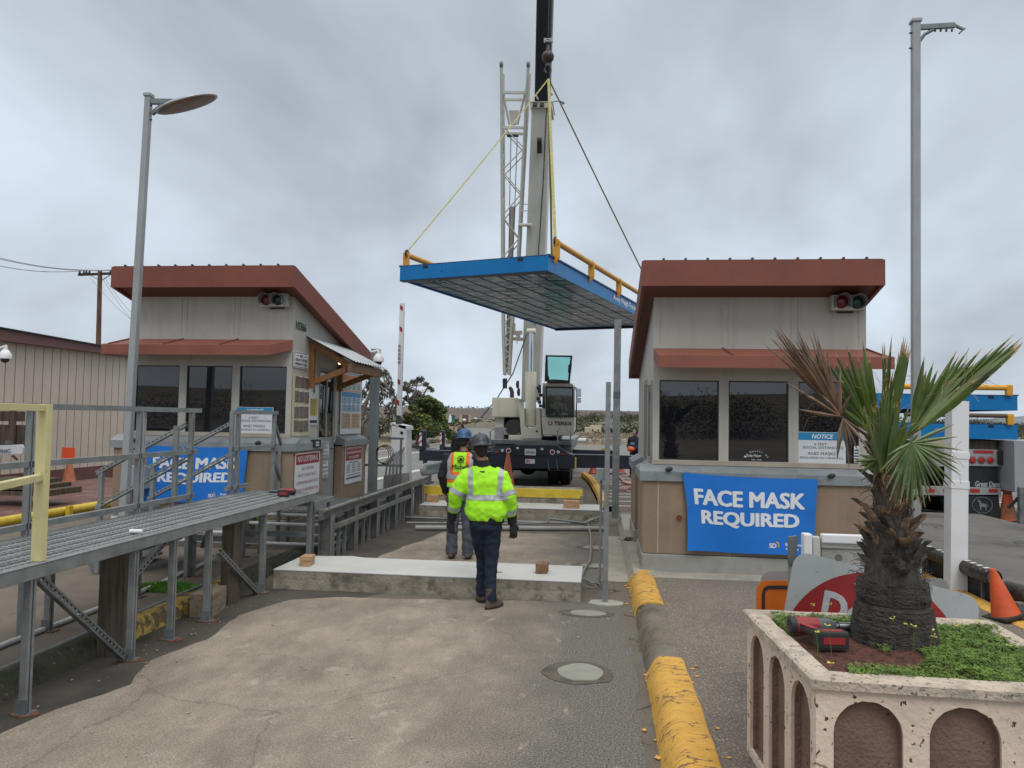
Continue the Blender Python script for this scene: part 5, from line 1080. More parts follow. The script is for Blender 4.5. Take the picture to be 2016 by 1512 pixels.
# superstructure
cbox('turntable', 1003, 861, 1100, 869, 1.8, 2.2, black)
cbox('slewing_platform', 1001, 858, 1066, 866, 1.5, 4.0, cranew, bevel=.02)
yk = [(1022, 804), (1031, 803), (1033, 838), (1037, 843), (1052, 843), (1056, 836), (1056, 803), (1062.5, 803), (1066, 863), (1026.5, 863)]
MB().prism([CP(*p, 1.45) for p in yk], (0, 1.8, 0)).build('boom_yoke', cranew, crane)
MB().lathe(CP(1057, 849, 1.44), [(.035, 0), (.03, .004)], 12, (0, -1, 0)).build('yoke_hole', black, crane)
cbox('counterweight', 968, 783, 1018, 821, 2.4, 2.6, mat('counterweight_cream', (.54, .52, .42), .4, 0, .06, 1, streak=(5, .25, (.3, .28, .22))), bevel=.03)
cbox('winch_housing', 975, 822, 992, 842, 2.6, 1.2, cranew)
cbox('control_box', 973, 841, 993, 866, 2.0, .7, mat('box_grey', (.25, .26, .25), .5), bevel=.01)
cbox('engine_deck', 993, 822, 1022, 862, 3.0, 2.5, black)
mb = MB(); rnd = random.Random(3)
for k in range(36):
    p = CP(rnd.uniform(1004, 1023), rnd.uniform(824, 858), 2.3 + rnd.random() * .6); q = p + V((rnd.uniform(-.3, .3), rnd.uniform(-.1, .2), rnd.uniform(-.25, .25))); mb.tube(p, q, rnd.choice((.02, .03, .045)), n=6)
mb.build('hydraulic_hoses', framek, crane, smooth=True)
MB().lathe(CP(1012, 841, 2.2), [(.25, 0), (.25, .05), (.17, .06), (.17, .3), (.25, .31), (.25, .36)], 22, (0, -1, 0)).build('winch_drum', mat('drum_black', (.03, .03, .032), .5), crane, smooth=True)
mb = MB()
for k in range(8): p = CP(998 + k * 3, 852 + rnd.uniform(-4, 5), 2.0); mb.obox(p, X_ * rnd.uniform(.03, .09), Y_ * .1, Z_ * rnd.uniform(.02, .08))
mb.build('valve_block', mat('cream_casting', (.42, .38, .3), .6, var=.2), crane, bevel=.01)
MB().path([CP(1008, 783, 2.8), CP(1008, 772, 2.8), CP(1006, 766, 2.8), CP(1003, 762, 2.8)], [.07, .07, .065, .05], 10).build('exhaust_stack', mat('sooty_brown', (.05, .025, .02), .7), crane, smooth=True)
for (x, y) in ((1019, 757), (1021, 772), (1062, 765)):
    a = CP(x, y, 2.2); mb = MB(); mb.box(a.x - .04, a.x + .04, a.y, a.y + .1, a.z - .12, a.z + .12); mb.torus(a + V((-.02, -.02, .0)), .07, .012, (1, .5, 0), 12, 6); mb.build('sheave_bracket', framek, crane)
for k in range(6): a = CP(1060 + (k % 3) * 2.2, 764 + k * 7, 2.6); MB().obox(a, X_ * .05, Y_ * .1, Z_ * .05).build('fitting', framek, crane)
# boom: base section, black inner section
def quadloft(name, ends, m, par=crane):
    """ends: list of (left point, right point, depth)"""
    return MB().rings([[l_, r_, r_ + Y_ * d_, l_ + Y_ * d_] for l_, r_, d_ in ends]).build(name, m, par, bevel=.02)
Y0b, Y1b, Y2b = YC + 3.6, YC + .9, YC - 1.0
quadloft('boom_base_section', [(aty(1026, 790, Y0b), aty(1061, 790, Y0b), .9), (aty(1035, 500, YC + 2.1), aty(1073, 500, YC + 2.1), .85), (aty(1047, 206, Y1b), aty(1083.5, 206, Y1b), .8)], craneg)
d_ = (aty(1072, 0, Y2b) - aty(1067.5, 200, Y1b)).normalized()
e0l, e0r = aty(1052, 215, Y1b + .12), aty(1081, 215, Y1b + .12); e1l, e1r = aty(1056.5, -10, Y2b + .12), aty(1088, -10, Y2b + .12)
tip = .95
quadloft('boom_inner_section', [(e0l, e0r, .55), (e1l, e1r, .55), (e1l + (e1l - e0l) * tip, e1r + (e1r - e0r) * tip, .5)], boomk)
for xl_, xr in ((0, .1), (.86, 1)):
    quadloft('boom_corner_plate', [(e0l.lerp(e0r, xl_) - Y_ * .02, e0l.lerp(e0r, xr) - Y_ * .02, .02), (e1l.lerp(e1r, xl_) - Y_ * .02, e1l.lerp(e1r, xr) - Y_ * .02, .02)], mat('boom_corner', (.05, .045, .042), .5))
quadloft('boom_collar', [(aty(1044, 212, Y1b - .05), aty(1087, 212, Y1b - .05), 1.0), (aty(1044.5, 202, Y1b - .08), aty(1087.5, 202, Y1b - .08), 1.0)], cranew)
quadloft('boom_collar', [(aty(1043, 201.5, Y1b - .09), aty(1089, 201.5, Y1b - .09), 1.05), (aty(1043, 199, Y1b - .1), aty(1089, 199, Y1b - .1), 1.05)], cranew)
for x in (1053, 1067):
    a = aty(x, 206, Y1b - .09); o = MB().obox(a, X_ * .06, Y_ * .04, Z_ * .055).build('work_light', framek, crane); MB().obox(a - Y_ * .045, X_ * .045, Y_ * .005, Z_ * .04).build('glass', glassdk, o)
a = aty(1088, 200, Y1b); MB().path([a, aty(1103, 199, Y1b), aty(1110, 204, Y1b)], [.015, .015, .05], 8).build('wind_sensor', galdk, crane)
for (x, y, x2, y2) in ((1055, 188, 1060, 196), (1082, 180, 1087, 187)): MB().bar(aty(x, y, Y1b - .2), aty(x2, y2, Y1b - .2), .06, .05).build('pink_tag', mat('faded_pink_plate', (.42, .35, .34), .6), crane)
MB().bar(aty(1062, 271, YC + 1.0), aty(1062, 302, YC + 1.1), .15, .04, (0, -1, 0)).build('slot_recess', black, crane)
MB().lathe(aty(1062, 276, YC + .92), [(.08, 0), (.06, .08), (.001, .09)], 12, (0, -1, 0)).build('slot_bolt', framek, crane)
mb = MB(); mb.path([aty(1076, 206, Y1b - .03), aty(1070, 350, YC + 1.45), aty(1060, 500, YC + 2.04), aty(1053, 640, YC + 2.8)], .014, 6); mb.build('boom_seam', framek, crane)
a, b = aty(1056, 700, YC + 2.2), aty(1034, 700, YC + 2.2)
ct = aty(1046, 652, YC + 2.15)
MB().tube(aty(1044.5, 839, YC + 1.9), aty(1045, 733, YC + 2.05), .175, .18, 24).build('lift_cylinder', cranew, crane, smooth=True)
MB().tube(aty(1045, 734, YC + 2.05), ct, .072, n=18).build('cylinder_rod', chrome, crane, smooth=True)
MB().tube(ct - X_ * .14, ct + X_ * .14, .09, n=14).build('cylinder_pin', cranew, crane, smooth=True)
# lattice jib stowed beside the boom
jib = []
def chord(xt, yt, xb, yb, dyt, dyb): return (aty(xt, yt, YC + dyt), aty(xb, yb, YC + dyb))
segs = [(130, 987, 1040, 1.05), (505, 989, 1020, 2.3), (640, 990, 1007, 2.8), (738, 993, 1002, 3.2)]
chp = {}
for side_i, ix in ((0, 1), (1, 2)):
    for dpt in (0, 1): chp[(side_i, dpt)] = [aty(s_[ix], s_[0], YC + s_[3]) + Y_ * dpt * (.55 - .09 * k) for k, s_ in enumerate(segs)]
mb = MB()
for k_, c_ in chp.items(): mb.path(c_, [.05 if k_[1] == 0 else .04] * 4, 8)
mb.build('jib_chord', latt, crane, smooth=True)
def along(c_, t):
    k = min(2, int(t * 3)); return c_[k].lerp(c_[k + 1], t * 3 - k)
mb = MB(); ts = [.10 + .88 * i / 22 for i in range(23)]
for f in (((0, 0), (1, 0)), ((0, 1), (1, 1)), ((0, 0), (0, 1)), ((1, 0), (1, 1))):
    for i in range(22):
        a, b = (f[0], f[1]) if i % 2 == 0 else (f[1], f[0]); mb.tube(along(chp[a], ts[i]), along(chp[b], ts[i + 1]), .019, n=6)
mb.build('jib_lacing', latt, crane)
tl, tr = chp[(0, 0)], chp[(1, 0)]
mb = MB()
for t_ in (.045, .105): mb.bar(along(tl, t_), along(tr, t_), .05, .08); mb.bar(along(chp[(0, 1)], t_), along(chp[(1, 1)], t_), .05, .08)
mb.bar(along(tl, .03), along(tl, .10).lerp(along(tr, .10), .33), .05, .05); mb.bar(along(tr, .03), along(tr, .10).lerp(along(tl, .10), .33), .05, .05)
mb.prism([along(tl, .075).lerp(along(tr, .075), .28), along(tl, .075).lerp(along(tr, .075), .72), along(tl, .10).lerp(along(tr, .10), .6), along(tl, .10).lerp(along(tr, .10), .4)], (0, .05, 0)); mb.build('jib_head_frame', latt, crane)
for c_ in (tl, tr): mb = MB(); mb.lathe(c_[0] + V((-.05, 0, .05)), [(.10, 0), (.10, .1)], 16, (1, 0, 0)); mb.build('jib_lug', mat('dull_lug', (.24, .23, .21), .5), crane)
MB().rings([[p.lerp(q, .38) + Y_ * .2, p.lerp(q, .64) + Y_ * .2, p.lerp(q, .64) + Y_ * .42, p.lerp(q, .38) + Y_ * .42] for p, q in ((along(tl, t_), along(tr, t_)) for t_ in (.24, .5, .75, .99))]).build('jib_inner_section', mat('jib_inner_cream', (.36, .34, .29), .5), crane)
mb = MB()
for f in (.38, .66): mb.path([along(tl, t_).lerp(along(tr, t_), f) + Y_ * .15 for t_ in (.12, .4, .7, .95)], .014, 6)
mb.build('jib_rope', galdk, crane)
MB().bar(along(tl, .115).lerp(along(tr, .115), .2) + Y_ * .2, along(tl, .115).lerp(along(tr, .115), .7) + Y_ * .2, .08, .06).build('jib_sheave_bar', framek, crane)
MB().tube(aty(1022, 443, YC + 2.0), aty(1048, 443, YC + 1.7), .05, .06).build('jib_pin_arm', latt, crane, smooth=True)
mb = MB(); mb.bar(aty(1024, 402, YC + 2), aty(1039, 402, YC + 1.9), .03, .02); mb.bar(aty(1024, 415, YC + 2), aty(1039, 415, YC + 1.9), .03, .02); mb.bar(aty(1027, 400, YC + 2), aty(1027, 417, YC + 2), .1, .05); mb.build('jib_bracket', latt, crane)
mb = MB(); mb.bar(aty(1010, 655, YC + 2.8), aty(1028, 655, YC + 2.8), .1, .12); mb.bar(aty(1010, 667, YC + 2.8), aty(1030, 668, YC + 2.8), .06, .1); mb.bar(aty(1016, 665, YC + 2.7), aty(1024, 665, YC + 2.7), .1, .2); mb.tube(aty(1013, 636, YC + 2.7), aty(1013, 660, YC + 2.7), .03); mb.tube(aty(1018, 668, YC + 2.7), aty(1018, 677, YC + 2.7), .012); mb.build('jib_bracket', mat('bracket_cream', (.30, .27, .22), .6), crane)
mb = MB(); mb.bar(aty(989, 751, YC + 3.1), aty(999, 752, YC + 3.1), .04, .03); mb.bar(aty(994, 745, YC + 3.1), aty(994, 765, YC + 3.1), .14, .1, (0, -1, 0)); mb.build('jib_hinge', framek, crane)
tag(MB().path([aty(1040, 650, YC + 2.6), aty(1010, 735, YC + 3.4), aty(975, 790, YC + 4), aty(935, 835, YC + 5)], .022, 6).build('tag_line', mat('rope_blue_grey', (.10, .12, .15), .7)), 'dark rope slanting down from the boom past the cream counterweight', 'rope')
# cab
cm_ = mat('cab_paint', (.55, .52, .44), .35, 0, .05, 1.5)
cab = cpoly('cab', [(1067, 821), (1131, 822), (1129, 858), (1069, 857), (1066, 826)], 1.0, 2.2, cm_, bevel=.03)
cpoly('cab_roof', [(1068, 754), (1128, 755), (1129, 761.5), (1068, 760.5)], .98, 2.2, cm_, cab, .02)
cpoly('cab_pillar', [(1068, 760.5), (1074, 760.6), (1075, 821), (1067, 821)], 1.0, .14, cm_, cab)
cpoly('cab_pillar', [(1128, 761.5), (1129.5, 761.5), (1131, 822), (1129.5, 822)], 1.0, .14, cm_, cab)
def tinted(name, col, gl):
    m = bpy.data.materials.new(name); m.use_nodes = True; n = m.node_tree.nodes; l = m.node_tree.links; n.remove(n['Principled BSDF'])
    a = n.new('ShaderNodeBsdfTransparent'); a.inputs[0].default_value = (*col, 1); g = n.new('ShaderNodeBsdfGlossy'); g.inputs['Roughness'].default_value = .03; x = n.new('ShaderNodeMixShader'); x.inputs[0].default_value = gl
    l.new(a.outputs[0], x.inputs[1]); l.new(g.outputs[0], x.inputs[2]); l.new(x.outputs[0], n['Material Output'].inputs[0]); return m
gb = tinted('cab_glass', (.62, .70, .70), .10)
cin = mat('cab_interior', (.03, .032, .035), .7)
# opened-out cab: dark recess box behind the glass
cpoly('cab_back_wall', [(1070, 757), (1131, 758), (1132, 825), (1069, 824)], 2.9, .02, cin, cab)
fr = MB(); o1 = [(1074, 761), (1128, 762), (1130, 821), (1077, 821), (1074, 817)]; i1 = [(1077, 764), (1126, 765), (1127, 817), (1079, 817), (1077, 814)]
for k in range(5):
    a, b, c, d2 = o1[k], o1[(k + 1) % 5], i1[(k + 1) % 5], i1[k]; fr.prism([CP(*p, .93) for p in (a, b, c, d2)], (0, .06, 0))
fr.build('windshield_frame', framek, cab)
cpoly('windshield', [(1077, 764), (1126, 765), (1127, 817), (1077, 816)], .97, .01, gb, cab)
mb = MB(); mb.bar(CP(1098, 813, .9), CP(1104, 825, .9), .04, .02); mb.bar(CP(1096, 812, .9), CP(1100, 817, .9), .1, .03); mb.build('wiper', framek, cab)
mb = MB()
for k in range(14): p = CP(rnd.uniform(1080, 1124), rnd.uniform(799, 815), 1.15 + rnd.random() * .2); mb.obox(p, X_ * rnd.uniform(.02, .08), Y_ * .05, Z_ * rnd.uniform(.03, .1))
mb.build('dashboard', mat('dash_grey', (.10, .11, .12), .6, var=.4), cab)
cpoly('side_window', [(1068, 762), (1072, 762), (1073, 804), (1068, 803)], .985, .01, glassdk, cab)
mb = MB()
for k in range(9): p = CP(1080 + k * 5, 752.5, 1.1); mb.obox(p, X_ * .03, Y_ * .3, Z_ * .03)
mb.build('roof_grille', framek, cab)
a, b = CP(1078, 833, .985), CP(1087, 833, .985)
lettering(cab, [('TEREX', 0, 0, .56, .11)], CP(1108.5, 833.5, .985), X_, Z_, txtk, 'lettering', .03)
c = CP(1083, 833, .98); mb = MB(); mb.obox(c, X_ * .065, Y_ * .004, Z_ * .05); lg = mb.build('emblem', mat('emblem_red', (.33, .04, .03), .5), cab)
mb = MB(); mb.obox(c - Y_ * .006, X_ * .05, Y_ * .002, Z_ * .01); mb.obox(c - Y_ * .0061, X_ * .01, Y_ * .002, Z_ * .04); mb.build('emblem_cross', signw, lg)
# raised front windshield
g = [(1074, 699), (1127, 700), (1122, 752), (1072, 751)]; gi = [(1078, 702), (1123, 703), (1118, 749), (1079, 748)]
fr = MB()
for k in range(4): fr.prism([CP(*p, .9) for p in (g[k], g[(k + 1) % 4], gi[(k + 1) % 4], gi[k])], (0, .05, 0))
of = fr.build('raised_window_frame', framek, cab)
tg = tinted('teal_glass', (.58, .88, .85), .05)
cpoly('raised_window_glass', gi, .92, .012, tg, of)
mb = MB(); mb.prism([CP(*p, .88) for p in ((1073, 735), (1080, 740), (1083, 751), (1072, 751))], (0, .03, 0)); mb.prism([CP(*p, .88) for p in ((1073, 715), (1078, 718), (1079, 736), (1073, 738))], (0, .03, 0)); mb.prism([CP(*p, .88) for p in ((1126, 716), (1119, 718), (1118, 733), (1124, 735))], (0, .03, 0)); mb.bar(CP(1084, 747, .87), CP(1114, 749, .87), .02, .02); mb.build('window_latch', framek, of)
# mirrors
for y0, y1 in ((765, 781), (783, 793)):
    a, b = CP(1134.5, y1, .6), CP(1144, y0, .6); o = MB().box(a.x, b.x, a.y, a.y + .08, a.z, b.z).build('mirror_housing', white, cab, bevel=.02); MB().box(a.x + .02, b.x - .02, a.y - .004, a.y, a.z + .02, b.z - .02).build('mirror_glass', chrome, o)
MB().path([CP(1130, 762, .7), CP(1134, 763, .7), CP(1135, 775, .7), CP(1135, 845, .7), CP(1130, 854, .7)], .02, 6).build('mirror_frame', framek, cab, smooth=True)
# ================================================================= PEOPLE
skin = mat('skin', (.30, .155, .10), .55, 0, .08, 8); hairm = mat('dark_hair', (.018, .013, .011), .6, bump=.4, bscale=90, stretch=(3, 3, .5))
leather = mat('black_work_glove', (.02, .02, .022), .6, 0, .4, 20, .2, 40)
denim = mat('navy_denim', (.007, .015, .036), .85, 0, .35, 9, .2, 50, spots=[(5, .58, .15, (.03, .06, .12), .6)])
greywork = mat('grey_work_trousers', (.075, .08, .105), .85, 0, .2, 7, .2, 40)
blackcl = mat('black_cloth', (.012, .012, .015), .85, 0, .3, 8)
boot = mat('brown_work_boot', (.085, .062, .045), .7, 0, .3, 12)
sole = mat('boot_sole', (.02, .018, .016), .8)
def ell(c, ux, uy, rx, ry, n=18, p=2.3):
    out = []
    for k in range(n):
        a = 2 * math.pi * k / n; ca, sa = math.cos(a), math.sin(a)
        out.append(c + ux * rx * math.copysign(abs(ca) ** (2 / p), ca) + uy * ry * math.copysign(abs(sa) ** (2 / p), sa))
    return out
def folds(scale, amp, seed):
    return lambda co: amp * mnoise.noise(V((co.x * scale, co.y * scale, co.z * scale * 1.3 + seed))) + amp * .6 * mnoise.noise(V((co.x * scale * 2.7, co.y * scale * 2.7, co.z * scale * 2.2 + seed)))
def head(par, c, up, fwd, s=1., hair=True, short=True, mask=None):
    """one head with neck; c = centre of skull; returns"""
    up, fwd = V(up).normalized(), V(fwd).normalized(); fwd = (fwd - up * fwd.dot(up)).normalized(); rt = fwd.cross(up); rot = Matrix((rt, fwd, up)).transposed()
    q = lambda x, y, z: V(c) + rt * x * s + fwd * y * s + up * z * s
    mb = MB(); mb.ball(q(0, -.008, .02), .074 * s, .095 * s, .088 * s, 20, 14, rot); mb.ball(q(0, .025, -.05), .054 * s, .062 * s, .065 * s, 16, 10, rot)
    mb.path([q(0, .085, .012), q(0, .108, -.022), q(0, .098, -.032)], [.008 * s, .015 * s, .012 * s], 8)                       # nose
    for k in (-1, 1): mb.ball(q(.074 * k, -.008, -.008), .012 * s, .022 * s, .033 * s, 10, 8, rot)
    mb.path([q(0, -.005, -.07), q(0, -.012, -.17)], [.053 * s, .058 * s], 14); mb.ball(q(0, .082, -.062), .022 * s, .014 * s, .010 * s, 10, 6, rot)
    o = fused(mb, 'head', skin, par, .0075, 3)
    for k in (-1, 1):
        MB().ball(q(.03 * k, .076, .005), .011 * s, n=10, m=6).build('eye', white, o, smooth=True)
        MB().ball(q(.03 * k, .084, .005), .0055 * s, n=8, m=6).build('iris', framek, o, smooth=True)
    if hair:
        mb = MB(); mb.ball(q(0, -.022, .028), .080 * s, .093 * s, .090 * s, 22, 14, rot); mb.ball(q(0, -.06, -.03), .062 * s, .045 * s, .055 * s, 14, 10, rot)
        fused(mb, 'hair', hairm, o, .009, 2, folds(40, .004, 3))
    if mask:
        mb = MB(); mb.ball(q(0, .045, -.05), .062 * s, .06 * s, .05 * s, 16, 10, rot); mb.build('face_mask', mask, o, smooth=True)
    return o, q, rot
def hardhat(par, q, rot, s, m, tilt=0., brim=1.0):
    mb = MB(); n = 28; rs = []
    prof = [(1.44 * brim, -.004, 1.0), (1.40 * brim, .004, 1.0), (1.10, .008, 1.), (1.05, .012, 1.), (1.03, .05, 1), (.96, .085, 1), (.78, .115, 1), (.5, .132, 1), (.2, .138, 1), (.02, .139, 1)]
    for r_, z, _ in prof: rs.append([q(.100 * r_ * math.cos(2 * math.pi * k / n), -.008 + .122 * r_ * math.sin(2 * math.pi * k / n), .035 + z) for k in range(n)])
    o = MB().rings(rs).build('hard_hat', m, par, smooth='all')
    mb = MB(); mb.path([q(0, -.11, .10), q(0, -.06, .158), q(0, 0, .178), q(0, .06, .160), q(0, .10, .11)], .012 * s, 8); mb.build('hat_ridge', m, o, smooth=True)
    mb = MB(); mb.path([q(.06 * k / 4, -.132 + .0013 * k * k, .045) for k in range(-5, 6)], .008, 6); mb.build('hat_strap', framek, o)
    return o
def hand(par, wrist, down, palm_n, side_k, s=1., m=leather, curl=.5, name='hand'):
    """wrist; direction to fingers; palm normal; side_k = +1 thumb on +side"""
    d = V(down).normalized(); nrm = V(palm_n).normalized(); nrm = (nrm - d * nrm.dot(d)).normalized(); sd = d.cross(nrm) * side_k; w = V(wrist)
    mb = MB(); mb.rings([ell(w + d * z * s, sd, nrm, a * s, b * s, 14) for z, a, b in ((-.02, .027, .022), (.01, .03, .02), (.045, .042, .018), (.085, .043, .015), (.095, .036, .011))])
    for k, (off, L_, r) in enumerate(((.032, .075, .0105), (.011, .085, .011), (-.011, .078, .0105), (-.031, .062, .009))):
        p = w + d * .085 * s + sd * off * s; pts = [p]; dr = (d + sd * off * 2).normalized(); cur_ = curl * (1 + .15 * k)
        for j, f in enumerate((.42, .32, .26)):
            dr = (Matrix.Rotation(cur_ * (.6 if j == 0 else .9), 3, d.cross(nrm)) @ dr).normalized(); pts.append(pts[-1] + dr * L_ * f * s)
        mb.path(pts, [r * s, r * s * .97, r * s * .9, r * s * .72], 8)
    p = w + d * .02 * s + sd * .03 * s; mb.path([p, p + (sd * .7 + d * .7 + nrm * .25).normalized() * .04 * s, p + (sd * .7 + d * .7 + nrm * .25).normalized() * .04 * s + (d + nrm * .35 + sd * .15).normalized() * .035 * s], [.015 * s, .0125 * s, .009 * s], 8)
    return fused(mb, name, m, par, .0048, 2)
def limb(mb, pts, rs, n=16, up=None): return mb.path(pts, rs, n, True, 1., up)
def band(src, name, par, m, cuts, off=.004, keep=None):
    """strip of a garment between planes [(point, normal)...] (kept on the positive side), lifted off it"""
    bm = bmesh.new(); bm.from_mesh(src.data); org = WL[src.name]
    for p, nrm in cuts: bmesh.ops.bisect_plane(bm, geom=bm.verts[:] + bm.edges[:] + bm.faces[:], plane_co=V(p) - org, plane_no=-V(nrm), clear_outer=True)
    if keep: bmesh.ops.delete(bm, geom=[f for f in bm.faces if not keep(f.calc_center_median() + org)], context='FACES')
    bm.normal_update()
    for v in bm.verts: v.co += v.normal * off
    me = bpy.data.meshes.new(name); bm.to_mesh(me); bm.free(); me.materials.clear(); me.materials.append(m)
    if len(me.polygons): me.polygons.foreach_set('use_smooth', [True] * len(me.polygons))
    o = bpy.data.objects.new(name, me); COL.objects.link(o); o.parent = par; WL[o.name] = org; return o
def worker_near():
    B0 = V((-1.165, 8.08, 0)); t = thing('person', 'worker in bright yellow-green jacket with grey stripes, dark hard hat and jeans walking away', 'person', B0)
    q = lambda x, y, z: B0 + V((x, y, z))
    # the body under the clothes: one continuous surface
    hc = q(-.085, .03, 1.665)
    hip, chest, neck = q(-.01, 0, .94), q(-.03, .0, 1.30), q(-.07, .01, 1.50)
    bd = MB(); bd.rings([ell(q(0, 0, .86), X_, Y_, .15, .10), ell(hip, X_, Y_, .16, .11), ell(q(-.02, 0, 1.12), X_, Y_, .14, .10), ell(chest, X_, Y_, .17, .11), ell(q(-.045, 0, 1.42), X_, Y_, .15, .09), ell(neck, X_, Y_, .06, .06)])
    L = [q(-.22, 0, 1.42), q(-.325, -.03, 1.19), q(-.385, .06, .98)]; Rr = [q(.145, .0, 1.41), q(.235, -.05, 1.18), q(.262, .04, .97)]
    LL = [q(-.085, 0, .90), q(-.06, .16, .50), q(-.075, .20, .10)]; RL = [q(.065, 0, .90), q(.055, .03, .50), q(.065, -.07, .08)]
    for a in (L, Rr): bd.path([neck - Z_ * .06] + a, [.05, .055, .042, .03], 12)
    for a in (LL, RL): bd.path(a, [.085, .058, .04], 12)
    fused(bd, 'body', skin, t, .02, 2)
    # trousers
    mb = MB(); mb.rings([ell(q(-.015, .0, 1.0), X_, Y_, .168, .125), ell(q(-.012, -.01, .92), X_, Y_, .175, .135), ell(q(-.008, -.012, .84), X_, Y_, .17, .13), ell(q(-.005, 0, .78), X_, Y_, .10, .08)])
    mb.path([q(-.085, -.005, .86), q(-.075, .07, .66), LL[1], q(-.068, .19, .30), q(-.075, .21, .09)], [.098, .086, .070, .060, .062], 16)
    mb.path([q(.07, -.005, .86), q(.06, .02, .66), RL[1], q(.056, -.02, .28), q(.068, -.05, .085)], [.098, .088, .072, .062, .066], 16)
    fused(mb, 'jeans', denim, t, .011, 3, folds(13, .011, 2))
    # boots
    for (c, rz, pitch, lb) in ((q(.085, -.0, 0), -.5, 0, 'boot'), (q(-.085, .27, .0), .3, .12, 'boot')):
        rot = Matrix.Rotation(rz, 3, 'Z') @ Matrix.Rotation(-pitch, 3, 'X'); g = lambda x, y, z: c + rot @ V((x, y, z))
        mb = MB(); mb.rings([[g(x, y, z) for x, y in ((a * math.cos(k * .449), y0 + b * math.sin(k * .449)) for k in range(14))] for z, a, b, y0 in ((.015, .052, .15, .02), (.045, .050, .145, .02), (.075, .046, .12, .0), (.10, .046, .085, -.03), (.15, .048, .066, -.05), (.22, .05, .06, -.05))])
        o = fused(mb, lb, boot, t, .008, 2); mb = MB(); mb.rings([[g(x, y, z) for x, y in ((a * math.cos(k * .449), .02 + b * math.sin(k * .449)) for k in range(14))] for z, a, b in ((0, .055, .15), (.028, .056, .152))]); mb.build('sole', sole, o)
    # jacket
    mb = MB()
    secs = [(-.0, -.01, .925, .19, .14), (-.0, -.01, .985, .235, .165), (-.0, -.012, 1.06, .235, .165), (-.012, 0, 1.18, .222, .155), (-.028, .0, 1.30, .222, .15), (-.04, 0, 1.39, .205, .138), (-.052, .0, 1.45, .16, .115), (-.065, .005, 1.50, .095, .085)]
    mb.rings([ell(q(x, y, z), X_, Y_, a, b, 26) for x, y, z, a, b in secs])
    mb.path([q(-.13, 0, 1.405), q(-.225, -.005, 1.375), q(-.275, -.025, 1.28), L[1], q(-.355, .02, 1.08), q(-.382, .055, 1.0)], [.085, .098, .094, .086, .074, .062], 18)
    mb.path([q(.06, 0, 1.405), q(.145, -.005, 1.37), q(.195, -.03, 1.27), Rr[1], q(.252, -.0, 1.07), q(.262, .035, .985)], [.085, .096, .090, .082, .072, .060], 18)
    fz = folds(9, .013, 5); bl_ = lambda co: fz(co) + (.008 * math.sin(co.x * 47 + co.z * 20 + 3 * mnoise.noise(co * 6)) * max(0, 1 - abs(co.z - .965) / .07) if abs(co.x - B0.x) < .25 else 0) + .003 * mnoise.noise(co * 22)
    jk = fused(mb, 'jacket', hiv, t, .0085, 3, bl_)
    # black waistband and cuffs
    mb = MB(); mb.rings([ell(q(0, -.01, .90), X_, Y_, .185, .135, 20), ell(q(0, -.01, .965), X_, Y_, .20, .15, 20)]); mb.build('waistband', blackcl, t, smooth=True)
    for a, b in ((q(-.378, .05, 1.01), q(-.395, .075, .90)), (q(.261, .03, .995), q(.268, .05, .89))): MB().path([a, b], [.055, .048], 14).build('cuff', blackcl, t, smooth=True)
    mb = MB(); mb.rings([ell(q(-.055, .0, 1.46), X_, Y_, .10, .085, 18), ell(q(-.065, .005, 1.50), X_, Y_, .098, .088, 18), ell(q(-.075, .012, 1.555), X_, Y_, .082, .078, 18)]); mb.build('collar', blackcl, t, smooth=True)
    # reflective tape: waist band, two braces over the back, two rings on each sleeve
    tors = lambda p: abs(p.x - (B0.x - .01)) < .255 - max(0, (p.z - 1.25)) * .25
    band(jk, 'reflective_band', t, sil, [(q(0, 0, 1.145), Z_), (q(0, 0, 1.20), -Z_)], .005, lambda p: abs(p.x - B0.x + .01) < .245)
    for x0, x1 in ((-.175, -.02), (.115, -.02)):
        nx = V((1, 0, .10 if x0 < 0 else -.06)).normalized(); band(jk, 'reflective_brace', t, sil, [(q(x0, 0, 1.2), nx), (q(x0 + .052, 0, 1.2), -nx), (q(0, 0, 1.20), Z_), (q(0, 0, 1.47), -Z_)], .005, tors)
    for arm, fr_ in (((q(-.275, -.025, 1.28), L[1], -1), .25), ((L[1], q(-.382, .055, 1.0), -1), .62), ((q(.195, -.03, 1.27), Rr[1], 1), .25), ((Rr[1], q(.262, .035, .985), 1), .62)):
        a, b, sgn = arm; d = (b - a).normalized(); c = a.lerp(b, fr_) + (V((0, 0, -.03)) if fr_ < .5 else V((0, 0, 0)))
        band(jk, 'reflective_cuff', t, sil, [(c, d), (c + d * .052, -d)], .005, (lambda p, s_=sgn, c=c: (p - c - d * .02).length < .115))
    MB().obox(q(-.04, -.118, 1.435), X_ * .028, Y_ * .004, Z_ * .012).build('jacket_tag', framek, t)
    ho, hq, rot = head(t, hc, (-.10, .12, 1), (-.28, 1, -.12)); hardhat(ho, hq, rot, 1, mat('charcoal_hard_hat', (.035, .04, .05), .4, var=.2), brim=1.12)
    hand(t, q(-.397, .08, .89), (-.05, .12, -1), (.5, .9, 0), -1, 1.12, leather, .55, 'glove'); hand(t, q(.27, .055, .885), (.12, .1, -1), (-.6, .8, 0), 1, 1.12, leather, .38, 'glove')
worker_near()
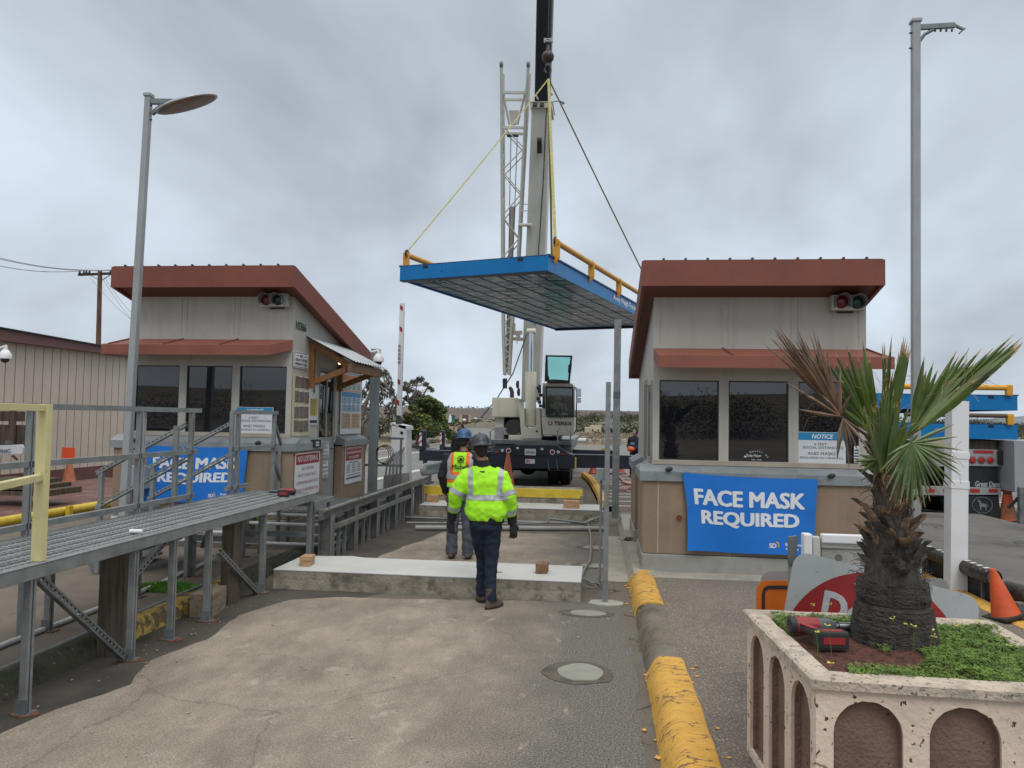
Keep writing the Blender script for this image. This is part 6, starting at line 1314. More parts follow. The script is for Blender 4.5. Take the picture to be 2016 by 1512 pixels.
def worker_vest():
    B0 = V((-1.93, 10.75, 0)); t = thing('person', 'worker in yellow vest with orange braces and blue hard hat standing behind the footing', 'person', B0)
    q = lambda x, y, z: B0 + V((x, y, z))
    bd = MB(); bd.rings([ell(q(0, 0, z), X_, Y_, a, b) for z, a, b in ((.86, .14, .1), (.98, .15, .11), (1.15, .14, .10), (1.32, .16, .11), (1.44, .13, .09), (1.53, .055, .055))])
    Lh = [q(-.20, 0, 1.43), q(-.27, -.03, 1.17), q(-.235, .08, .93)]; Rh = [q(.20, 0, 1.43), q(.27, .02, 1.18), q(.24, .1, .95)]
    for a in (Lh, Rh): bd.path([q(0, 0, 1.46)] + a, [.05, .055, .042, .03], 12)
    for x in (-.1, .1): bd.path([q(x * .9, 0, .9), q(x, .01, .5), q(x * 1.05, 0, .08)], [.08, .055, .04], 12)
    fused(bd, 'body', skin, t, .02, 2)
    mb = MB(); mb.rings([ell(q(0, 0, z), X_, Y_, a, b) for z, a, b in ((1.02, .165, .125), (.9, .175, .13), (.82, .165, .12))])
    for x in (-.105, .10): mb.path([q(x * .9, 0, .88), q(x, .01, .68), q(x * 1.05, .0, .48), q(x * 1.1, .01, .25), q(x * 1.15, .01, .06)], [.098, .092, .084, .08, .086], 16)
    fused(mb, 'trousers', greywork, t, .013, 3, folds(11, .012, 8))
    for x in (-.12, .12): mb = MB(); mb.ball(q(x, .05, .06), .055, .15, .06, 14, 8); fused(mb, 'boot', boot, t, .012, 2)
    mb = MB(); mb.rings([ell(q(0, 0, z), X_, Y_, a, b, 20) for z, a, b in ((.93, .18, .135), (1.15, .185, .135), (1.36, .195, .13), (1.45, .16, .11), (1.53, .085, .085))])
    for a in (Lh, Rh): mb.path([q(0, 0, 1.42), a[0], a[1], a[2]], [.08, .085, .07, .052], 16)
    fused(mb, 'black_sweater', blackcl, t, .012, 3, folds(10, .01, 4))
    mb = MB(); mb.rings([ell(q(0, -.003, z), X_, Y_, a, b, 24) for z, a, b in ((1.02, .20, .155), (1.2, .205, .155), (1.38, .205, .148), (1.47, .165, .125), (1.515, .11, .10))])
    vs = fused(mb, 'safety_vest', hiv, t, .010, 2, folds(9, .008, 6))
    orv = mat('vest_orange', (.85, .16, .02), .7, var=.1)
    for w_, m_, o_ in ((.150, orv, .004), (.062, sil, .008)):
        band(vs, 'vest_band', t, m_, [(q(0, 0, 1.17 - w_ / 2), Z_), (q(0, 0, 1.17 + w_ / 2), -Z_)], o_)
        for x in (-.155, .155): band(vs, 'vest_brace', t, m_, [(q(x - w_ / 2 * .9, 0, 1.2), X_), (q(x + w_ / 2 * .9, 0, 1.2), -X_), (q(0, 0, 1.17 + w_ * .45), Z_), (q(0, 0, 1.53), -Z_)], o_ + .0005)
    lettering(t, [('Michelli', .02, 0, .25, .066)], q(0, -.172, 1.315), X_, Z_, mat('vest_print_black', (.015, .015, .015), .7), 'lettering', .015)
    mb = MB(); mb.torus(q(.02, -.170, 1.42), .045, .006, (0, 1, 0), 20, 6); mb.ball(q(.02, -.168, 1.425), .026, .006, .018, 12, 6); mb.bar(q(-.02, -.170, 1.40), q(.06, -.170, 1.405), .006, .012); mb.build('vest_emblem', mat('vest_print_black', ()), t)
    ho, hq, rot = head(t, q(.03, .04, 1.675), (0, .1, 1), (.15, 1, 0)); hardhat(ho, hq, rot, 1, mat('blue_hard_hat', (.025, .09, .20), .4, var=.15), brim=.86)
    hand(t, q(-.232, .09, .91), (.02, .15, -1), (.8, .3, 0), -1, 1.05, skin, .45); hand(t, q(.238, .11, .93), (0, .15, -1), (-.8, .3, 0), 1, 1.05, skin, .45)
worker_vest()
def simple_person(B0, facing, label, top, trouser, H=1.78, arms='down', mask=None, seated=False, head_tilt=(0, 0, 1), extra=None):
    t = thing('person', label, 'person', B0); f = V(facing).normalized(); r_ = f.cross(Z_); s = H / 1.78
    q = lambda x, y, z: V(B0) + r_ * x * s + f * y * s + Z_ * z * s
    hy = .0
    Lh = [q(-.19, 0, 1.42), q(-.25, .02, 1.16), q(-.12, .25, 1.08)] if arms == 'front' else [q(-.19, 0, 1.42), q(-.25, -.02, 1.16), q(-.25, .06, .92)]
    Rh = [V(B0) + r_ * (-(p - V(B0)).dot(r_)) + f * (p - V(B0)).dot(f) + Z_ * (p.z - B0[2]) for p in Lh]
    legs = [[q(x, 0, .9), q(x * 1.1, .42, .88), q(x * 1.1, .45, .45)] if seated else [q(x, 0, .9), q(x * 1.1, .01, .48), q(x * 1.15, 0, .07)] for x in (-.1, .1)]
    bd = MB(); bd.rings([ell(q(0, 0, z), r_, f, a * s, b * s) for z, a, b in ((.86, .14, .1), (.98, .15, .11), (1.15, .14, .10), (1.32, .16, .11), (1.44, .13, .09), (1.53, .055, .055))])
    for a in (Lh, Rh): bd.path([q(0, 0, 1.46)] + a, [.05, .055, .042, .03], 10)
    for a in legs: bd.path(a, [.08, .055, .04], 10)
    fused(bd, 'body', skin, t, .024, 2)
    mb = MB(); mb.rings([ell(q(0, 0, z), r_, f, a * s, b * s) for z, a, b in ((1.0, .165, .125), (.9, .17, .13), (.82, .15, .11))])
    for a in legs: mb.path(a, [.095, .082, .08], 12)
    fused(mb, 'trousers', trouser, t, .018, 2, folds(10, .01, 1))
    mb = MB(); mb.rings([ell(q(0, 0, z), r_, f, a * s, b * s) for z, a, b in ((.92, .18, .135), (1.15, .185, .14), (1.36, .19, .135), (1.45, .15, .11), (1.53, .085, .085))])
    for a in (Lh, Rh): mb.path([q(0, 0, 1.42)] + a, [.08, .085, .072, .055], 12)
    fused(mb, 'sweater', top, t, .014, 2, folds(10, .012, 2))
    ho, hq, rot = head(t, q(0, .03, 1.65), head_tilt, f, s, mask=mask)
    for a, sg in ((Lh, -1), (Rh, 1)):
        d = (a[2] - a[1]).normalized(); hand(t, a[2], d, r_ * -sg, sg, 1., skin, .5)
    if not seated:
        for x in (-.115, .115): MB().ball(q(x, .06, .05), .05, .13, .05, 12, 8, Matrix.Rotation(math.atan2(f.y, f.x) - math.pi / 2, 3, 'Z')).build('boot', boot, t, smooth=True)
    return t, q, ho, hq, rot
hz = aty(908, 842, 19.4)
simple_person((hz.x, 19.4, hz.z - 1.67), (-.5, -1, 0), 'person with dark hair and black face mask seen just above the blue hard hat', blackcl, denim, 1.78, mask=blackcl)
p0 = aty(1250, 870, 27.5)
t, q, ho, hq, rot = simple_person((p0.x, 27.5, 0), (-.55, -1, 0), 'person in navy hooded sweater holding an orange hard hat beside the right booth', mat('navy_hoodie', (.012, .016, .035), .85, var=.3), blackcl, 1.72, 'front')
MB().ball(hq(0, -.05, .0), .095, .1, .115).build('hood', mat('navy_hoodie', ()), t, smooth=True)
MB().obox(q(0, .155, 1.25), V((.09, 0, 0)), Y_ * .004, Z_ * .05).build('chest_print', mat('hoodie_print', (.12, .2, .3), .7), t)
hc = q(.0, .33, 1.05); oh = mat('orange_hard_hat', (.62, .085, .02), .4)
t2 = thing('hard_hat', 'orange hard hat held by the person in the navy hooded sweater', 'hard hat', hc)
mb = MB(); mb.ball(hc, .12, .14, .1, 18, 10); mb.build('shell', oh, t2, smooth=True); MB().lathe(hc - Z_ * .02, [(.165, 0), (.17, .012), (.11, .02)], 22).build('brim', oh, t2, smooth=True)
# operator inside the cab
p0 = aty(1099, 782, YC + 1.9)
simple_person((p0.x, YC + 1.9, p0.z - 1.66), (.05, -1, 0), 'crane operator seated behind the windshield of the crane cab', mat('operator_grey_shirt', (.22, .24, .25), .8), blackcl, 1.74, 'front', seated=True)
# ================================================================= RIGHT: TRAILER WITH DECKS, ROAD SIDE
YT = 17.5
def TP(x, y, dy=0.): return aty(x, y, YT + dy)
tr = thing('flatbed_trailer', 'flatbed trailer seen from behind with red tail lights carrying the stacked blue decks', 'trailer', (6.6, 21, 0))
alu = mat('trailer_aluminium', (.36, .37, .37), .45, .4, .1, 4)
a, b = TP(1768, 914), TP(1975, 886); MB().box(a.x, b.x, YT, YT + .1, a.z, b.z).build('rear_beam', alu, tr, bevel=.01)
MB().box(a.x, b.x, YT + .1, YT + 12, b.z - .2, b.z).build('load_bed', black, tr)
a, b = TP(1963, 915), TP(1975, 886); MB().box(a.x, b.x + .02, YT - .06, YT, a.z, b.z).build('corner_bumper', rubber, tr, bevel=.02)
rl = mat('trailer_lamp_red', (.42, .015, .015), .2)
for x in (1914, 1932, 1949):
    c = TP(x, 905.5); MB().lathe(c - Y_ * .002, [(.085, 0), (.085, .01), (.07, .014)], 20, (0, -1, 0)).build('lamp_ring', galdk, tr); MB().lathe(c - Y_ * .012, [(.066, 0), (.062, .012), (.03, .02), (.001, .022)], 20, (0, -1, 0)).build('tail_light', rl, tr, smooth=True)
def tape(x0, x1, y0, y1, m, nm):
    a, b = TP(x0, y1, -.012), TP(x1, y0, -.012); MB().box(a.x, b.x, a.y, a.y + .008, a.z, b.z).build(nm, m, tr)
rt = mat('reflector_red', ())
tape(1917, 1956, 887, 892, rt, 'red_reflector'); tape(1859, 1868, 887, 892, rt, 'red_reflector')
a, b = TP(1768, 973), TP(1971, 960.5); MB().box(a.x, b.x, YT, YT + .08, a.z, b.z).build('underride_bar', alu, tr, bevel=.008)
for x0, x1 in ((1788, 1797), (1823, 1841), (1858, 1870), (1911, 1929), (1947, 1964)): tape(x0, x1, 963, 969.5, rt, 'red_reflector')
for x in (1903, 1790): a, b = TP(x - 5, 961), TP(x + 4, 914); MB().box(a.x, b.x, YT, YT + .08, a.z, b.z).build('guard_upright', alu, tr)
a, b = TP(1908, 960), TP(1965, 917); MB().box(a.x, b.x, YT + .05, YT + .07, a.z, b.z).build('black_panel', mat('panel_black', (.016, .016, .018), .5), tr)
lettering(tr, [('Great Dane', 0, 0, .52, .12)], V(((TP(1936, 0).x), YT + .05, TP(1933, 953).z)), X_, Z_, mat('silver_letters', (.42, .43, .45), .4), 'lettering', .02, .2)
fx0, fx1 = TP(1903, 1020), TP(1970, 973)
MB().prism([TP(1904, 974), TP(1966, 974), TP(1970, 1016), TP(1966, 1021), TP(1912, 1018), TP(1905, 1008)], (0, .012, 0)).build('mud_flap', rubber, tr)
c = TP(1934, 994.5, -.01); fm = mat('flap_emblem', (.16, .17, .18), .6); e1 = MB().torus(c, .20, .008, (0, 1, 0), 28, 6); e1.v = [V((p.x, p.y, c.z + (p.z - c.z) * .85)) for p in e1.v]; e1.build('emblem_ring', fm, tr)
dog = [(-.09, .10), (-.07, .13), (-.06, .10), (-.035, .09), (-.03, .05), (.04, .03), (.085, .02), (.11, -.03), (.095, -.03), (.085, -.01), (.08, -.05), (.09, -.11), (.07, -.11), (.055, -.05), (.02, -.035), (-.02, -.04), (-.025, -.11), (-.045, -.11), (-.05, -.04), (-.06, .0), (-.065, .06), (-.10, .075)]
mb = MB(); mb.prism([c + V((x, 0, z)) for x, z in dog], (0, -.004, 0)); mb.build('emblem_dog', fm, tr)
for x, dy in ((1925, .6), (1925, 2.0), (1800, .6), (1800, 2.0)):
    p = TP(x, 1000); wheel((p.x, YT + dy + .1, .52), .52, .6, tr)
MB().box(TP(1770, 0).x, TP(1960, 0).x, YT + .7, YT + 1.0, .42, .58).build('axle', black, tr)
for (y1, lb) in ((837, 'lower blue weighbridge deck with yellow guide pipe loaded on the trailer'), (780, 'upper blue weighbridge deck with yellow guide pipe stacked on the trailer load')):
    zt = TP(1996, y1).z; hb = zt - TP(1996, y1 + 28.5).z; x1 = TP(1997, y1).x; x0 = x1 - 3.05
    decklet('weighbridge_deck', (x0, YT - .12, zt - hb), X_, Y_, x1 - x0, 6.5, hb, lb, None, False, False, ())
    # end-on guide pipe across the near end
wd = MB(); z1 = TP(1960, 866).z; z0 = TP(1960, 886).z
for x in (1795, 1935): a = TP(x - 28, 886); b = TP(x + 28, 868); wd.box(a.x, b.x, YT + .05, YT + .35, a.z, b.z)
wd.build('timber_bearer', wood, tr)
t = thing('guide_rail', 'orange-yellow guide pipe running across the upper deck on the trailer', 'pipe rail', TP(1900, 780))
for (ya, m_, lb) in ((764, orangey, 0),):
    a, b = TP(1770, ya + 5), TP(1974, ya); MB().tube((a.x, YT - .15, b.z), (b.x, YT - .15, b.z), .06, n=12).build('pipe', m_, t, smooth=True)
    p = TP(1979, 780); q_ = TP(1979, 758); MB().box(p.x - .07, p.x + .07, YT - .2, YT - .1, p.z, q_.z).build('bracket', m_, t, bevel=.03)
t = thing('guide_rail', 'shaded guide pipe running across the lower deck on the trailer, between the two decks', 'pipe rail', TP(1900, 837))
a, b = TP(1775, 822), TP(1974, 819); MB().tube((a.x, YT - .15, b.z), (b.x, YT - .15, b.z), .045, n=12).build('pipe', mat('shade_brown_pipe', (.10, .06, .035), .5), t, smooth=True)  # yellow pipe coloured dark brown: shade between the decks painted in
p = TP(1981, 837); q_ = TP(1981, 815); MB().box(p.x - .07, p.x + .07, YT - .2, YT - .1, p.z, q_.z).build('bracket', orangey, t, bevel=.03)
# grey box trailer at the right edge
t = thing('box_trailer', 'grey box trailer side cut off by the right edge of the photo', 'trailer', aty(2010, 980, 16.5))
a, b = aty(1965, 968, 19.5), aty(1998, 872, 19.5); MB().box(a.x, b.x + .6, 19.5, 19.56, a.z, b.z).build('rear_panel', mat('grey_panel', (.17, .18, .195), .5, var=.05), t)
a, b = aty(1998, 968, 17.0), aty(2200, 872, 17.0); MB().box(a.x, b.x, 17.0, 19.4, a.z, b.z).build('box_body', mat('light_grey_panel', (.30, .31, .33), .5, var=.05), t)
a = aty(2014, 1045, 16.2); MB().box(a.x - .05, a.x + .05, 16.2, 16.3, 0, aty(2014, 960, 16.2).z).build('landing_leg', galdk, t); MB().bar(aty(1985, 1000, 16.3), aty(2010, 975, 16.3), .05, .05).build('leg_brace', black, t)
# weighbridge edge rail with big pipe, along the right lane
pe0, pe1 = atz(1957, 1138, .42), None
X0 = pe0.x
t = thing('pipe_guard_rail', 'long black steel weighbridge edge topped by a thick scuffed pipe, right of the island', 'guard rail', (X0, 12, 0))
pe1 = V((X0, 15.8, .42)); scuff = mat('scuffed_black_pipe', (.035, .028, .022), .45, .2, .5, 5, spots=[(7, .5, .1, (.12, .09, .065), .7), (30, .62, .03, (.35, .34, .32), .6)])
MB().tube((X0, pe0.y, .42), pe1, .085, n=20, cap=False).build('guard_pipe', scuff, t, smooth=True); MB().tube((X0, pe0.y + .005, .42), (X0, pe1.y, .42), .072, n=18).build('pipe_bore', mat('pipe_inside', (.06, .06, .055), .6), t, smooth=True)
MB().box(X0 + .02, X0 + .08, pe0.y - .2, 15.8, .02, .36).build('edge_beam', mat('edge_black', (.02, .021, .024), .6), t)
mb = MB()
for k in range(26): y = pe0.y + .12 + k * .14; mb.obox((X0 - .02, y, .503), X_ * .03, Y_ * .02, Z_ * .004)
mb.build('white_tally_mark', white, t)
for k in range(5): y = pe0.y + .25 + k * 1.4; MB().bar((X0 + .02, y, .37), (X0 + .02, y, 0), .06, .03).build('bracket', galdk, t)
t = thing('pipe_guard_rail', 'rusty end of the next pipe guard at the right edge of the photo', 'guard rail', (X0 + .3, 7, 0))
p = aty(1962, 1158, 8.3); MB().tube((p.x + .12, 8.35, p.z - .02), (p.x + .9, 6.2, p.z - .02), .09, n=18).build('guard_pipe', scuff, t, smooth=True); MB().box(p.x + .2, p.x + .28, 6.5, 8.3, 0, p.z - .1).build('edge_beam', navy, t); MB().box(p.x + .05, p.x + .2, 8.0, 8.1, 0, p.z - .08).build('bracket', galdk, t)
sheet('weighbridge_surface', [(X0 + .08, 8.2), (X0 + 3.3, 8.2), (X0 + 3.3, 16), (X0 + .08, 16)], .30, mat('stained_road', (.115, .11, .10), .85, 0, .2, .7, .3, 80, stretch=(1, 1, 1), crack=(.3, .008, (.03, .03, .028), .45), spots=[(.9, .52, .12, (.05, .048, .045), .75), (90, .6, .05, (.25, .24, .22), .5)]))
# tipped grey bin beside the cone
b_ = aty(1968, 1185, 8.9); t = thing('plastic_tub', 'pale grey tub behind the leaning orange cone at the right', 'tub', (b_.x, 8.9, 0)); MB().prism([aty(*p_, 8.9) for p_ in ((1935, 1190), (1944, 1158), (1990, 1166), (2000, 1196))], (0, .3, 0)).build('tub', mat('tub_grey', (.28, .28, .26), .6), t, bevel=.02)
# cones
def cone(loc, h, label, m1=conem, bands=(), dirty=False, tilt=None, rz=.3, base=.36, r=.14):
    t = thing('traffic_cone', label, 'traffic cone', loc, 'orange traffic cones'); c = V(loc); ax = V(tilt or (0, 0, 1)).normalized()
    MB().lathe(c, [(r, .03), (r * .96, .04), (r * .2, h), (r * .14, h + .003)], 26, ax).build('cone_body', m1, t, smooth=True)
    qd = Z_.rotation_difference(ax); u = qd @ V((math.cos(rz), math.sin(rz), 0)); w = qd @ V((-math.sin(rz), math.cos(rz), 0)); MB().obox(c + ax * .015, u * base / 2, w * base / 2, ax * .016).build('cone_base', mat('cone_base_black', (.03, .026, .024), .8), t, bevel=.01)
    for z0, z1, m_ in bands:
        R_ = lambda z: r * .96 + (r * .2 - r * .96) * (z * h - .04) / (h - .04) + .002
        MB().lathe(c, [(R_(z0), z0 * h), (R_(z1), z1 * h)], 26, ax).build('cone_band', m_, t, smooth=True)
    return t
cone(atz(1984, 1026), .92, 'upright striped orange cone with dirty base beside the trailer', conem, ((.0 + .06, .42, conedirty), (.62, .68, mat('band_dark', (.18, .05, .03), .7))), r=.17)
cl_ = atz(1969, 1214, .16); cone((cl_.x + .05, cl_.y - .02, .165), .47, 'bright orange cone leaning left beside the pipe guard, right of the planter', conem, (), tilt=(-.26, .05, 1), r=.13, base=.30)
cc = aty(1000, 953, 21.0); cone((cc.x - .01, 21.0, .12), .92, 'faded orange cone standing behind the near worker, in front of the crane', mat('cone_faded', (.46, .13, .065), .7, 0, .15, 5), (), r=.2, base=.4)
for x, lb in ((1168, 'red cone stub under the outrigger beam, left one'), (1223, 'red cone stub under the outrigger beam, right one beside the booth')):
    c = atz(x, 933); cone((c.x, c.y, 0), .42, lb, mat('cone_red', (.38, .05, .02), .6, var=.2), (), r=.17, base=.34)
c = atz(135, 958, .2); t = cone((c.x, c.y, .2), .66, 'dirty orange cone topped by a square orange board, before the ribbed building', conedirty, (), r=.18)
pa = aty(121, 903, c.y); pz = aty(148, 881, c.y); MB().box(pa.x, pz.x, c.y - .01, c.y + .01, pa.z, pz.z).build('square_board', mat('fluorescent_orange', (.75, .09, .03), .6, var=.05), t, bevel=.01)
MB().tube((c.x, c.y, .85), (c.x, c.y, pa.z + .01), .05).build('cone_top_socket', mat('fluorescent_orange', ()), t)
# white vinyl post
p0, p1 = aty(1881, 1168, 9.3), aty(1884, 790, 9.3); t = thing('vinyl_post', 'thick bright white plastic post with two collars right of the palm', 'post', (p0.x, 9.3, 0))
d = (p1 - p0); MB().bar(V((p0.x - .0, 9.3, .12)), p1, .185, .185, (0, -1, 0)).build('post', white, t, bevel=.006)
for f0, f1 in ((.525, .545), (.68, .695)): MB().bar(p0 + d * (f0 + .02), p0 + d * (f1 + .04), .2, .2, (0, -1, 0)).build('collar', white, t, bevel=.004)
# ================================================================= PLANTER AND PALM
ZT = .93; corners = [(.935, 3.43), (2.12, 3.40), (2.16, 4.56), (.865, 4.56)]
def r3(p, z): return V((p[0], p[1], z))
t = thing('planter', 'square precast concrete planter with arched niches in the front right corner', 'planter', (1.5, 4, .12))
pcr = mat('cream_precast', (.68, .555, .445), .85, 0, .07, 3, .35, 35, spots=[(26, .625, .015, (.035, .028, .022), .95), (9, .62, .05, (.36, .31, .26), .6), (60, .67, .02, (.06, .05, .04), .8)], crack=(1.6, .008, (.2, .15, .11), .5))
pbr = mat('brown_exposed_aggregate', (.20, .125, .095), .9, 0, .14, 5, .6, 60, spots=[(26, .66, .02, (.03, .022, .018), .95), (4, .56, .1, (.22, .13, .10), .5)])
rimm = mat('grey_weathered_rim', (.52, .44, .35), .9, 0, .15, 8, .6, 60, spots=[(40, .59, .03, (.12, .11, .09), .85), (7, .52, .1, (.33, .30, .24), .7)])
def arch_wall(p, q, na, zb, zt, margin, thick=.05):
    """wall slab from p to q (outer face on the right-hand side) with na arched niches"""
    p, q = V((*p, 0)), V((*q, 0)); u = (q - p).normalized(); n_ = V((u.y, -u.x, 0)); Lw = (q - p).length; pitch = (Lw - 2 * margin) / na; aw = pitch * .73; mbf = MB(); mbn = MB()
    P = lambda s, z, o=0.: p + u * s + Z_ * z + n_ * o
    r = aw / 2; zs = zt - .045 - r; zl = zb + .06; K = 20
    xs = []
    for k in range(na):
        c = margin + pitch * (k + .5); xs.append((c - r, c + r, c))
    prev = 0
    for (a, b, c) in xs:
        mbf.add([P(prev, zb), P(a, zb), P(a, zt), P(prev, zt)], [(0, 1, 2, 3)])
        mbf.add([P(a, zb), P(b, zb), P(b, zl), P(a, zl)], [(0, 1, 2, 3)])
        arc = [(c - r * math.cos(math.pi * i / K), zs + r * (1 + .015 * math.sin(i * 2.3)) * math.sin(math.pi * i / K)) for i in range(K + 1)]
        for i in range(K):
            (x0, z0), (x1, z1) = arc[i], arc[i + 1]; mbf.add([P(x0, z0), P(x1, z1), P(x1, zt), P(x0, zt)], [(0, 1, 2, 3)])
        outl = [(a, zl)] + arc + [(b, zl)]; m = len(outl); dp = -.045
        mbf.add([P(x, z) for x, z in outl] + [P(x, z, dp * .35) for x, z in outl], [(i, (i + 1) % m, (i + 1) % m + m, i + m) for i in range(m)])
        ins = [P(x, z, dp * .35) for x, z in outl] + [P(c + (x - c) * .97, zl + (z - zl) * .985, dp) for x, z in outl]
        mbn.add(ins, [(i, (i + 1) % m, (i + 1) % m + m, i + m) for i in range(m)] + [tuple(range(m, 2 * m))])
        prev = b
    mbf.add([P(prev, zb), P(Lw, zb), P(Lw, zt), P(prev, zt)], [(0, 1, 2, 3)])
    mbf.build('arched_wall', pcr, t); mbn.build('niche', pbr, t)
cs = corners; order = [(cs[0], cs[1]), (cs[1], cs[2]), (cs[2], cs[3]), (cs[3], cs[0])]
for p, q in order: arch_wall(p, q, 3, .12, ZT - .05, .02)
ctr = V((1.52, 3.99, 0))
def inset(p, d): v = V((*p, 0)) - ctr; return ctr + v * (1 + d / max(abs(v.x), abs(v.y)))
mb = MB(); nseg = 14; rsr = []
loop = []
for i in range(4):
    a, b = V((*cs[i], 0)), V((*cs[(i + 1) % 4], 0))
    for k in range(nseg): loop.append(a.lerp(b, k / nseg))
def rim(dout, z, amp): return [inset((p.x, p.y), dout + amp * mnoise.noise(V((p.x * 9, p.y * 9, z * 5)))) + Z_ * (z + amp * .6 * mnoise.noise(V((p.x * 12, p.y * 12, 3 + z)))) for p in loop]
mb.rings([rim(.0, ZT - .055, .0), rim(.022, ZT - .05, .003), rim(.024, ZT - .012, .004), rim(.012, ZT, .006), rim(-.075, ZT, .008), rim(-.095, ZT - .02, .004), rim(-.10, ZT - .1, 0)], False); mb.build('rim', rimm, t, smooth=True)
soil = mat('red_mulch', (.09, .035, .022), .95, 0, .5, 30, .8, 60)
mb = MB(); G_ = 24; vs = []
x0, x1, y0_, y1_ = .99, 2.10, 3.49, 4.50
def soilz(x, y): return ZT - .03 + .05 * math.exp(-((x - 1.47) ** 2 + (y - 4.0) ** 2) / .12) + .018 * mnoise.noise(V((x * 7, y * 7, 0)))
for j in range(G_ + 1):
    for i in range(G_ + 1): x = x0 + (x1 - x0) * i / G_; y = y0_ + (y1_ - y0_) * j / G_; vs.append((x, y, soilz(x, y)))
mb.add(vs, [(j * (G_ + 1) + i, j * (G_ + 1) + i + 1, (j + 1) * (G_ + 1) + i + 1, (j + 1) * (G_ + 1) + i) for j in range(G_) for i in range(G_)]); mb.build('mulch', soil, t, smooth=True)
# clover ground cover: many tiny leaflets
clov = mat('clover_green', (.11, .19, .028), .75, 0, .45, 14)
mb = MB(); rnd = random.Random(11); cnt = 0
while cnt < 13000:
    x = rnd.uniform(x0 - .01, x1 + .03); y = rnd.uniform(y0_ - .01, y1_ + .02)
    dens = mnoise.noise(V((x * 4.5, y * 4.5, 9))); bare = (1.15 < x < 1.5 and 3.6 < y < 3.9) or (x < 1.3 and y < 4.1)
    if dens < (-.02 if bare else -.42): continue
    if (x - 1.47) ** 2 + (y - 4.02) ** 2 < .04 or (.98 < x < 1.34 and 3.62 < y < 4.12): continue
    cnt += 1; h = rnd.uniform(.004, .034) * (.8 + max(0, dens) * 1.1); c = V((x, y, soilz(x, y) + h)); s_ = rnd.uniform(.0045, .0095); a0 = rnd.random() * 6.28; tlt = V((rnd.gauss(0, .35), rnd.gauss(0, .35), 1)).normalized(); u = tlt.orthogonal().normalized(); w = tlt.cross(u)
    for k in range(3):
        a = a0 + k * 2.094; d = u * math.cos(a) + w * math.sin(a); e_ = tlt.cross(d); mb.add([c, c + d * s_ + e_ * s_ * .65 - tlt * .002, c + d * s_ * 1.25, c + d * s_ - e_ * s_ * .65 - tlt * .002], [(0, 1, 2, 3)])
struct(mb.build('clover_cover', clov), 'stuff')
fl_y = mat('yellow_petal', (.75, .68, .12), .6)
for k, (px, py, h) in enumerate(((1610, 1290, .10), (1638, 1290, .13), (1712, 1268, .09), (1740, 1250, .12), (1757, 1282, .11), (1780, 1285, .09), (1797, 1290, .09), (1828, 1300, .10), (1842, 1298, .07), (1880, 1262, .05), (1984, 1305, .07), (1935, 1246, .05), (1625, 1202, .05), (1595, 1206, .04), (1570, 1330, .03))):
    g = atz(px, py, ZT + .0)
    g = V((min(max(g.x, 1.0), 2.08), min(max(g.y, 3.5), 4.5), 0)); zb_ = soilz(g.x, g.y); t3 = thing('wild_flower', 'tiny yellow wild flower on a thin stem in the planter', 'flower', (g.x, g.y, zb_), 'yellow flowers in the planter')
    top = V((g.x + rnd.uniform(-.02, .02), g.y, zb_ + h + .03)); MB().path([(g.x, g.y, zb_), ((g.x + top.x) / 2 + .004, g.y, zb_ + h * .6), top], .0013, 5).build('stem', clov, t3)
    for j in range(3):
        d = V((rnd.gauss(0, 1), rnd.gauss(0, .6), rnd.uniform(.0, .6))).normalized(); e_ = top + d * .016; MB().path([top, top.lerp(e_, .5), e_], [.001, .0022, .003], 6).build('petal', fl_y, t3)
# palm
PB = V((1.47, 4.03, ZT - .02))
palm = thing('palm_tree', 'young fan palm with green and dead brown leaves growing in the planter', 'palm tree', PB)
bark = mat('dark_fibrous_bark', (.058, .049, .041), .95, 0, .5, 10, 1.4, 34, stretch=(1.6, 1.6, 3.2), spots=[(9, .56, .08, (.075, .064, .052), .7)])
bootm = mat('leaf_base_brown', (.23, .14, .085), .8, 0, .55, 7, .5, 50, stretch=(3, 3, .6), spots=[(6, .54, .08, (.03, .024, .02), .8), (14, .62, .05, (.27, .2, .15), .7)])
greyfib = mat('grey_leaf_base', (.085, .073, .062), .9, 0, .4, 9, .6, 60, stretch=(4, 4, .6))
axis = lambda z: PB + V((-.03 * z * z, 0, z))    # trunk centreline, z above PB
prof = [(-.03, .215), (.0, .21), (.06, .20), (.12, .19), (.16, .182), (.20, .174), (.215, .163), (.24, .17), (.29, .165), (.33, .155)]
rs = []; n = 72
zz_ = []
for k in range(len(prof) - 1):
    for j in range(5): f = j / 5; zz_.append((prof[k][0] * (1 - f) + prof[k + 1][0] * f, prof[k][1] * (1 - f) + prof[k + 1][1] * f))
for z, r in zz_:
    rs.append([axis(z) + V((math.cos(a) * rr, math.sin(a) * rr, 0)) for a in [2 * math.pi * i / n for i in range(n)] for rr in [r + .002 * (1 if int(z / .0115) % 2 else -1) * .5 + .006 * mnoise.noise(V((math.cos(a) * 22, math.sin(a) * 26, z * 14)))]])
MB().rings(rs).build('trunk', bark, palm)
MB().rings([[axis(z) + V((math.cos(a) * r, math.sin(a) * r, 0)) for a in [2 * math.pi * i / 20 for i in range(20)]] for z, r in ((.30, .14), (.5, .095), (.7, .065), (.85, .05), (.95, .045))]).build('inner_trunk', greyfib, palm)
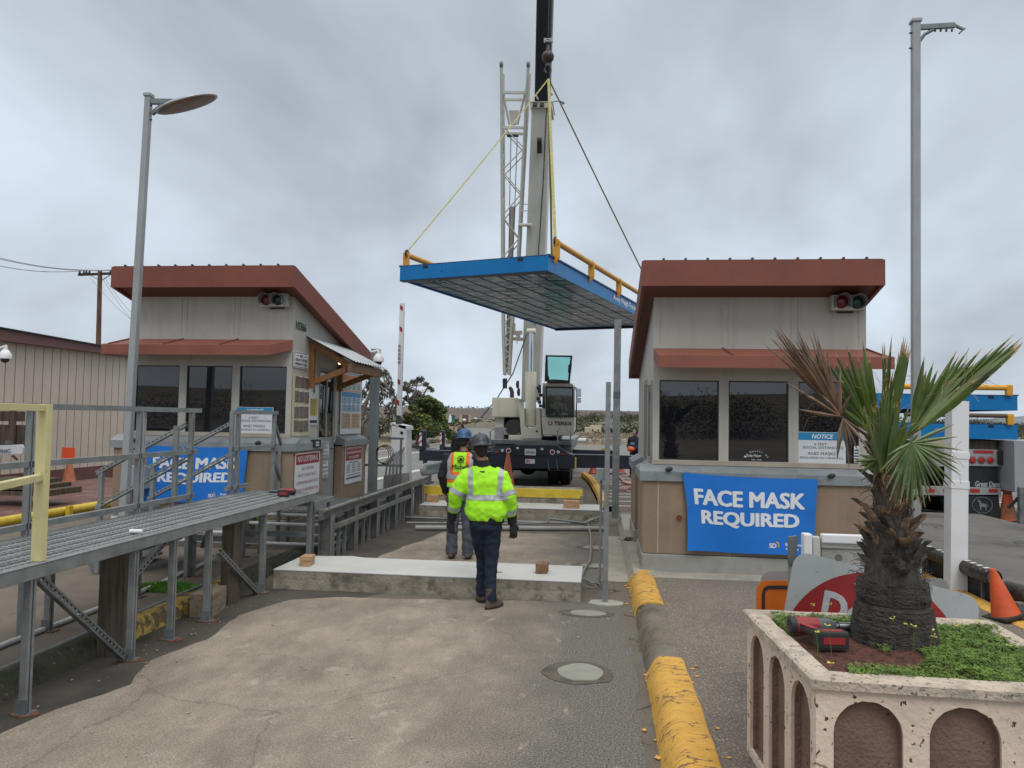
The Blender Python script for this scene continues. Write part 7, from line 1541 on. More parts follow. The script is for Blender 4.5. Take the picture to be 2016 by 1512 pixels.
# old leaf bases: overlapping curved split boots
rnd = random.Random(21); nb = 0
for ring in range(13):
    z = .33 + ring * .048; k_ = 9 if ring < 6 else 8
    for j in range(k_):
        a = 2 * math.pi * (j + .5 * (ring % 2)) / k_ + rnd.uniform(-.12, .12); r0 = .122 - .075 * max(0, (z - .35) / .6); o = V((math.cos(a), math.sin(a), 0)); tg_ = V((-o.y, o.x, 0))
        L_ = rnd.uniform(.07, .13); w0 = rnd.uniform(.036, .062) * (1.1 - .35 * (z - .33)); lean = rnd.choice((rnd.uniform(0, .3), rnd.uniform(.3, .6))); sk = rnd.uniform(-.8, .8) if z < .65 else rnd.uniform(-.35, .35)
        mb = MB(); cols = []
        for i in range(6):
            f = i / 5; c = axis(z) + o * (r0 - .03 + f * lean * .13 + .03 * f * f) + Z_ * (f * L_) + tg_ * sk * f * .09; w = w0 * (1 - f * .62) * (1 + .2 * math.sin(i * 2 + j)); th = .012 * (1 - f * .5)
            cols.append([c + tg_ * w * s_ + o * (th * b_ - abs(s_) * .02) for s_, b_ in ((-1, 0), (-.5, 1), (0, 1.3), (.5, 1), (1, 0), (.5, -.3), (0, -.2), (-.5, -.3))])
        mb.rings(cols); m_ = greyfib if z < .47 and rnd.random() < .75 else (bootm if rnd.random() < .8 else greyfib); mb.build('leaf_base', m_, palm); nb += 1
mb = MB()
for i in range(420):   # fibre tangle round the trunk
    a = rnd.random() * 6.28; z = rnd.choice((rnd.uniform(.27, .42), rnd.uniform(.33, .95))); r0 = .145 - .13 * max(0, z - .35); p = axis(z) + V((math.cos(a) * r0, math.sin(a) * r0, 0)); pts = [p]
    d = V((rnd.gauss(0, 1), rnd.gauss(0, 1), rnd.gauss(-.2, .6))).normalized()
    for k in range(4): d = (d + V((rnd.gauss(0, .5), rnd.gauss(0, .5), rnd.gauss(0, .4)))).normalized(); pts.append(pts[-1] + d * .018)
    mb.path(pts, .0014, 3, False)
mb.build('fibre', greyfib, palm)
gm = mat('palm_green', (.060, .098, .012), .42, 0, .4, 5, spots=[(5, .6, .08, (.10, .14, .03), .7)], stretch=(1, 1, .6))
gm2 = mat('palm_pale_green', (.12, .175, .065), .38, 0, .4, 6)
dm = mat('palm_dead_brown', (.11, .062, .034), .75, 0, .5, 5, spots=[(7, .56, .1, (.31, .22, .15), .8)]); dm2 = mat('palm_dead_grey', (.17, .12, .085), .8, 0, .4, 7)
tipm = mat('palm_tip_straw', (.34, .22, .10), .7, 0, .3, 7)
def frond(hub_px, hub_y, tips, m, start=None, wseg=.020, droop=0., ydir=0., fold=.6, sub_=1, tipf=.12, name='frond', curl=0., dens=1):
    """fan leaf: petiole from the crown to the hub, pleated segments to the tips (pixel tip positions, each with its own depth)"""
    hub = aty(*hub_px, hub_y); s0 = start or axis(.93); mb = MB(); mid = s0.lerp(hub, .5) + Z_ * .02
    mb.path([s0, mid, hub], [.016, .011, .008], 8, True, .5); pet = mb.build('petiole', m if m in (dm, dm2) else gm, palm)
    mb = MB(); mt = MB()
    if dens:
        more = []
        for (a_, b_) in zip(tips, tips[1:]):
            if abs(a_[0] - b_[0]) + abs(a_[1] - b_[1]) < 75:
                for f_ in ((.5,) if dens == 1 else (.33, .66)):
                    sh = rnd.uniform(.84, .97); mxp = a_[0] + (b_[0] - a_[0]) * f_; myp = a_[1] + (b_[1] - a_[1]) * f_; more.append((hub_px[0] + (mxp - hub_px[0]) * sh, hub_px[1] + (myp - hub_px[1]) * sh, (a_[2] + b_[2]) / 2 + .02))
        tips = tips + more; wseg *= .72 if dens == 1 else .6
    for (tx, ty, dy) in tips:
        tip = aty(tx, ty, hub_y + dy); d = tip - hub; L_ = d.length; d.normalize(); sd = d.cross((hub - EYE).normalized()).normalized(); nn_ = sd.cross(d); K = 12; vs = []
        sag = droop * L_; cy_ = rnd.uniform(-1, 1) * curl
        for i in range(K + 1):
            f = i / K; w = wseg * (.35 + 1.5 * f) if f < .42 else wseg * (.98 * max(0, 1 - (f - .42) / .58) ** .8 + .015); c = hub + d * L_ * f - Z_ * sag * f ** 3 + sd * cy_ * L_ * f * f * .12
            vs += [c - sd * w + nn_ * w * fold, c - nn_ * w * .1, c + sd * w + nn_ * w * fold]
        fs = [(i * 3 + k, i * 3 + k + 1, i * 3 + k + 4, i * 3 + k + 3) for i in range(K) for k in (0, 1)]
        cut = int(K * (1 - tipf)) if tipf else K
        mb.add(vs, [f_ for f_ in fs if f_[0] // 3 < cut]); mt.add(vs, [f_ for f_ in fs if f_[0] // 3 >= cut])
        if rnd.random() < .5:
            pts = [hub + d * L_ * .55 + sd * wseg]; dd_ = d.copy()
            for k in range(5): dd_ = (dd_ + V((rnd.gauss(0, .35), rnd.gauss(0, .3), rnd.gauss(-.1, .35)))).normalized(); pts.append(pts[-1] + dd_ * .03)
            mt.path(pts, .0009, 3, False)
    o = mb.build(name, m, palm)
    if tipf: mt.build('leaf_tip', tipm if m in (gm, gm2) else dm2, o)
    return o
F = lambda *a: [(x, y, d) for x, y, d in a]
# dead fan, upper left
frond((1655, 820), 3.95, F((1511, 662, .05), (1516, 646, 0), (1527, 643, -.05), (1534, 638, .05), (1546, 640, 0), (1556, 646, .1), (1566, 652, 0), (1575, 660, .1), (1586, 651, .05), (1592, 668, -.1), (1604, 661, 0), (1615, 692, .1), (1538, 690, 0)), dm, wseg=.018, tipf=.22, curl=.9, dens=2)
frond((1655, 820), 3.9, F((1545, 752, 0), (1570, 812, -.05), (1620, 775, .02), (1648, 720, .05), (1672, 775, -.05)), dm, wseg=.011, tipf=.3, curl=1., dens=0)
frond((1660, 825), 3.85, F((1640, 885, -.05), (1647, 880, 0), (1655, 893, 0), (1663, 886, .03), (1672, 905, 0), (1684, 880, .02), (1678, 868, .0), (1712, 880, -.1), (1700, 868, 0)), dm2, wseg=.008, droop=.25, tipf=.0, curl=1., dens=0)
# green fan behind, upper left
frond((1725, 860), 4.15, F((1623, 702, 0), (1642, 690, .05), (1666, 678, 0), (1698, 668, .1), (1712, 700, .05), (1655, 745, 0), (1640, 790, 0)), gm, wseg=.026, tipf=.04)
# central dark folded leaves
frond((1740, 870), 4.1, F((1752, 658, 0), (1748, 672, .05), (1758, 730, 0), (1735, 700, .1), (1762, 700, 0)), gm, wseg=.018, tipf=.1, curl=.6)
frond((1755, 850), 4.0, F((1780, 660, 0), (1783, 664, .02), (1787, 668, .04), (1791, 674, .06), (1794, 682, .08), (1776, 672, -.02), (1770, 690, -.04)), gm, wseg=.017, tipf=.1)
# right-hand sweeping fan
frond((1795, 850), 3.95, F((1820, 700, .1), (1838, 712, .1), (1860, 730, .05), (1884, 690, .1), (1907, 688, .1), (1933, 686, .05), (1957, 684, 0), (1996, 658, 0), (2014, 663, -.02), (2016, 672, -.05), (2012, 680, -.08), (2000, 690, -.1)), gm, wseg=.028, tipf=.07)
frond((1810, 845), 3.8, F((2014, 676, 0), (2006, 688, 0), (1985, 708, 0), (1960, 730, .0), (1925, 745, 0), (1890, 760, .05)), gm, wseg=.030, tipf=.05)
# front fan, seen flat, drooping right
frond((1795, 872), 3.62, F((1880, 832, 0), (1888, 857, -.02), (1896, 884, -.03), (1890, 912, -.03), (1894, 934, -.05), (1882, 953, -.05), (1858, 962, -.06), (1843, 955, -.06), (1832, 985, -.06), (1822, 998, -.05), (1806, 990, -.04), (1797, 1005, -.04), (1785, 990, -.04), (1772, 992, -.04), (1750, 985, -.03), (1743, 962, -.02), (1732, 925, 0), (1748, 895, 0)), gm2, wseg=.0095, droop=.03, tipf=.08, fold=.9, dens=0)
frond((1795, 872), 3.66, F((1885, 900, .0), (1892, 925, -.0), (1872, 960, .0), (1838, 975, .0), (1815, 1000, 0), (1790, 1010, 0), (1760, 1000, 0), (1738, 940, 0)), gm, wseg=.0095, droop=.03, tipf=.06, fold=.9, dens=0)
# low left and centre spear
frond((1728, 905), 3.9, F((1681, 908, 0), (1693, 932, 0), (1690, 895, .1), (1720, 945, 0), (1705, 835, .1), (1700, 800, .1)), gm, wseg=.016, tipf=.05)
frond((1735, 930), 3.82, F((1752, 748, 0), (1745, 755, 0), (1739, 765, .02), (1732, 775, .04), (1725, 790, .06), (1718, 800, .08), (1760, 765, .02), (1768, 790, .04)), gm, wseg=.019, tipf=.07)
frond((1745, 925), 3.8, F((1790, 800, 0), (1800, 830, 0), (1775, 780, .0), (1812, 850, 0)), gm, wseg=.022, tipf=.05)
# ---- tools
def wrench(c, f, r_, label, s=1., red_=True, socket=True):
    """battery impact wrench lying on its side; f = nose direction, r_ = handle direction"""
    t = thing('impact_wrench', label, 'power tool', c, 'cordless impact wrenches'); c, f, h = V(c), V(f).normalized(), V(r_).normalized(); up = f.cross(h); up = -up if up.z < 0 else up; q = lambda a, b, z: c + (f * a + h * b + up * z) * s
    rm = mat('tool_red_plastic', (.30, .025, .028), .45, var=.1); km = mat('tool_black_rubber', (.025, .025, .027), .6)
    rg = lambda a, ry, rz, cy=0: ell(q(a, cy, .035), h, up, ry * s, rz * s, 16)
    MB().rings([rg(-.105, .022, .022), rg(-.10, .032, .032), rg(-.075, .036, .036)]).build('motor_cap', km, t, smooth=True)
    MB().rings([rg(-.075, .037, .036), rg(-.02, .037, .036), rg(.02, .035, .034)]).build('motor_housing', rm, t, smooth=True)
    MB().rings([rg(.02, .036, .035), rg(.07, .034, .033), rg(.095, .022, .021)]).build('gear_housing', mat('tool_grey', (.10, .11, .12), .4), t, smooth=True)
    MB().rings([rg(.095, .013, .013), rg(.11, .013, .013)] + ([rg(.11, .019, .019), rg(.185, .021, .021)] if socket else [rg(.16, .008, .008)])).build('socket', mat('socket_steel', (.16, .17, .18), .25, .9), t, smooth=True)
    MB().rings([ell(q(-.045 + .012 * k, .03 + .04 * k, .033), f, up, (.025 + (.006 if k == 3 else 0)) * s, .020 * s, 14) for k in range(4)]).build('handle', km, t, smooth=True)
    MB().rings([ell(q(-.055 + .014 * k, .035 + .036 * k, .052), f, up, .014 * s, .005 * s, 10) for k in range(3)]).build('handle_inlay', rm, t, smooth=True)
    b = MB().obox(q(-.0, .185, .035), f * .062 * s, h * .03 * s, up * .036 * s).build('battery', km, t, bevel=.008 * s)
    o = q(.0, .19, .0715); MB().obox(o, f * .042 * s, h * .012 * s, up * .001 * s).build('battery_label', rm, b)
    o = q(.0, .2165, .035); MB().obox(o, f * .044 * s, h * .001 * s, up * .014 * s).build('battery_label', rm, b)
    return t
g = atz(1562, 1253, ZT + .015)
wrench((1.09, 4.06, ZT + .012), (1, .06, 0), (.14, -1, -.03), 'red and black cordless impact wrench lying on the planter rim beside the palm', 1.15)
g = atz(548, 975, ZD + .01)
wrench((g.x + .05, g.y + .12, ZD + .008), (-1, -.12, 0), (.25, -.95, .0), 'red topped cordless wrench lying on the steel walkway grating', 1.15)
g = atz(268, 1046, ZD + .025); tag(MB().tube(g - V((.05, .01, 0)), g + V((.05, .01, 0)), .018, n=14).build('socket_sleeve', white, smooth=True), 'small white tube lying on the edge of the steel walkway', 'socket')
# ================================================================= SIGNS LEANING BEHIND THE PLANTER
Ys = 4.78
TL, TR = aty(1566, 1083, Ys + .10), aty(1931, 1177, Ys + .10); xd = (TR - TL).normalized(); w = (TR - TL).length
upn = V((0, -.25, 0)); zd = V((-xd.z, .0, xd.x)); zd = (zd + V((0, .16, 0))).normalized(); zd = (zd - xd * zd.dot(xd)).normalized()
c = (TL + TR) / 2 - zd * w / 2
t = thing('do_not_enter_sign', 'worn white square sign with red disc leaning tilted behind the planter', 'sign', (c.x, c.y, .14))
mb = MB(); plate(mb, c, xd, zd, rrect(0, 0, w, w, .09, 6), .004); mb.build('sign_plate', mat('worn_white_sign', (.36, .385, .39), .55, 0, .06, 4, spots=[(24, .66, .02, (.07, .06, .05), .9), (11, .68, .03, (.12, .09, .07), .8)]), t)
nn_ = xd.cross(zd); MB().lathe(c + nn_ * .0045, [(w * .488, 0), (w * .488, .001), (.001, .0011)], 72, nn_).build('red_disc', mat('worn_sign_red', (.27, .010, .012), .45, 0, .12, 3, spots=[(26, .66, .02, (.36, .34, .33), .8)]), t)
lettering(t, [('Do Not', 0, w * .25, w * .62, w * .15), ('ENTER', 0, -w * .25, w * .5, w * .13)], c, xd, zd, mat('worn_white_letters', (.40, .42, .43), .55, 0, .08, 6, spots=[(40, .62, .03, (.2, .03, .03), .7)]), 'lettering', .012, 0, .0075, None, .055)
mb = MB(); plate(mb, c, xd, zd, rrect(0, 0, w * .78, w * .13, .01), .001, .0062); mb.build('white_bar', mat('worn_white_letters', ()), t)
def back_sign(pts, Y, m, label, border=None, inner=None):
    P = [aty(*p, Y) for p in pts]; t = thing('road_sign', label, 'sign', P[-1]); MB().prism(P, (0, .004, 0)).build('sign_plate', m, t)
    return t, P
pts = [(1489, 1300), (1489, 1165), (1491, 1155), (1498, 1146), (1508, 1143), (1580, 1143), (1580, 1300)]
t, P = back_sign(pts, 5.25, orangesign, 'orange warning sign with black border standing half hidden behind the planter')
mb = MB(); ins = [aty(*p, 5.245) for p in ((1500, 1300), (1500, 1170), (1503, 1158), (1511, 1153), (1580, 1153), (1580, 1160), (1513, 1160), (1507, 1164), (1506, 1172), (1506, 1300))]
mb.add(ins, [tuple(range(len(ins)))]); mb.build('black_border', txtk, t)
back_sign([(1497, 1300), (1498, 1140), (1503, 1130), (1513, 1124), (1590, 1124), (1590, 1300)], 5.4, signback, 'grey back of a rounded sign behind the orange warning sign')
back_sign([(1790, 1300), (1790, 1137), (1853, 1139), (1863, 1144), (1869, 1158), (1880, 1300)], 5.6, signback, 'grey back of a rounded sign between the palm and the white post')
t = thing('barricade_leg', 'weathered upright barricade post with steel channel behind the square sign', 'post', aty(1558, 1200, 5.1))
a, b = aty(1552, 1300, 5.1), aty(1570, 1098, 5.1); MB().box(a.x, b.x - .02, 5.08, 5.12, .14, b.z).build('timber', mat('pale_grey_timber', (.30, .27, .235), .85, var=.25, scale=8, stretch=(4, 4, .5)), t)
a, b = aty(1554, 1110, 5.07), aty(1572, 1056, 5.07); MB().prism([aty(*p, 5.07) for p in ((1553, 1112), (1553, 1058), (1569, 1055), (1572, 1060), (1566, 1112))], (0, .03, 0)).build('channel', galdk, t)
# white plastic folding barricade
t = thing('plastic_barricade', 'off-white plastic folding barricade behind the palm trunk', 'barricade', aty(1700, 1150, 6.4))
pb = mat('barricade_plastic', (.50, .495, .46), .5, 0, .06, 4, spots=[(12, .62, .06, (.34, .32, .28), .5)]); Yp = 6.4
A_ = lambda x, y: aty(x, y, Yp)
def pbox(x0, y0, x1, y1, dep, nm, off=0, m=pb, bev=.01): a, b = A_(x0, y1), A_(x1, y0); MB().box(a.x, b.x, Yp + off, Yp + off + dep, a.z, b.z).build(nm, m, t, bevel=bev)
a, b = A_(1583, 1300), A_(1600, 1052); MB().box(a.x, b.x, Yp, Yp + .1, .14, b.z).build('side_leg', white, t, bevel=.012)
a, b = A_(1800, 1300), A_(1815, 1064); MB().box(a.x, b.x, Yp, Yp + .1, .14, b.z).build('side_leg', white, t, bevel=.012)
pbox(1602, 1058, 1617, 1130, .07, 'hinge_block', .02); pbox(1619, 1058, 1798, 1069, .07, 'top_panel', 0, white); pbox(1619, 1071, 1798, 1080, .05, 'panel', .03)
pbox(1621, 1083, 1798, 1140, .03, 'panel_recess', .05, mat('recess_grey', (.36, .355, .33), .6)); pbox(1602, 1132, 1798, 1170, .06, 'lower_panel', .02)
a = A_(1655, 1100); MB().lathe(V((a.x, Yp + .05, a.z)), [(.03, 0), (.025, .006), (.001, .004)], 14, (0, -1, 0)).build('knob', mat('knob_grey', (.15, .15, .15), .6), t)
# ================================================================= LEFT BACKGROUND
# ribbed building
c0 = (-14.2, 21.0); pa, pb_ = atz(212, 936, .1), atz(92, 955, .1)
t = thing('ribbed_building', 'long beige building with vertical ribbed cladding and brown roof edge at the left', 'building', (-15, 18, 0))
XB = -13.6; zt_ = lambda y: 0
f0, f1 = atx(0, 650, XB), atx(185, 682, XB)
g0, g1 = atx(0, 672, XB), atx(178, 694, XB)
def lin(p, q, y): return p.z + (q.z - p.z) * (y - p.y) / (q.y - p.y)
ya_, yb_ = 8.0, 24.0
clad = mat('beige_ribbed_cladding', (.56, .48, .40), .6, 0, .05, 1, streak=(6, .25, (.36, .31, .25)))
mb = MB(); mb.prism([(XB, ya_, .35), (XB, yb_, .35), (XB, yb_, lin(g0, g1, yb_)), (XB, ya_, lin(g0, g1, ya_))], (-8, 0, 0)); mb.build('cladding', clad, t)
mb = MB(); y = ya_
while y < yb_: mb.box(XB - .004, XB + .006, y, y + .012, .5, lin(g0, g1, y) - .01); y += .30
mb.build('cladding_joint', mat('joint_brown', (.19, .16, .13), .8), t)  # thin brown lines along the cladding joints
mb = MB(); mb.prism([(XB + .25, ya_, lin(g0, g1, ya_) - .0), (XB + .25, yb_, lin(g0, g1, yb_)), (XB + .25, yb_, lin(f0, f1, yb_)), (XB + .25, ya_, lin(f0, f1, ya_))], (-8.3, 0, 0)); mb.build('fascia', mat('purple_brown_fascia', (.15, .065, .058), .5, var=.1), t)
mb = MB(); mb.prism([(XB + .32, ya_, lin(f0, f1, ya_)), (XB + .32, yb_, lin(f0, f1, yb_)), (XB + .32, yb_, lin(f0, f1, yb_) + .03), (XB + .32, ya_, lin(f0, f1, ya_) + .03)], (-8.5, 0, 0)); mb.build('roof_edge', framek, t)
mb = MB(); mb.box(XB + .0, XB + .02, ya_, yb_, .05, .52); mb.build('brown_base_band', mat('brown_base', (.13, .052, .045), .7, var=.15), t)
# red deck with yellow pipe
Zr = .32
t = thing('red_weighbridge', 'worn dark red weighbridge deck left of the walkway', 'weighbridge deck', (-10.8, 13, 0))
MB().box(-12.6, -9.35, 6, 18.2, .05, Zr).build('deck', mat('worn_red_deck', (.135, .062, .055), .6, 0, .3, 2.2, .1, 20, spots=[(2.4, .56, .08, (.25, .17, .15), .6), (5, .62, .05, (.05, .035, .03), .6)]), t)
MB().box(-12.7, -9.25, 18.2, 18.5, .05, .3).build('end_curb', islandc, t)
MB().box(-9.34, -9.28, 6, 18.2, .0, .2).build('red_edge', mat('dark_red_edge', (.09, .012, .014), .6), t)
t = thing('yellow_guide_pipe', 'yellow guide pipe on short stanchions along the red weighbridge deck', 'guide pipe', (-9.1, 12, 0))
pz0, pz1 = atx(0, 1023, -9.15), atx(212, 996, -9.15); zp = (pz0.z + pz1.z) / 2
MB().tube((-9.15, 6, zp), (-9.15, 16.8, zp), .08, n=16).build('pipe', yell, t, smooth=True)
for y in (8.2, 12.2, 15.8): MB().prism([(-9.05, y, 0), (-8.98, y, 0), (-8.98, y, zp + .1), (-9.05, y, zp + .1)], (0, .1, 0)).build('stanchion', yell, t)
# sign board and pallets at the left edge
Yl = 12.8; LP = lambda x, y: aty(x, y, Yl)
t = thing('white_sign_board', 'white board lettered ELECTRONIC, cut by the left edge of the photo, on a dark frame', 'sign', LP(10, 940))
a, b = LP(45, 898), LP(-95, 877); b, a = a, b; MB().prism([LP(-110, 882), LP(44, 875), LP(46, 881), LP(43, 894), LP(-110, 902)], (0, .03, 0)).build('board', signw, t, bevel=.01)
e0 = LP(24, 887.5); b0_ = LP(-24, 888.5); lettering(t, [('ELECTRONIC', -.315, 0, .63, .066)], e0, (e0 - b0_), Z_, mat('navy_letters', (.03, .04, .12), .6), 'lettering', .01, 0, .03)
MB().bar(LP(25, 897), LP(34, 905), .04, .03).build('latch', mat('dark_red_latch', (.1, .02, .02), .6), t); MB().bar(LP(-5, 960), LP(-5, 895), .05, .05).build('leg', galdk, t)
t = thing('timber_crate', 'weathered brown timber crate frame above the white board at the left edge', 'timber frame', LP(10, 880))
for (x0, y0, x1, y1, o_) in ((-60, 810, 34, 828, 0), (-60, 837, 34, 876, .03)): a, b = LP(x0, y1), LP(x1, y0); MB().box(a.x, b.x, Yl + .1 + o_, Yl + .2 + o_, a.z, b.z).build('plank', wood, t)
a, b = LP(13, 876), LP(26, 808); MB().box(a.x, b.x, Yl + .02, Yl + .09, a.z, b.z).build('upright', wood, t); MB().box(LP(-45, 0).x, LP(-30, 0).x, Yl + .02, Yl + .09, 0, b.z).build('upright', wood, t)
a, b = LP(9, 876), LP(23, 868); MB().box(a.x, b.x, Yl - .0, Yl + .02, a.z, b.z).build('bracket', galdk, t)
t = thing('wood_pallet', 'stack of grey-brown pallet boards low at the left edge, beyond the walkway', 'pallet', (-12.0, 11.9, Zr))
for k in range(3): a, b = aty(-60, 973 - k * 9, 12.3), aty(93 - k * 22, 966 - k * 9, 12.3); MB().box(a.x, b.x, 12.3, 13.2, a.z, b.z).build('board', wood, t)
# utility pole and wires
yu = 48.; pt, pbm = aty(197, 534, yu), aty(197, 690, yu)
t = thing('utility_pole', 'brown wooden utility pole with crossarm behind the left booth', 'utility pole', (pbm.x, yu, 0))
MB().tube((pbm.x, yu, 0), pt, .19, .14, 12).build('pole', mat('utility_pole_brown', (.12, .062, .032), .85, 0, .4, 3, .3, 20, stretch=(4, 4, .5)), t, smooth=True)
ca, cb = aty(155, 541, yu + .9), aty(241, 537.5, yu - .9); MB().bar(ca, cb, .13, .16).build('crossarm', mat('dark_crossarm', (.035, .022, .018), .8), t)
MB().bar(aty(178, 542, yu), aty(196, 552, yu), .04, .04).build('crossarm_brace', galdk, t); MB().bar(aty(219, 540, yu), aty(199, 553, yu), .04, .04).build('crossarm_brace', galdk, t)
ins_ = []
for x, y in ((157, 538), (165, 539), (170, 537), (176, 538), (218, 536), (224, 538), (231, 537), (238, 536)):
    c = aty(x, y, yu); MB().lathe(c - Z_ * .05, [(.05, 0), (.09, .08), (.05, .14), (.07, .2), (.02, .24)], 8).build('insulator', framek, t); ins_.append(c + Z_ * .15)
t = thing('power_lines', 'thin overhead power lines between the utility pole and the left edge and booth', 'power line', pt)
for (i, e_) in ((0, (-150, 480)), (2, (-150, 484)), (4, (-150, 465)), (6, (-150, 470))):
    a = ins_[i]; b = aty(*e_, 30); MB().path([a.lerp(b, k / 10) - Z_ * .5 * math.sin(math.pi * k / 10) for k in range(11)], .016, 4).build('wire', galdk, t)
for (sx, e_) in ((176, (300, 660)), (200, (300, 672)), (205, (300, 655))):
    a = aty(sx, 545, yu); b = aty(*e_, 40); MB().path([a.lerp(b, k / 8) - Z_ * .3 * math.sin(math.pi * k / 8) for k in range(9)], .014, 4).build('wire', galdk, t)
# ================================================================= DISTANCE
def terrain(name, xa, xb, ya, yb, hf, m, nx=90, ny=24):
    mb = MB(); vs = [(xa + (xb - xa) * i / nx, ya + (yb - ya) * j / ny) for j in range(ny + 1) for i in range(nx + 1)]
    mb.add([(x, y, hf(x, y)) for x, y in vs], [(j * (nx + 1) + i, j * (nx + 1) + i + 1, (j + 1) * (nx + 1) + i + 1, (j + 1) * (nx + 1) + i) for j in range(ny) for i in range(nx)])
    return struct(mb.build(name, m, smooth=True, origin=((xa + xb) / 2, ya, 0)))
sm = lambda t: max(0, min(1, t)) ** 2 * (3 - 2 * max(0, min(1, t)))
brownf = mat('brown_field', (.105, .078, .066), .95, 0, .15, .02, spots=[(.12, .56, .1, (.08, .07, .05), .6)])
scrubm = mat('scrub_hillside', (.125, .11, .07), .95, 0, .3, .06, spots=[(.2, .53, .08, (.055, .062, .032), .85), (.6, .58, .06, (.18, .15, .10), .6)])
terrain('hill', -420, 60, 260, 620, lambda x, y: -1 + 9.6 * sm((y - 260) / 260) + .9 * mnoise.noise(V((x * .012, y * .012, 0))), brownf)
terrain('hill', -30, 420, 95, 420, lambda x, y: -.6 + 3.6 * sm((y - 110) / 150) * (1 - .30 * sm((x - 60) / 150)) + .8 * mnoise.noise(V((x * .03, y * .03, 4))), scrubm)
terrain('hill', 150, 1400, 700, 1600, lambda x, y: -1 + 40 * sm((y - 700) / 600) * sm((x - 400) / 700) + 6 * mnoise.noise(V((x * .004, y * .004, 7))), mat('far_hill_blue_grey', (.16, .18, .19), .9, var=.1, scale=.01))
terrain('hill', -420, 320, -220, -60, lambda x, y: -.6 + 9 * sm((-60 - y) / 100) + 1.2 * mnoise.noise(V((x * .03, y * .03, 9))), scrubm)  # unseen bank behind the camera, added to darken the booth window reflections
sheet('dirt_shoulder', [tuple(atz(*p)[:2]) for p in ((1125, 866), (1400, 873), (1400, 852), (1125, 848))], .012, mat('pale_dirt', (.21, .165, .125), .95, var=.2, scale=.5))
leafdk = mat('dark_scrub_leaf', (.026, .034, .016), .9, 0, .5, .8, spec=.08); leafmid = mat('olive_scrub_leaf', (.040, .046, .022), .9, 0, .5, .8, spec=.08); drym = mat('dry_grass', (.19, .155, .09), .9, 0, .35, 2)
def clumps(name, label, items, m, per, size, seed, kind=None, cat='shrub', group=None, cols=None):
    """leafy mass: many leaf-sized faces spread through ellipsoids (c, rx, ry, rz)"""
    rnd = random.Random(seed); mb = MB()
    for (c, rx, ry, rz) in items:
        c = V(c)
        for i in range(per):
            d = V((rnd.gauss(0, 1), rnd.gauss(0, 1), rnd.gauss(0, 1))).normalized(); r = rnd.random() ** .35; p = c + V((d.x * rx, d.y * ry, d.z * rz)) * r
            if p.z < c.z - rz * .8: continue
            s_ = size * rnd.uniform(.5, 1.4); a = V((rnd.gauss(0, 1), rnd.gauss(0, 1), rnd.gauss(0, .7))).normalized(); b = a.orthogonal().normalized(); mb.mi = rnd.randrange(len(cols)) if cols else 0
            mb.add([p - a * s_, p - b * s_ * .45, p + a * s_, p + b * s_ * .45], [(0, 1, 2, 3)])
    o = mb.build(name, cols or m)
    if kind: struct(o, kind)
    elif label: tag(o, label, cat, group)
    return o
rnd = random.Random(31); items = []
for i in range(300):
    x = rnd.uniform(-10, 120); y = rnd.uniform(105, 260); h = -.6 + 3.6 * sm((y - 110) / 150) * (1 - .30 * sm((x - 60) / 150)) + .8 * mnoise.noise(V((x * .03, y * .03, 4))); r = rnd.uniform(1.2, 2.2) * (1 + (y > 215) * .5); items.append(((x, y, h + r * .3), r * 1.5, r * 1.5, r * .62))
clumps('hill_scrub', '', items, None, 230, .20, 32, 'stuff', cols=[leafdk, leafmid, leafdk])
items = []
for i in range(170):
    x = rnd.uniform(-85, -12); y = rnd.uniform(185, 255); items.append(((x, y, rnd.uniform(0, .9)), rnd.uniform(1.5, 4), 2, rnd.uniform(.6, 1.6)))
clumps('field_edge_scrub', '', items, None, 70, .4, 33, 'stuff', cols=[leafdk, leafmid, drym])
items = [((rnd.uniform(-400, -40), rnd.uniform(505, 540), 8.6), rnd.uniform(3, 9), 3, rnd.uniform(.8, 2.2)) for i in range(70)]
clumps('ridge_scrub', '', items, None, 50, .8, 34, 'stuff', cols=[leafdk, leafmid])
items = [((rnd.uniform(-60, 60), rnd.uniform(-90, -60), rnd.uniform(1, 3.4)), rnd.uniform(3, 7), 3, rnd.uniform(2, 4.5)) for i in range(46)]
clumps('far_side_scrub', '', items, None, 1000, .14, 35, 'stuff', cols=[leafdk, leafmid])
# dry verge grasses
vg = [tuple(atz(px, py)) + () for px, py in ()]
spots = []
for px, py, rx, ry in ((760, 866, 3.5, 3), (700, 862, 4, 3), (800, 870, 3, 2), (860, 872, 2.2, 1.5), (905, 862, 1.5, 2.5), (1165, 864, 6, 2.5), (1235, 862, 5, 3), (1150, 858, 5, 3), (1205, 856, 5, 4)):
    c = atz(px, py); spots.append((c.x, c.y, 0, rx, ry))
grass('verge_grass', spots, 5200, .42, drym); grass('verge_grass', [(s_[0], s_[1] - .8, 0, s_[2], s_[3] * .7) for s_ in spots[2:6]], 2600, .22, mat('verge_green', (.07, .11, .03), .8, 0, .4, 2))
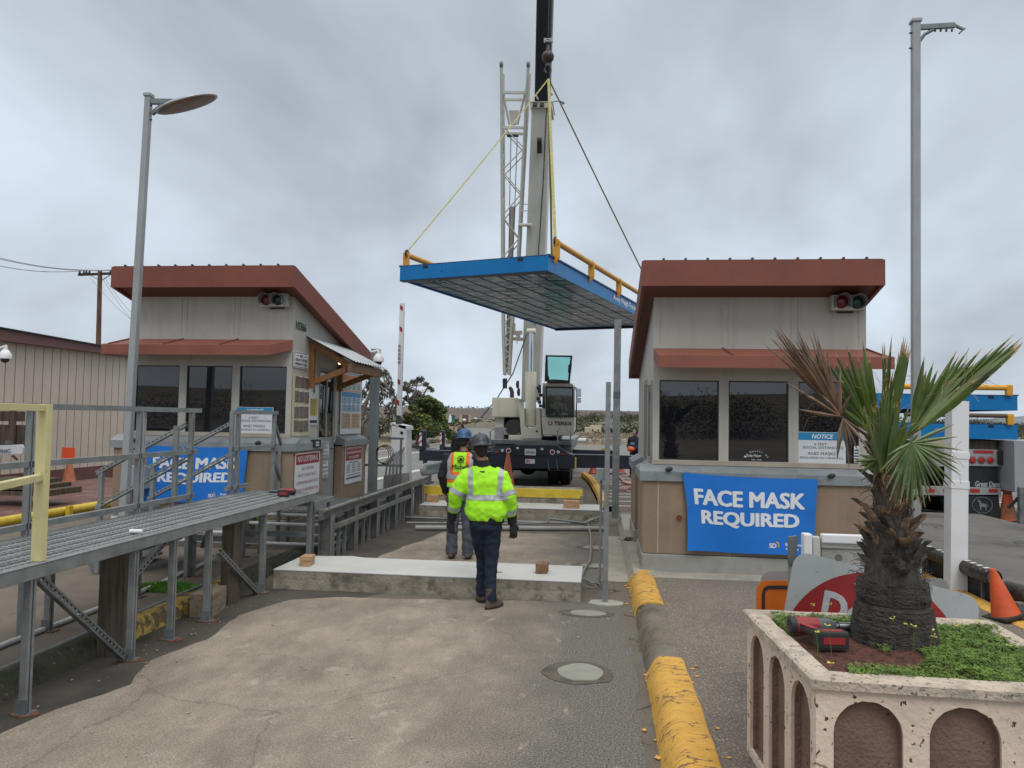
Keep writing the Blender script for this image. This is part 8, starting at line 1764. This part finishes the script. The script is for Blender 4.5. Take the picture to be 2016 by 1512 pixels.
# trees
barkm = mat('pale_bark', (.16, .13, .105), .9, 0, .3, 4)
eu1, eu2 = mat('eucalyptus_leaf', (.045, .055, .035), .7, 0, .5, 1.2), mat('eucalyptus_bronze_leaf', (.085, .062, .042), .7, 0, .4, 1.2)
def eucalypt(base_px, Y, clp, label, seed, stems, per=150, size=.13):
    rnd = random.Random(seed); b = aty(*base_px, Y); b.z = 0; t = thing('eucalyptus_tree', label, 'tree', b, 'trees beyond the road'); mb = MB(); items = []
    hubs = []
    for (x, y, rpx, hpx) in clp:
        c = aty(x, y, Y + rnd.uniform(-1.2, 1.2)); k = Y / 1500.; items.append((c, rpx * k, rpx * k, hpx * k)); hubs.append(c)
    for s_ in stems:
        pts = [aty(x, y, Y) for x, y in s_]; pts[0].z = min(pts[0].z, 0.0) if s_[0][1] > 845 else pts[0].z; mb.path(pts, [.16 * (1 - .75 * i / (len(pts) - 1)) for i in range(len(pts))], 7)
        for h in hubs:
            n_ = min(pts, key=lambda p: (p - h).length)
            if (n_ - h).length < 3.5 and rnd.random() < .8: mb.path([n_, n_.lerp(h, .5) + Z_ * .15, h], [.05, .035, .015], 5)
    mb.build('trunk', barkm, t); rr = MB()
    for (c, rx, ry, rz) in items:
        for i in range(int(per * (rx / .5))):
            d = V((rnd.gauss(0, 1), rnd.gauss(0, 1), rnd.gauss(0, 1))).normalized(); p = c + V((d.x * rx, d.y * ry, d.z * rz)) * rnd.random() ** .4; s2 = size * rnd.uniform(.5, 1.3); a = V((rnd.gauss(0, .5), rnd.gauss(0, .5), rnd.gauss(-.8, .5))).normalized(); q_ = a.orthogonal().normalized(); rr.mi = 0 if rnd.random() < .65 else 1
            rr.add([p - a * s2, p - q_ * s2 * .3, p + a * s2, p + q_ * s2 * .3], [(0, 1, 2, 3)])
    rr.build('crown', [eu1, eu2], t)
eucalypt((712, 868), 44, [(735, 742, 16, 10), (752, 735, 16, 9), (765, 750, 10, 14), (772, 765, 5, 14), (728, 760, 12, 12), (745, 785, 14, 16), (765, 775, 14, 12), (780, 790, 12, 16), (715, 800, 12, 18), (735, 815, 14, 20), (770, 810, 14, 22), (705, 850, 12, 14), (752, 760, 8, 6), (722, 738, 8, 6), (765, 840, 16, 14), (745, 850, 12, 14), (715, 775, 10, 8)], 'dark ragged eucalyptus tree directly behind the left booth and camera pole', 5, [[(714, 862), (712, 820), (722, 790), (735, 755), (745, 740)], [(714, 862), (725, 820), (740, 790), (758, 760)], [(716, 850), (735, 800), (742, 770)]])
eucalypt((812, 868), 62, [(800, 757, 8, 6), (815, 752, 9, 6), (827, 747, 9, 6), (838, 757, 6, 4), (846, 764, 5, 3), (851, 768, 4, 4), (806, 768, 8, 6), (820, 775, 12, 8), (815, 790, 14, 9), (832, 782, 10, 6), (843, 785, 7, 7), (800, 785, 8, 6), (790, 795, 8, 8), (822, 800, 10, 8), (796, 765, 5, 4)], 'airy umbrella-shaped eucalyptus right of the raised barrier boom', 6, [[(812, 862), (813, 810), (816, 785), (820, 760)], [(813, 812), (804, 785), (800, 762)], [(814, 800), (832, 780), (842, 762)]], 150, .15)
def bushes(name, px, Y, label, cols, seed, per, size, cat='bush'):
    items = []
    for (x, y, rx, ry) in px: c = aty(x, y, Y + random.Random(x).uniform(-1, 1)); k = Y / 1500; items.append((c, rx * k, rx * k, ry * k))
    rnd = random.Random(seed); b = aty(px[0][0], px[0][1], Y); b.z = 0; t = thing(name, label, cat, b); mb = MB()
    for (c, rx, ry, rz) in items:
        for i in range(int(per * rx)):
            d = V((rnd.gauss(0, 1), rnd.gauss(0, 1), rnd.gauss(0, 1))).normalized(); p = c + V((d.x * rx, d.y * ry, d.z * rz)) * rnd.random() ** .3
            if p.z < 0: continue
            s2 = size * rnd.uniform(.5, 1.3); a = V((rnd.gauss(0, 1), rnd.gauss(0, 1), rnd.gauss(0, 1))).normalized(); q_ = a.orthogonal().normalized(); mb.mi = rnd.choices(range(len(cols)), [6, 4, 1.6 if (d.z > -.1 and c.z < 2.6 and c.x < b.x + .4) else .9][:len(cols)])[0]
            mb.add([p - a * s2, p - q_ * s2 * .5, p + a * s2, p + q_ * s2 * .5], [(0, 1, 2, 3)])
    mb.build('foliage', cols, t); MB().path([b, b + Z_ * .8, b + V((.2, 0, 1.6))], [.1, .08, .05], 7).build('stem', barkm, t)
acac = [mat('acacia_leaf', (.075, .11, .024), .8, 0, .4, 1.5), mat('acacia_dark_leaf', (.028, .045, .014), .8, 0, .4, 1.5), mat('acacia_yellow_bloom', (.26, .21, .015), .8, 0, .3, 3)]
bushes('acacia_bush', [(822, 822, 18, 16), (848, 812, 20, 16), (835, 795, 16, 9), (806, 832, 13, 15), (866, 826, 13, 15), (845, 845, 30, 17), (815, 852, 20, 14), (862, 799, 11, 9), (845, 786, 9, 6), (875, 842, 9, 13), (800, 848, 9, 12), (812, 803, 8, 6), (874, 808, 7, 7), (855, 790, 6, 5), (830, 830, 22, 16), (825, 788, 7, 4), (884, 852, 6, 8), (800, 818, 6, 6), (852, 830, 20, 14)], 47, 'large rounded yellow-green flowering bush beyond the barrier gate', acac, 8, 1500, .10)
bushes('roadside_bush', [(890, 858, 12, 9), (900, 862, 8, 6)], 52, 'low dark bush at the right foot of the yellow-green bush by the road', acac[:2], 9, 700, .09)
bushes('roadside_bush', [(690, 850, 20, 20), (660, 840, 20, 24)], 40, 'dark bush behind the left booth left of the eucalyptus', acac[:2], 10, 900, .1)
# far objects
def fbox(name, label, cat, x0, y0, x1, y1, Y, dep, m, group=None, bevel=.03):
    a, b = aty(x0, y1, Y), aty(x1, y0, Y); return tag(MB().box(a.x, b.x, Y, Y + dep, a.z, b.z).build(name, m, bevel=bevel, seg=1), label, cat, group)
t = thing('equipment_skid', 'pale yellow steel equipment skid on the dirt beyond the road', 'machinery', aty(1170, 852, 75))
hy = mat('pale_yellow_equipment', (.46, .42, .28), .6, 0, .15, 2)
for (x0, y0, x1, y1, o_) in ((1151, 841, 1166, 851, 0), (1162, 838, 1184, 843, .4), (1166, 843, 1184, 850, .1)): a, b = aty(x0, y1, 75), aty(x1, y0, 75); MB().box(a.x, b.x, 75 + o_, 77, a.z, b.z).build('tank_box', hy, t, bevel=.03, seg=1)
a = aty(1168, 851.5, 74.8)
for x in (1167, 1178): c = aty(x, 847, 74.95); MB().lathe(c, [(.08, 0), (.06, .05)], 10, (0, -1, 0)).build('port', black, t)
wb = mat('white_barrel_pipe', (.52, .52, .50), .6, 0, .08, 1)
a, b = aty(1122, 866, 66), aty(1155, 867, 66); tag(MB().tube(a, b, .19, n=14).build('water_barrier', wb, smooth=True), 'long white plastic barrier tube lying beside the road right of the crane cab', 'barrier')
for k, (x, w) in enumerate(((1156, 5), (1171, 5), (1187, 5), (1204, 5), (1221, 4), (1239, 4))):
    fbox('timber_bollard', 'square pale timber bollard beside the road, number ' .replace(', number ', '') + ', ' + ('first', 'second', 'third', 'fourth', 'fifth', 'sixth')[k] + ' from the crane', 'bollard', x - w / 2, 863, x + w / 2, 876.5 + k * .3, 64, .25, mat('pale_bollard', (.30, .22, .16), .9, var=.2), 'timber bollards along the road')
for k, (x0, x1) in enumerate(((1157, 1165), (1180, 1194), (1208, 1219), (1223, 1233))):
    fbox('concrete_barrier', 'short pale concrete block between the timber bollards, ' + ('first', 'second', 'third', 'fourth')[k] + ' from the crane', 'concrete block', x0, 864.5, x1, 871.5, 66, .5, mat('pale_block', (.38, .36, .32), .9, var=.1), 'pale concrete blocks beside the road')
# yellow lettered sign above the outrigger
a, b = aty(1183, 893, 29), aty(1204, 883, 29); t = thing('yellow_sign', 'small yellow sign with black marks peeking above the right outrigger beam', 'sign', (a.x, 29, 0)); MB().box(a.x, b.x, 29, 29.03, a.z, b.z).build('board', yell, t); mb = MB()
for k in range(4): x = a.x + .05 + k * .09; mb.box(x, x + .03, 28.99, 29, a.z + .02, b.z - .03)
mb.build('black_mark', txtk, t); MB().box(a.x + .15, a.x + .2, 29.03, 29.08, 0, b.z).build('leg', galdk, t)
# black speaker-like box and white lamp on the booth's far corner
a, b = aty(1254, 841, 14.5), aty(1262, 817, 14.5); t = thing('black_cabinet', 'narrow black box on the far left wall of the right booth', 'box', (b.x, 14.5, a.z)); MB().box(a.x, b.x, 13.4, 13.6, a.z, b.z).build('housing', framek, t, bevel=.01); MB().ball(V(((a.x + b.x) / 2, 13.4, a.z - .05)), .03).build('lamp', white, t)
# things at the far road mouth
fbox('portable_toilet', 'small teal portable toilet far off beside the road', 'portable toilet', 887, 817, 894, 832, 190, 1.5, mat('teal_plastic', (.02, .13, .13), .6))
t = thing('small_hut', 'small white and brown gate hut at the far end of the road', 'hut', aty(915, 832, 185))
for x0, x1, m_ in ((904, 910, mat('hut_cream', (.42, .36, .26), .8)), (910, 922, mat('hut_brown', (.13, .07, .05), .8)), (922, 925, mat('hut_cream', ()))): a, b = aty(x0, 831, 185), aty(x1, 817, 185); MB().box(a.x, b.x, 185, 187, a.z, b.z).build('wall', m_, t)
a = aty(914, 827, 184); MB().ball(a, .5, .4, .35).build('white_bundle', white, t, smooth=True)
t = thing('white_cone_tent', 'small pointed white thing beside the teal toilet in the distance', 'tent', aty(887, 832, 188)); MB().lathe(aty(886, 832, 188), [(.5, 0), (.35, 1.2), (.02, 2.2)], 8).build('canvas', white, t)
for k, (x, y) in enumerate(((932, 824), (941, 825), (950, 825), (960, 825))):
    fbox('parked_car', 'tiny pale parked car far beyond the road, ' + ('first', 'second', 'third', 'fourth')[k] + ' from the hut', 'car', x, y - 1.6, x + 6, y + 1.4, 230, 2, white if k != 2 else mat('car_silver', (.4, .4, .42), .4), 'cars parked far beyond the road', .3)
a, b = aty(800, 876, 50), aty(845, 873, 50); tag(MB().tube(a, b, .26, n=14).build('culvert_pipe', mat('culvert_grey', (.18, .175, .17), .85, var=.2), smooth=True), 'grey culvert pipe lying on the verge under the yellow-green bush', 'pipe')
for px in (1165, 1238):
    a = aty(px, 817, 400); tag(MB().tube((a.x, 400, 3), (a.x, 400, aty(px, 808, 400).z), .22, n=6).build('transmission_mast', galdk), 'thin mast on the far skyline ' + ('left of' if px < 1200 else 'right of') + ' the taller galvanised post', 'mast')
# pale litter on the asphalt
mb = MB(); rnd = random.Random(77)
for i in range(150):
    x = rnd.choice((rnd.uniform(-3.9, -3.3), rnd.uniform(-3.3, 3.5))); y = rnd.uniform(2.6, 8.0); z = .012 if x < .35 else .137
    if .35 < x < .75 or (x > .8 and y < 4.7): continue
    r = rnd.uniform(.004, .013); a0 = rnd.random() * 6; mb.prism([(x + r * math.cos(a0 + k * 1.25) * rnd.uniform(.5, 1), y + r * math.sin(a0 + k * 1.25), z) for k in range(5)], (0, 0, rnd.uniform(.002, .006)))
struct(mb.build('pebbles', mat('pale_pebble', (.36, .31, .26), .9, var=.3, scale=20)), 'stuff')
# dark plant debris by the booth corner
c = atz(1240, 1064, .16); mb = MB()
for i in range(40): p = c + V((rnd.gauss(0, .06), rnd.gauss(0, .05), rnd.uniform(0, .03))); mb.bar(p, p + V((rnd.gauss(0, .05), rnd.gauss(0, .04), rnd.uniform(0, .03))), .012, .004)
struct(mb.build('dead_leaves', mat('dead_leaf_black', (.03, .026, .02), .9)), 'stuff')
c = atz(1215, 950); mb = MB()
for (x, y, x2, y2, m_) in ((1222, 963, 1240, 958, 0), (1232, 949, 1245, 953, 0), (1219, 939, 1230, 950, 1)): a, b = atz(x, y, .05), atz(x2, y2, .05); mb.bar(a, b, .3 if not m_ else .05, .05)
tag(mb.build('folded_tarpaulin', mat('faded_pink_cloth', (.36, .20, .17), .8)), 'faded pink folded cloths lying on the striped asphalt beside the booth', 'tarpaulin')
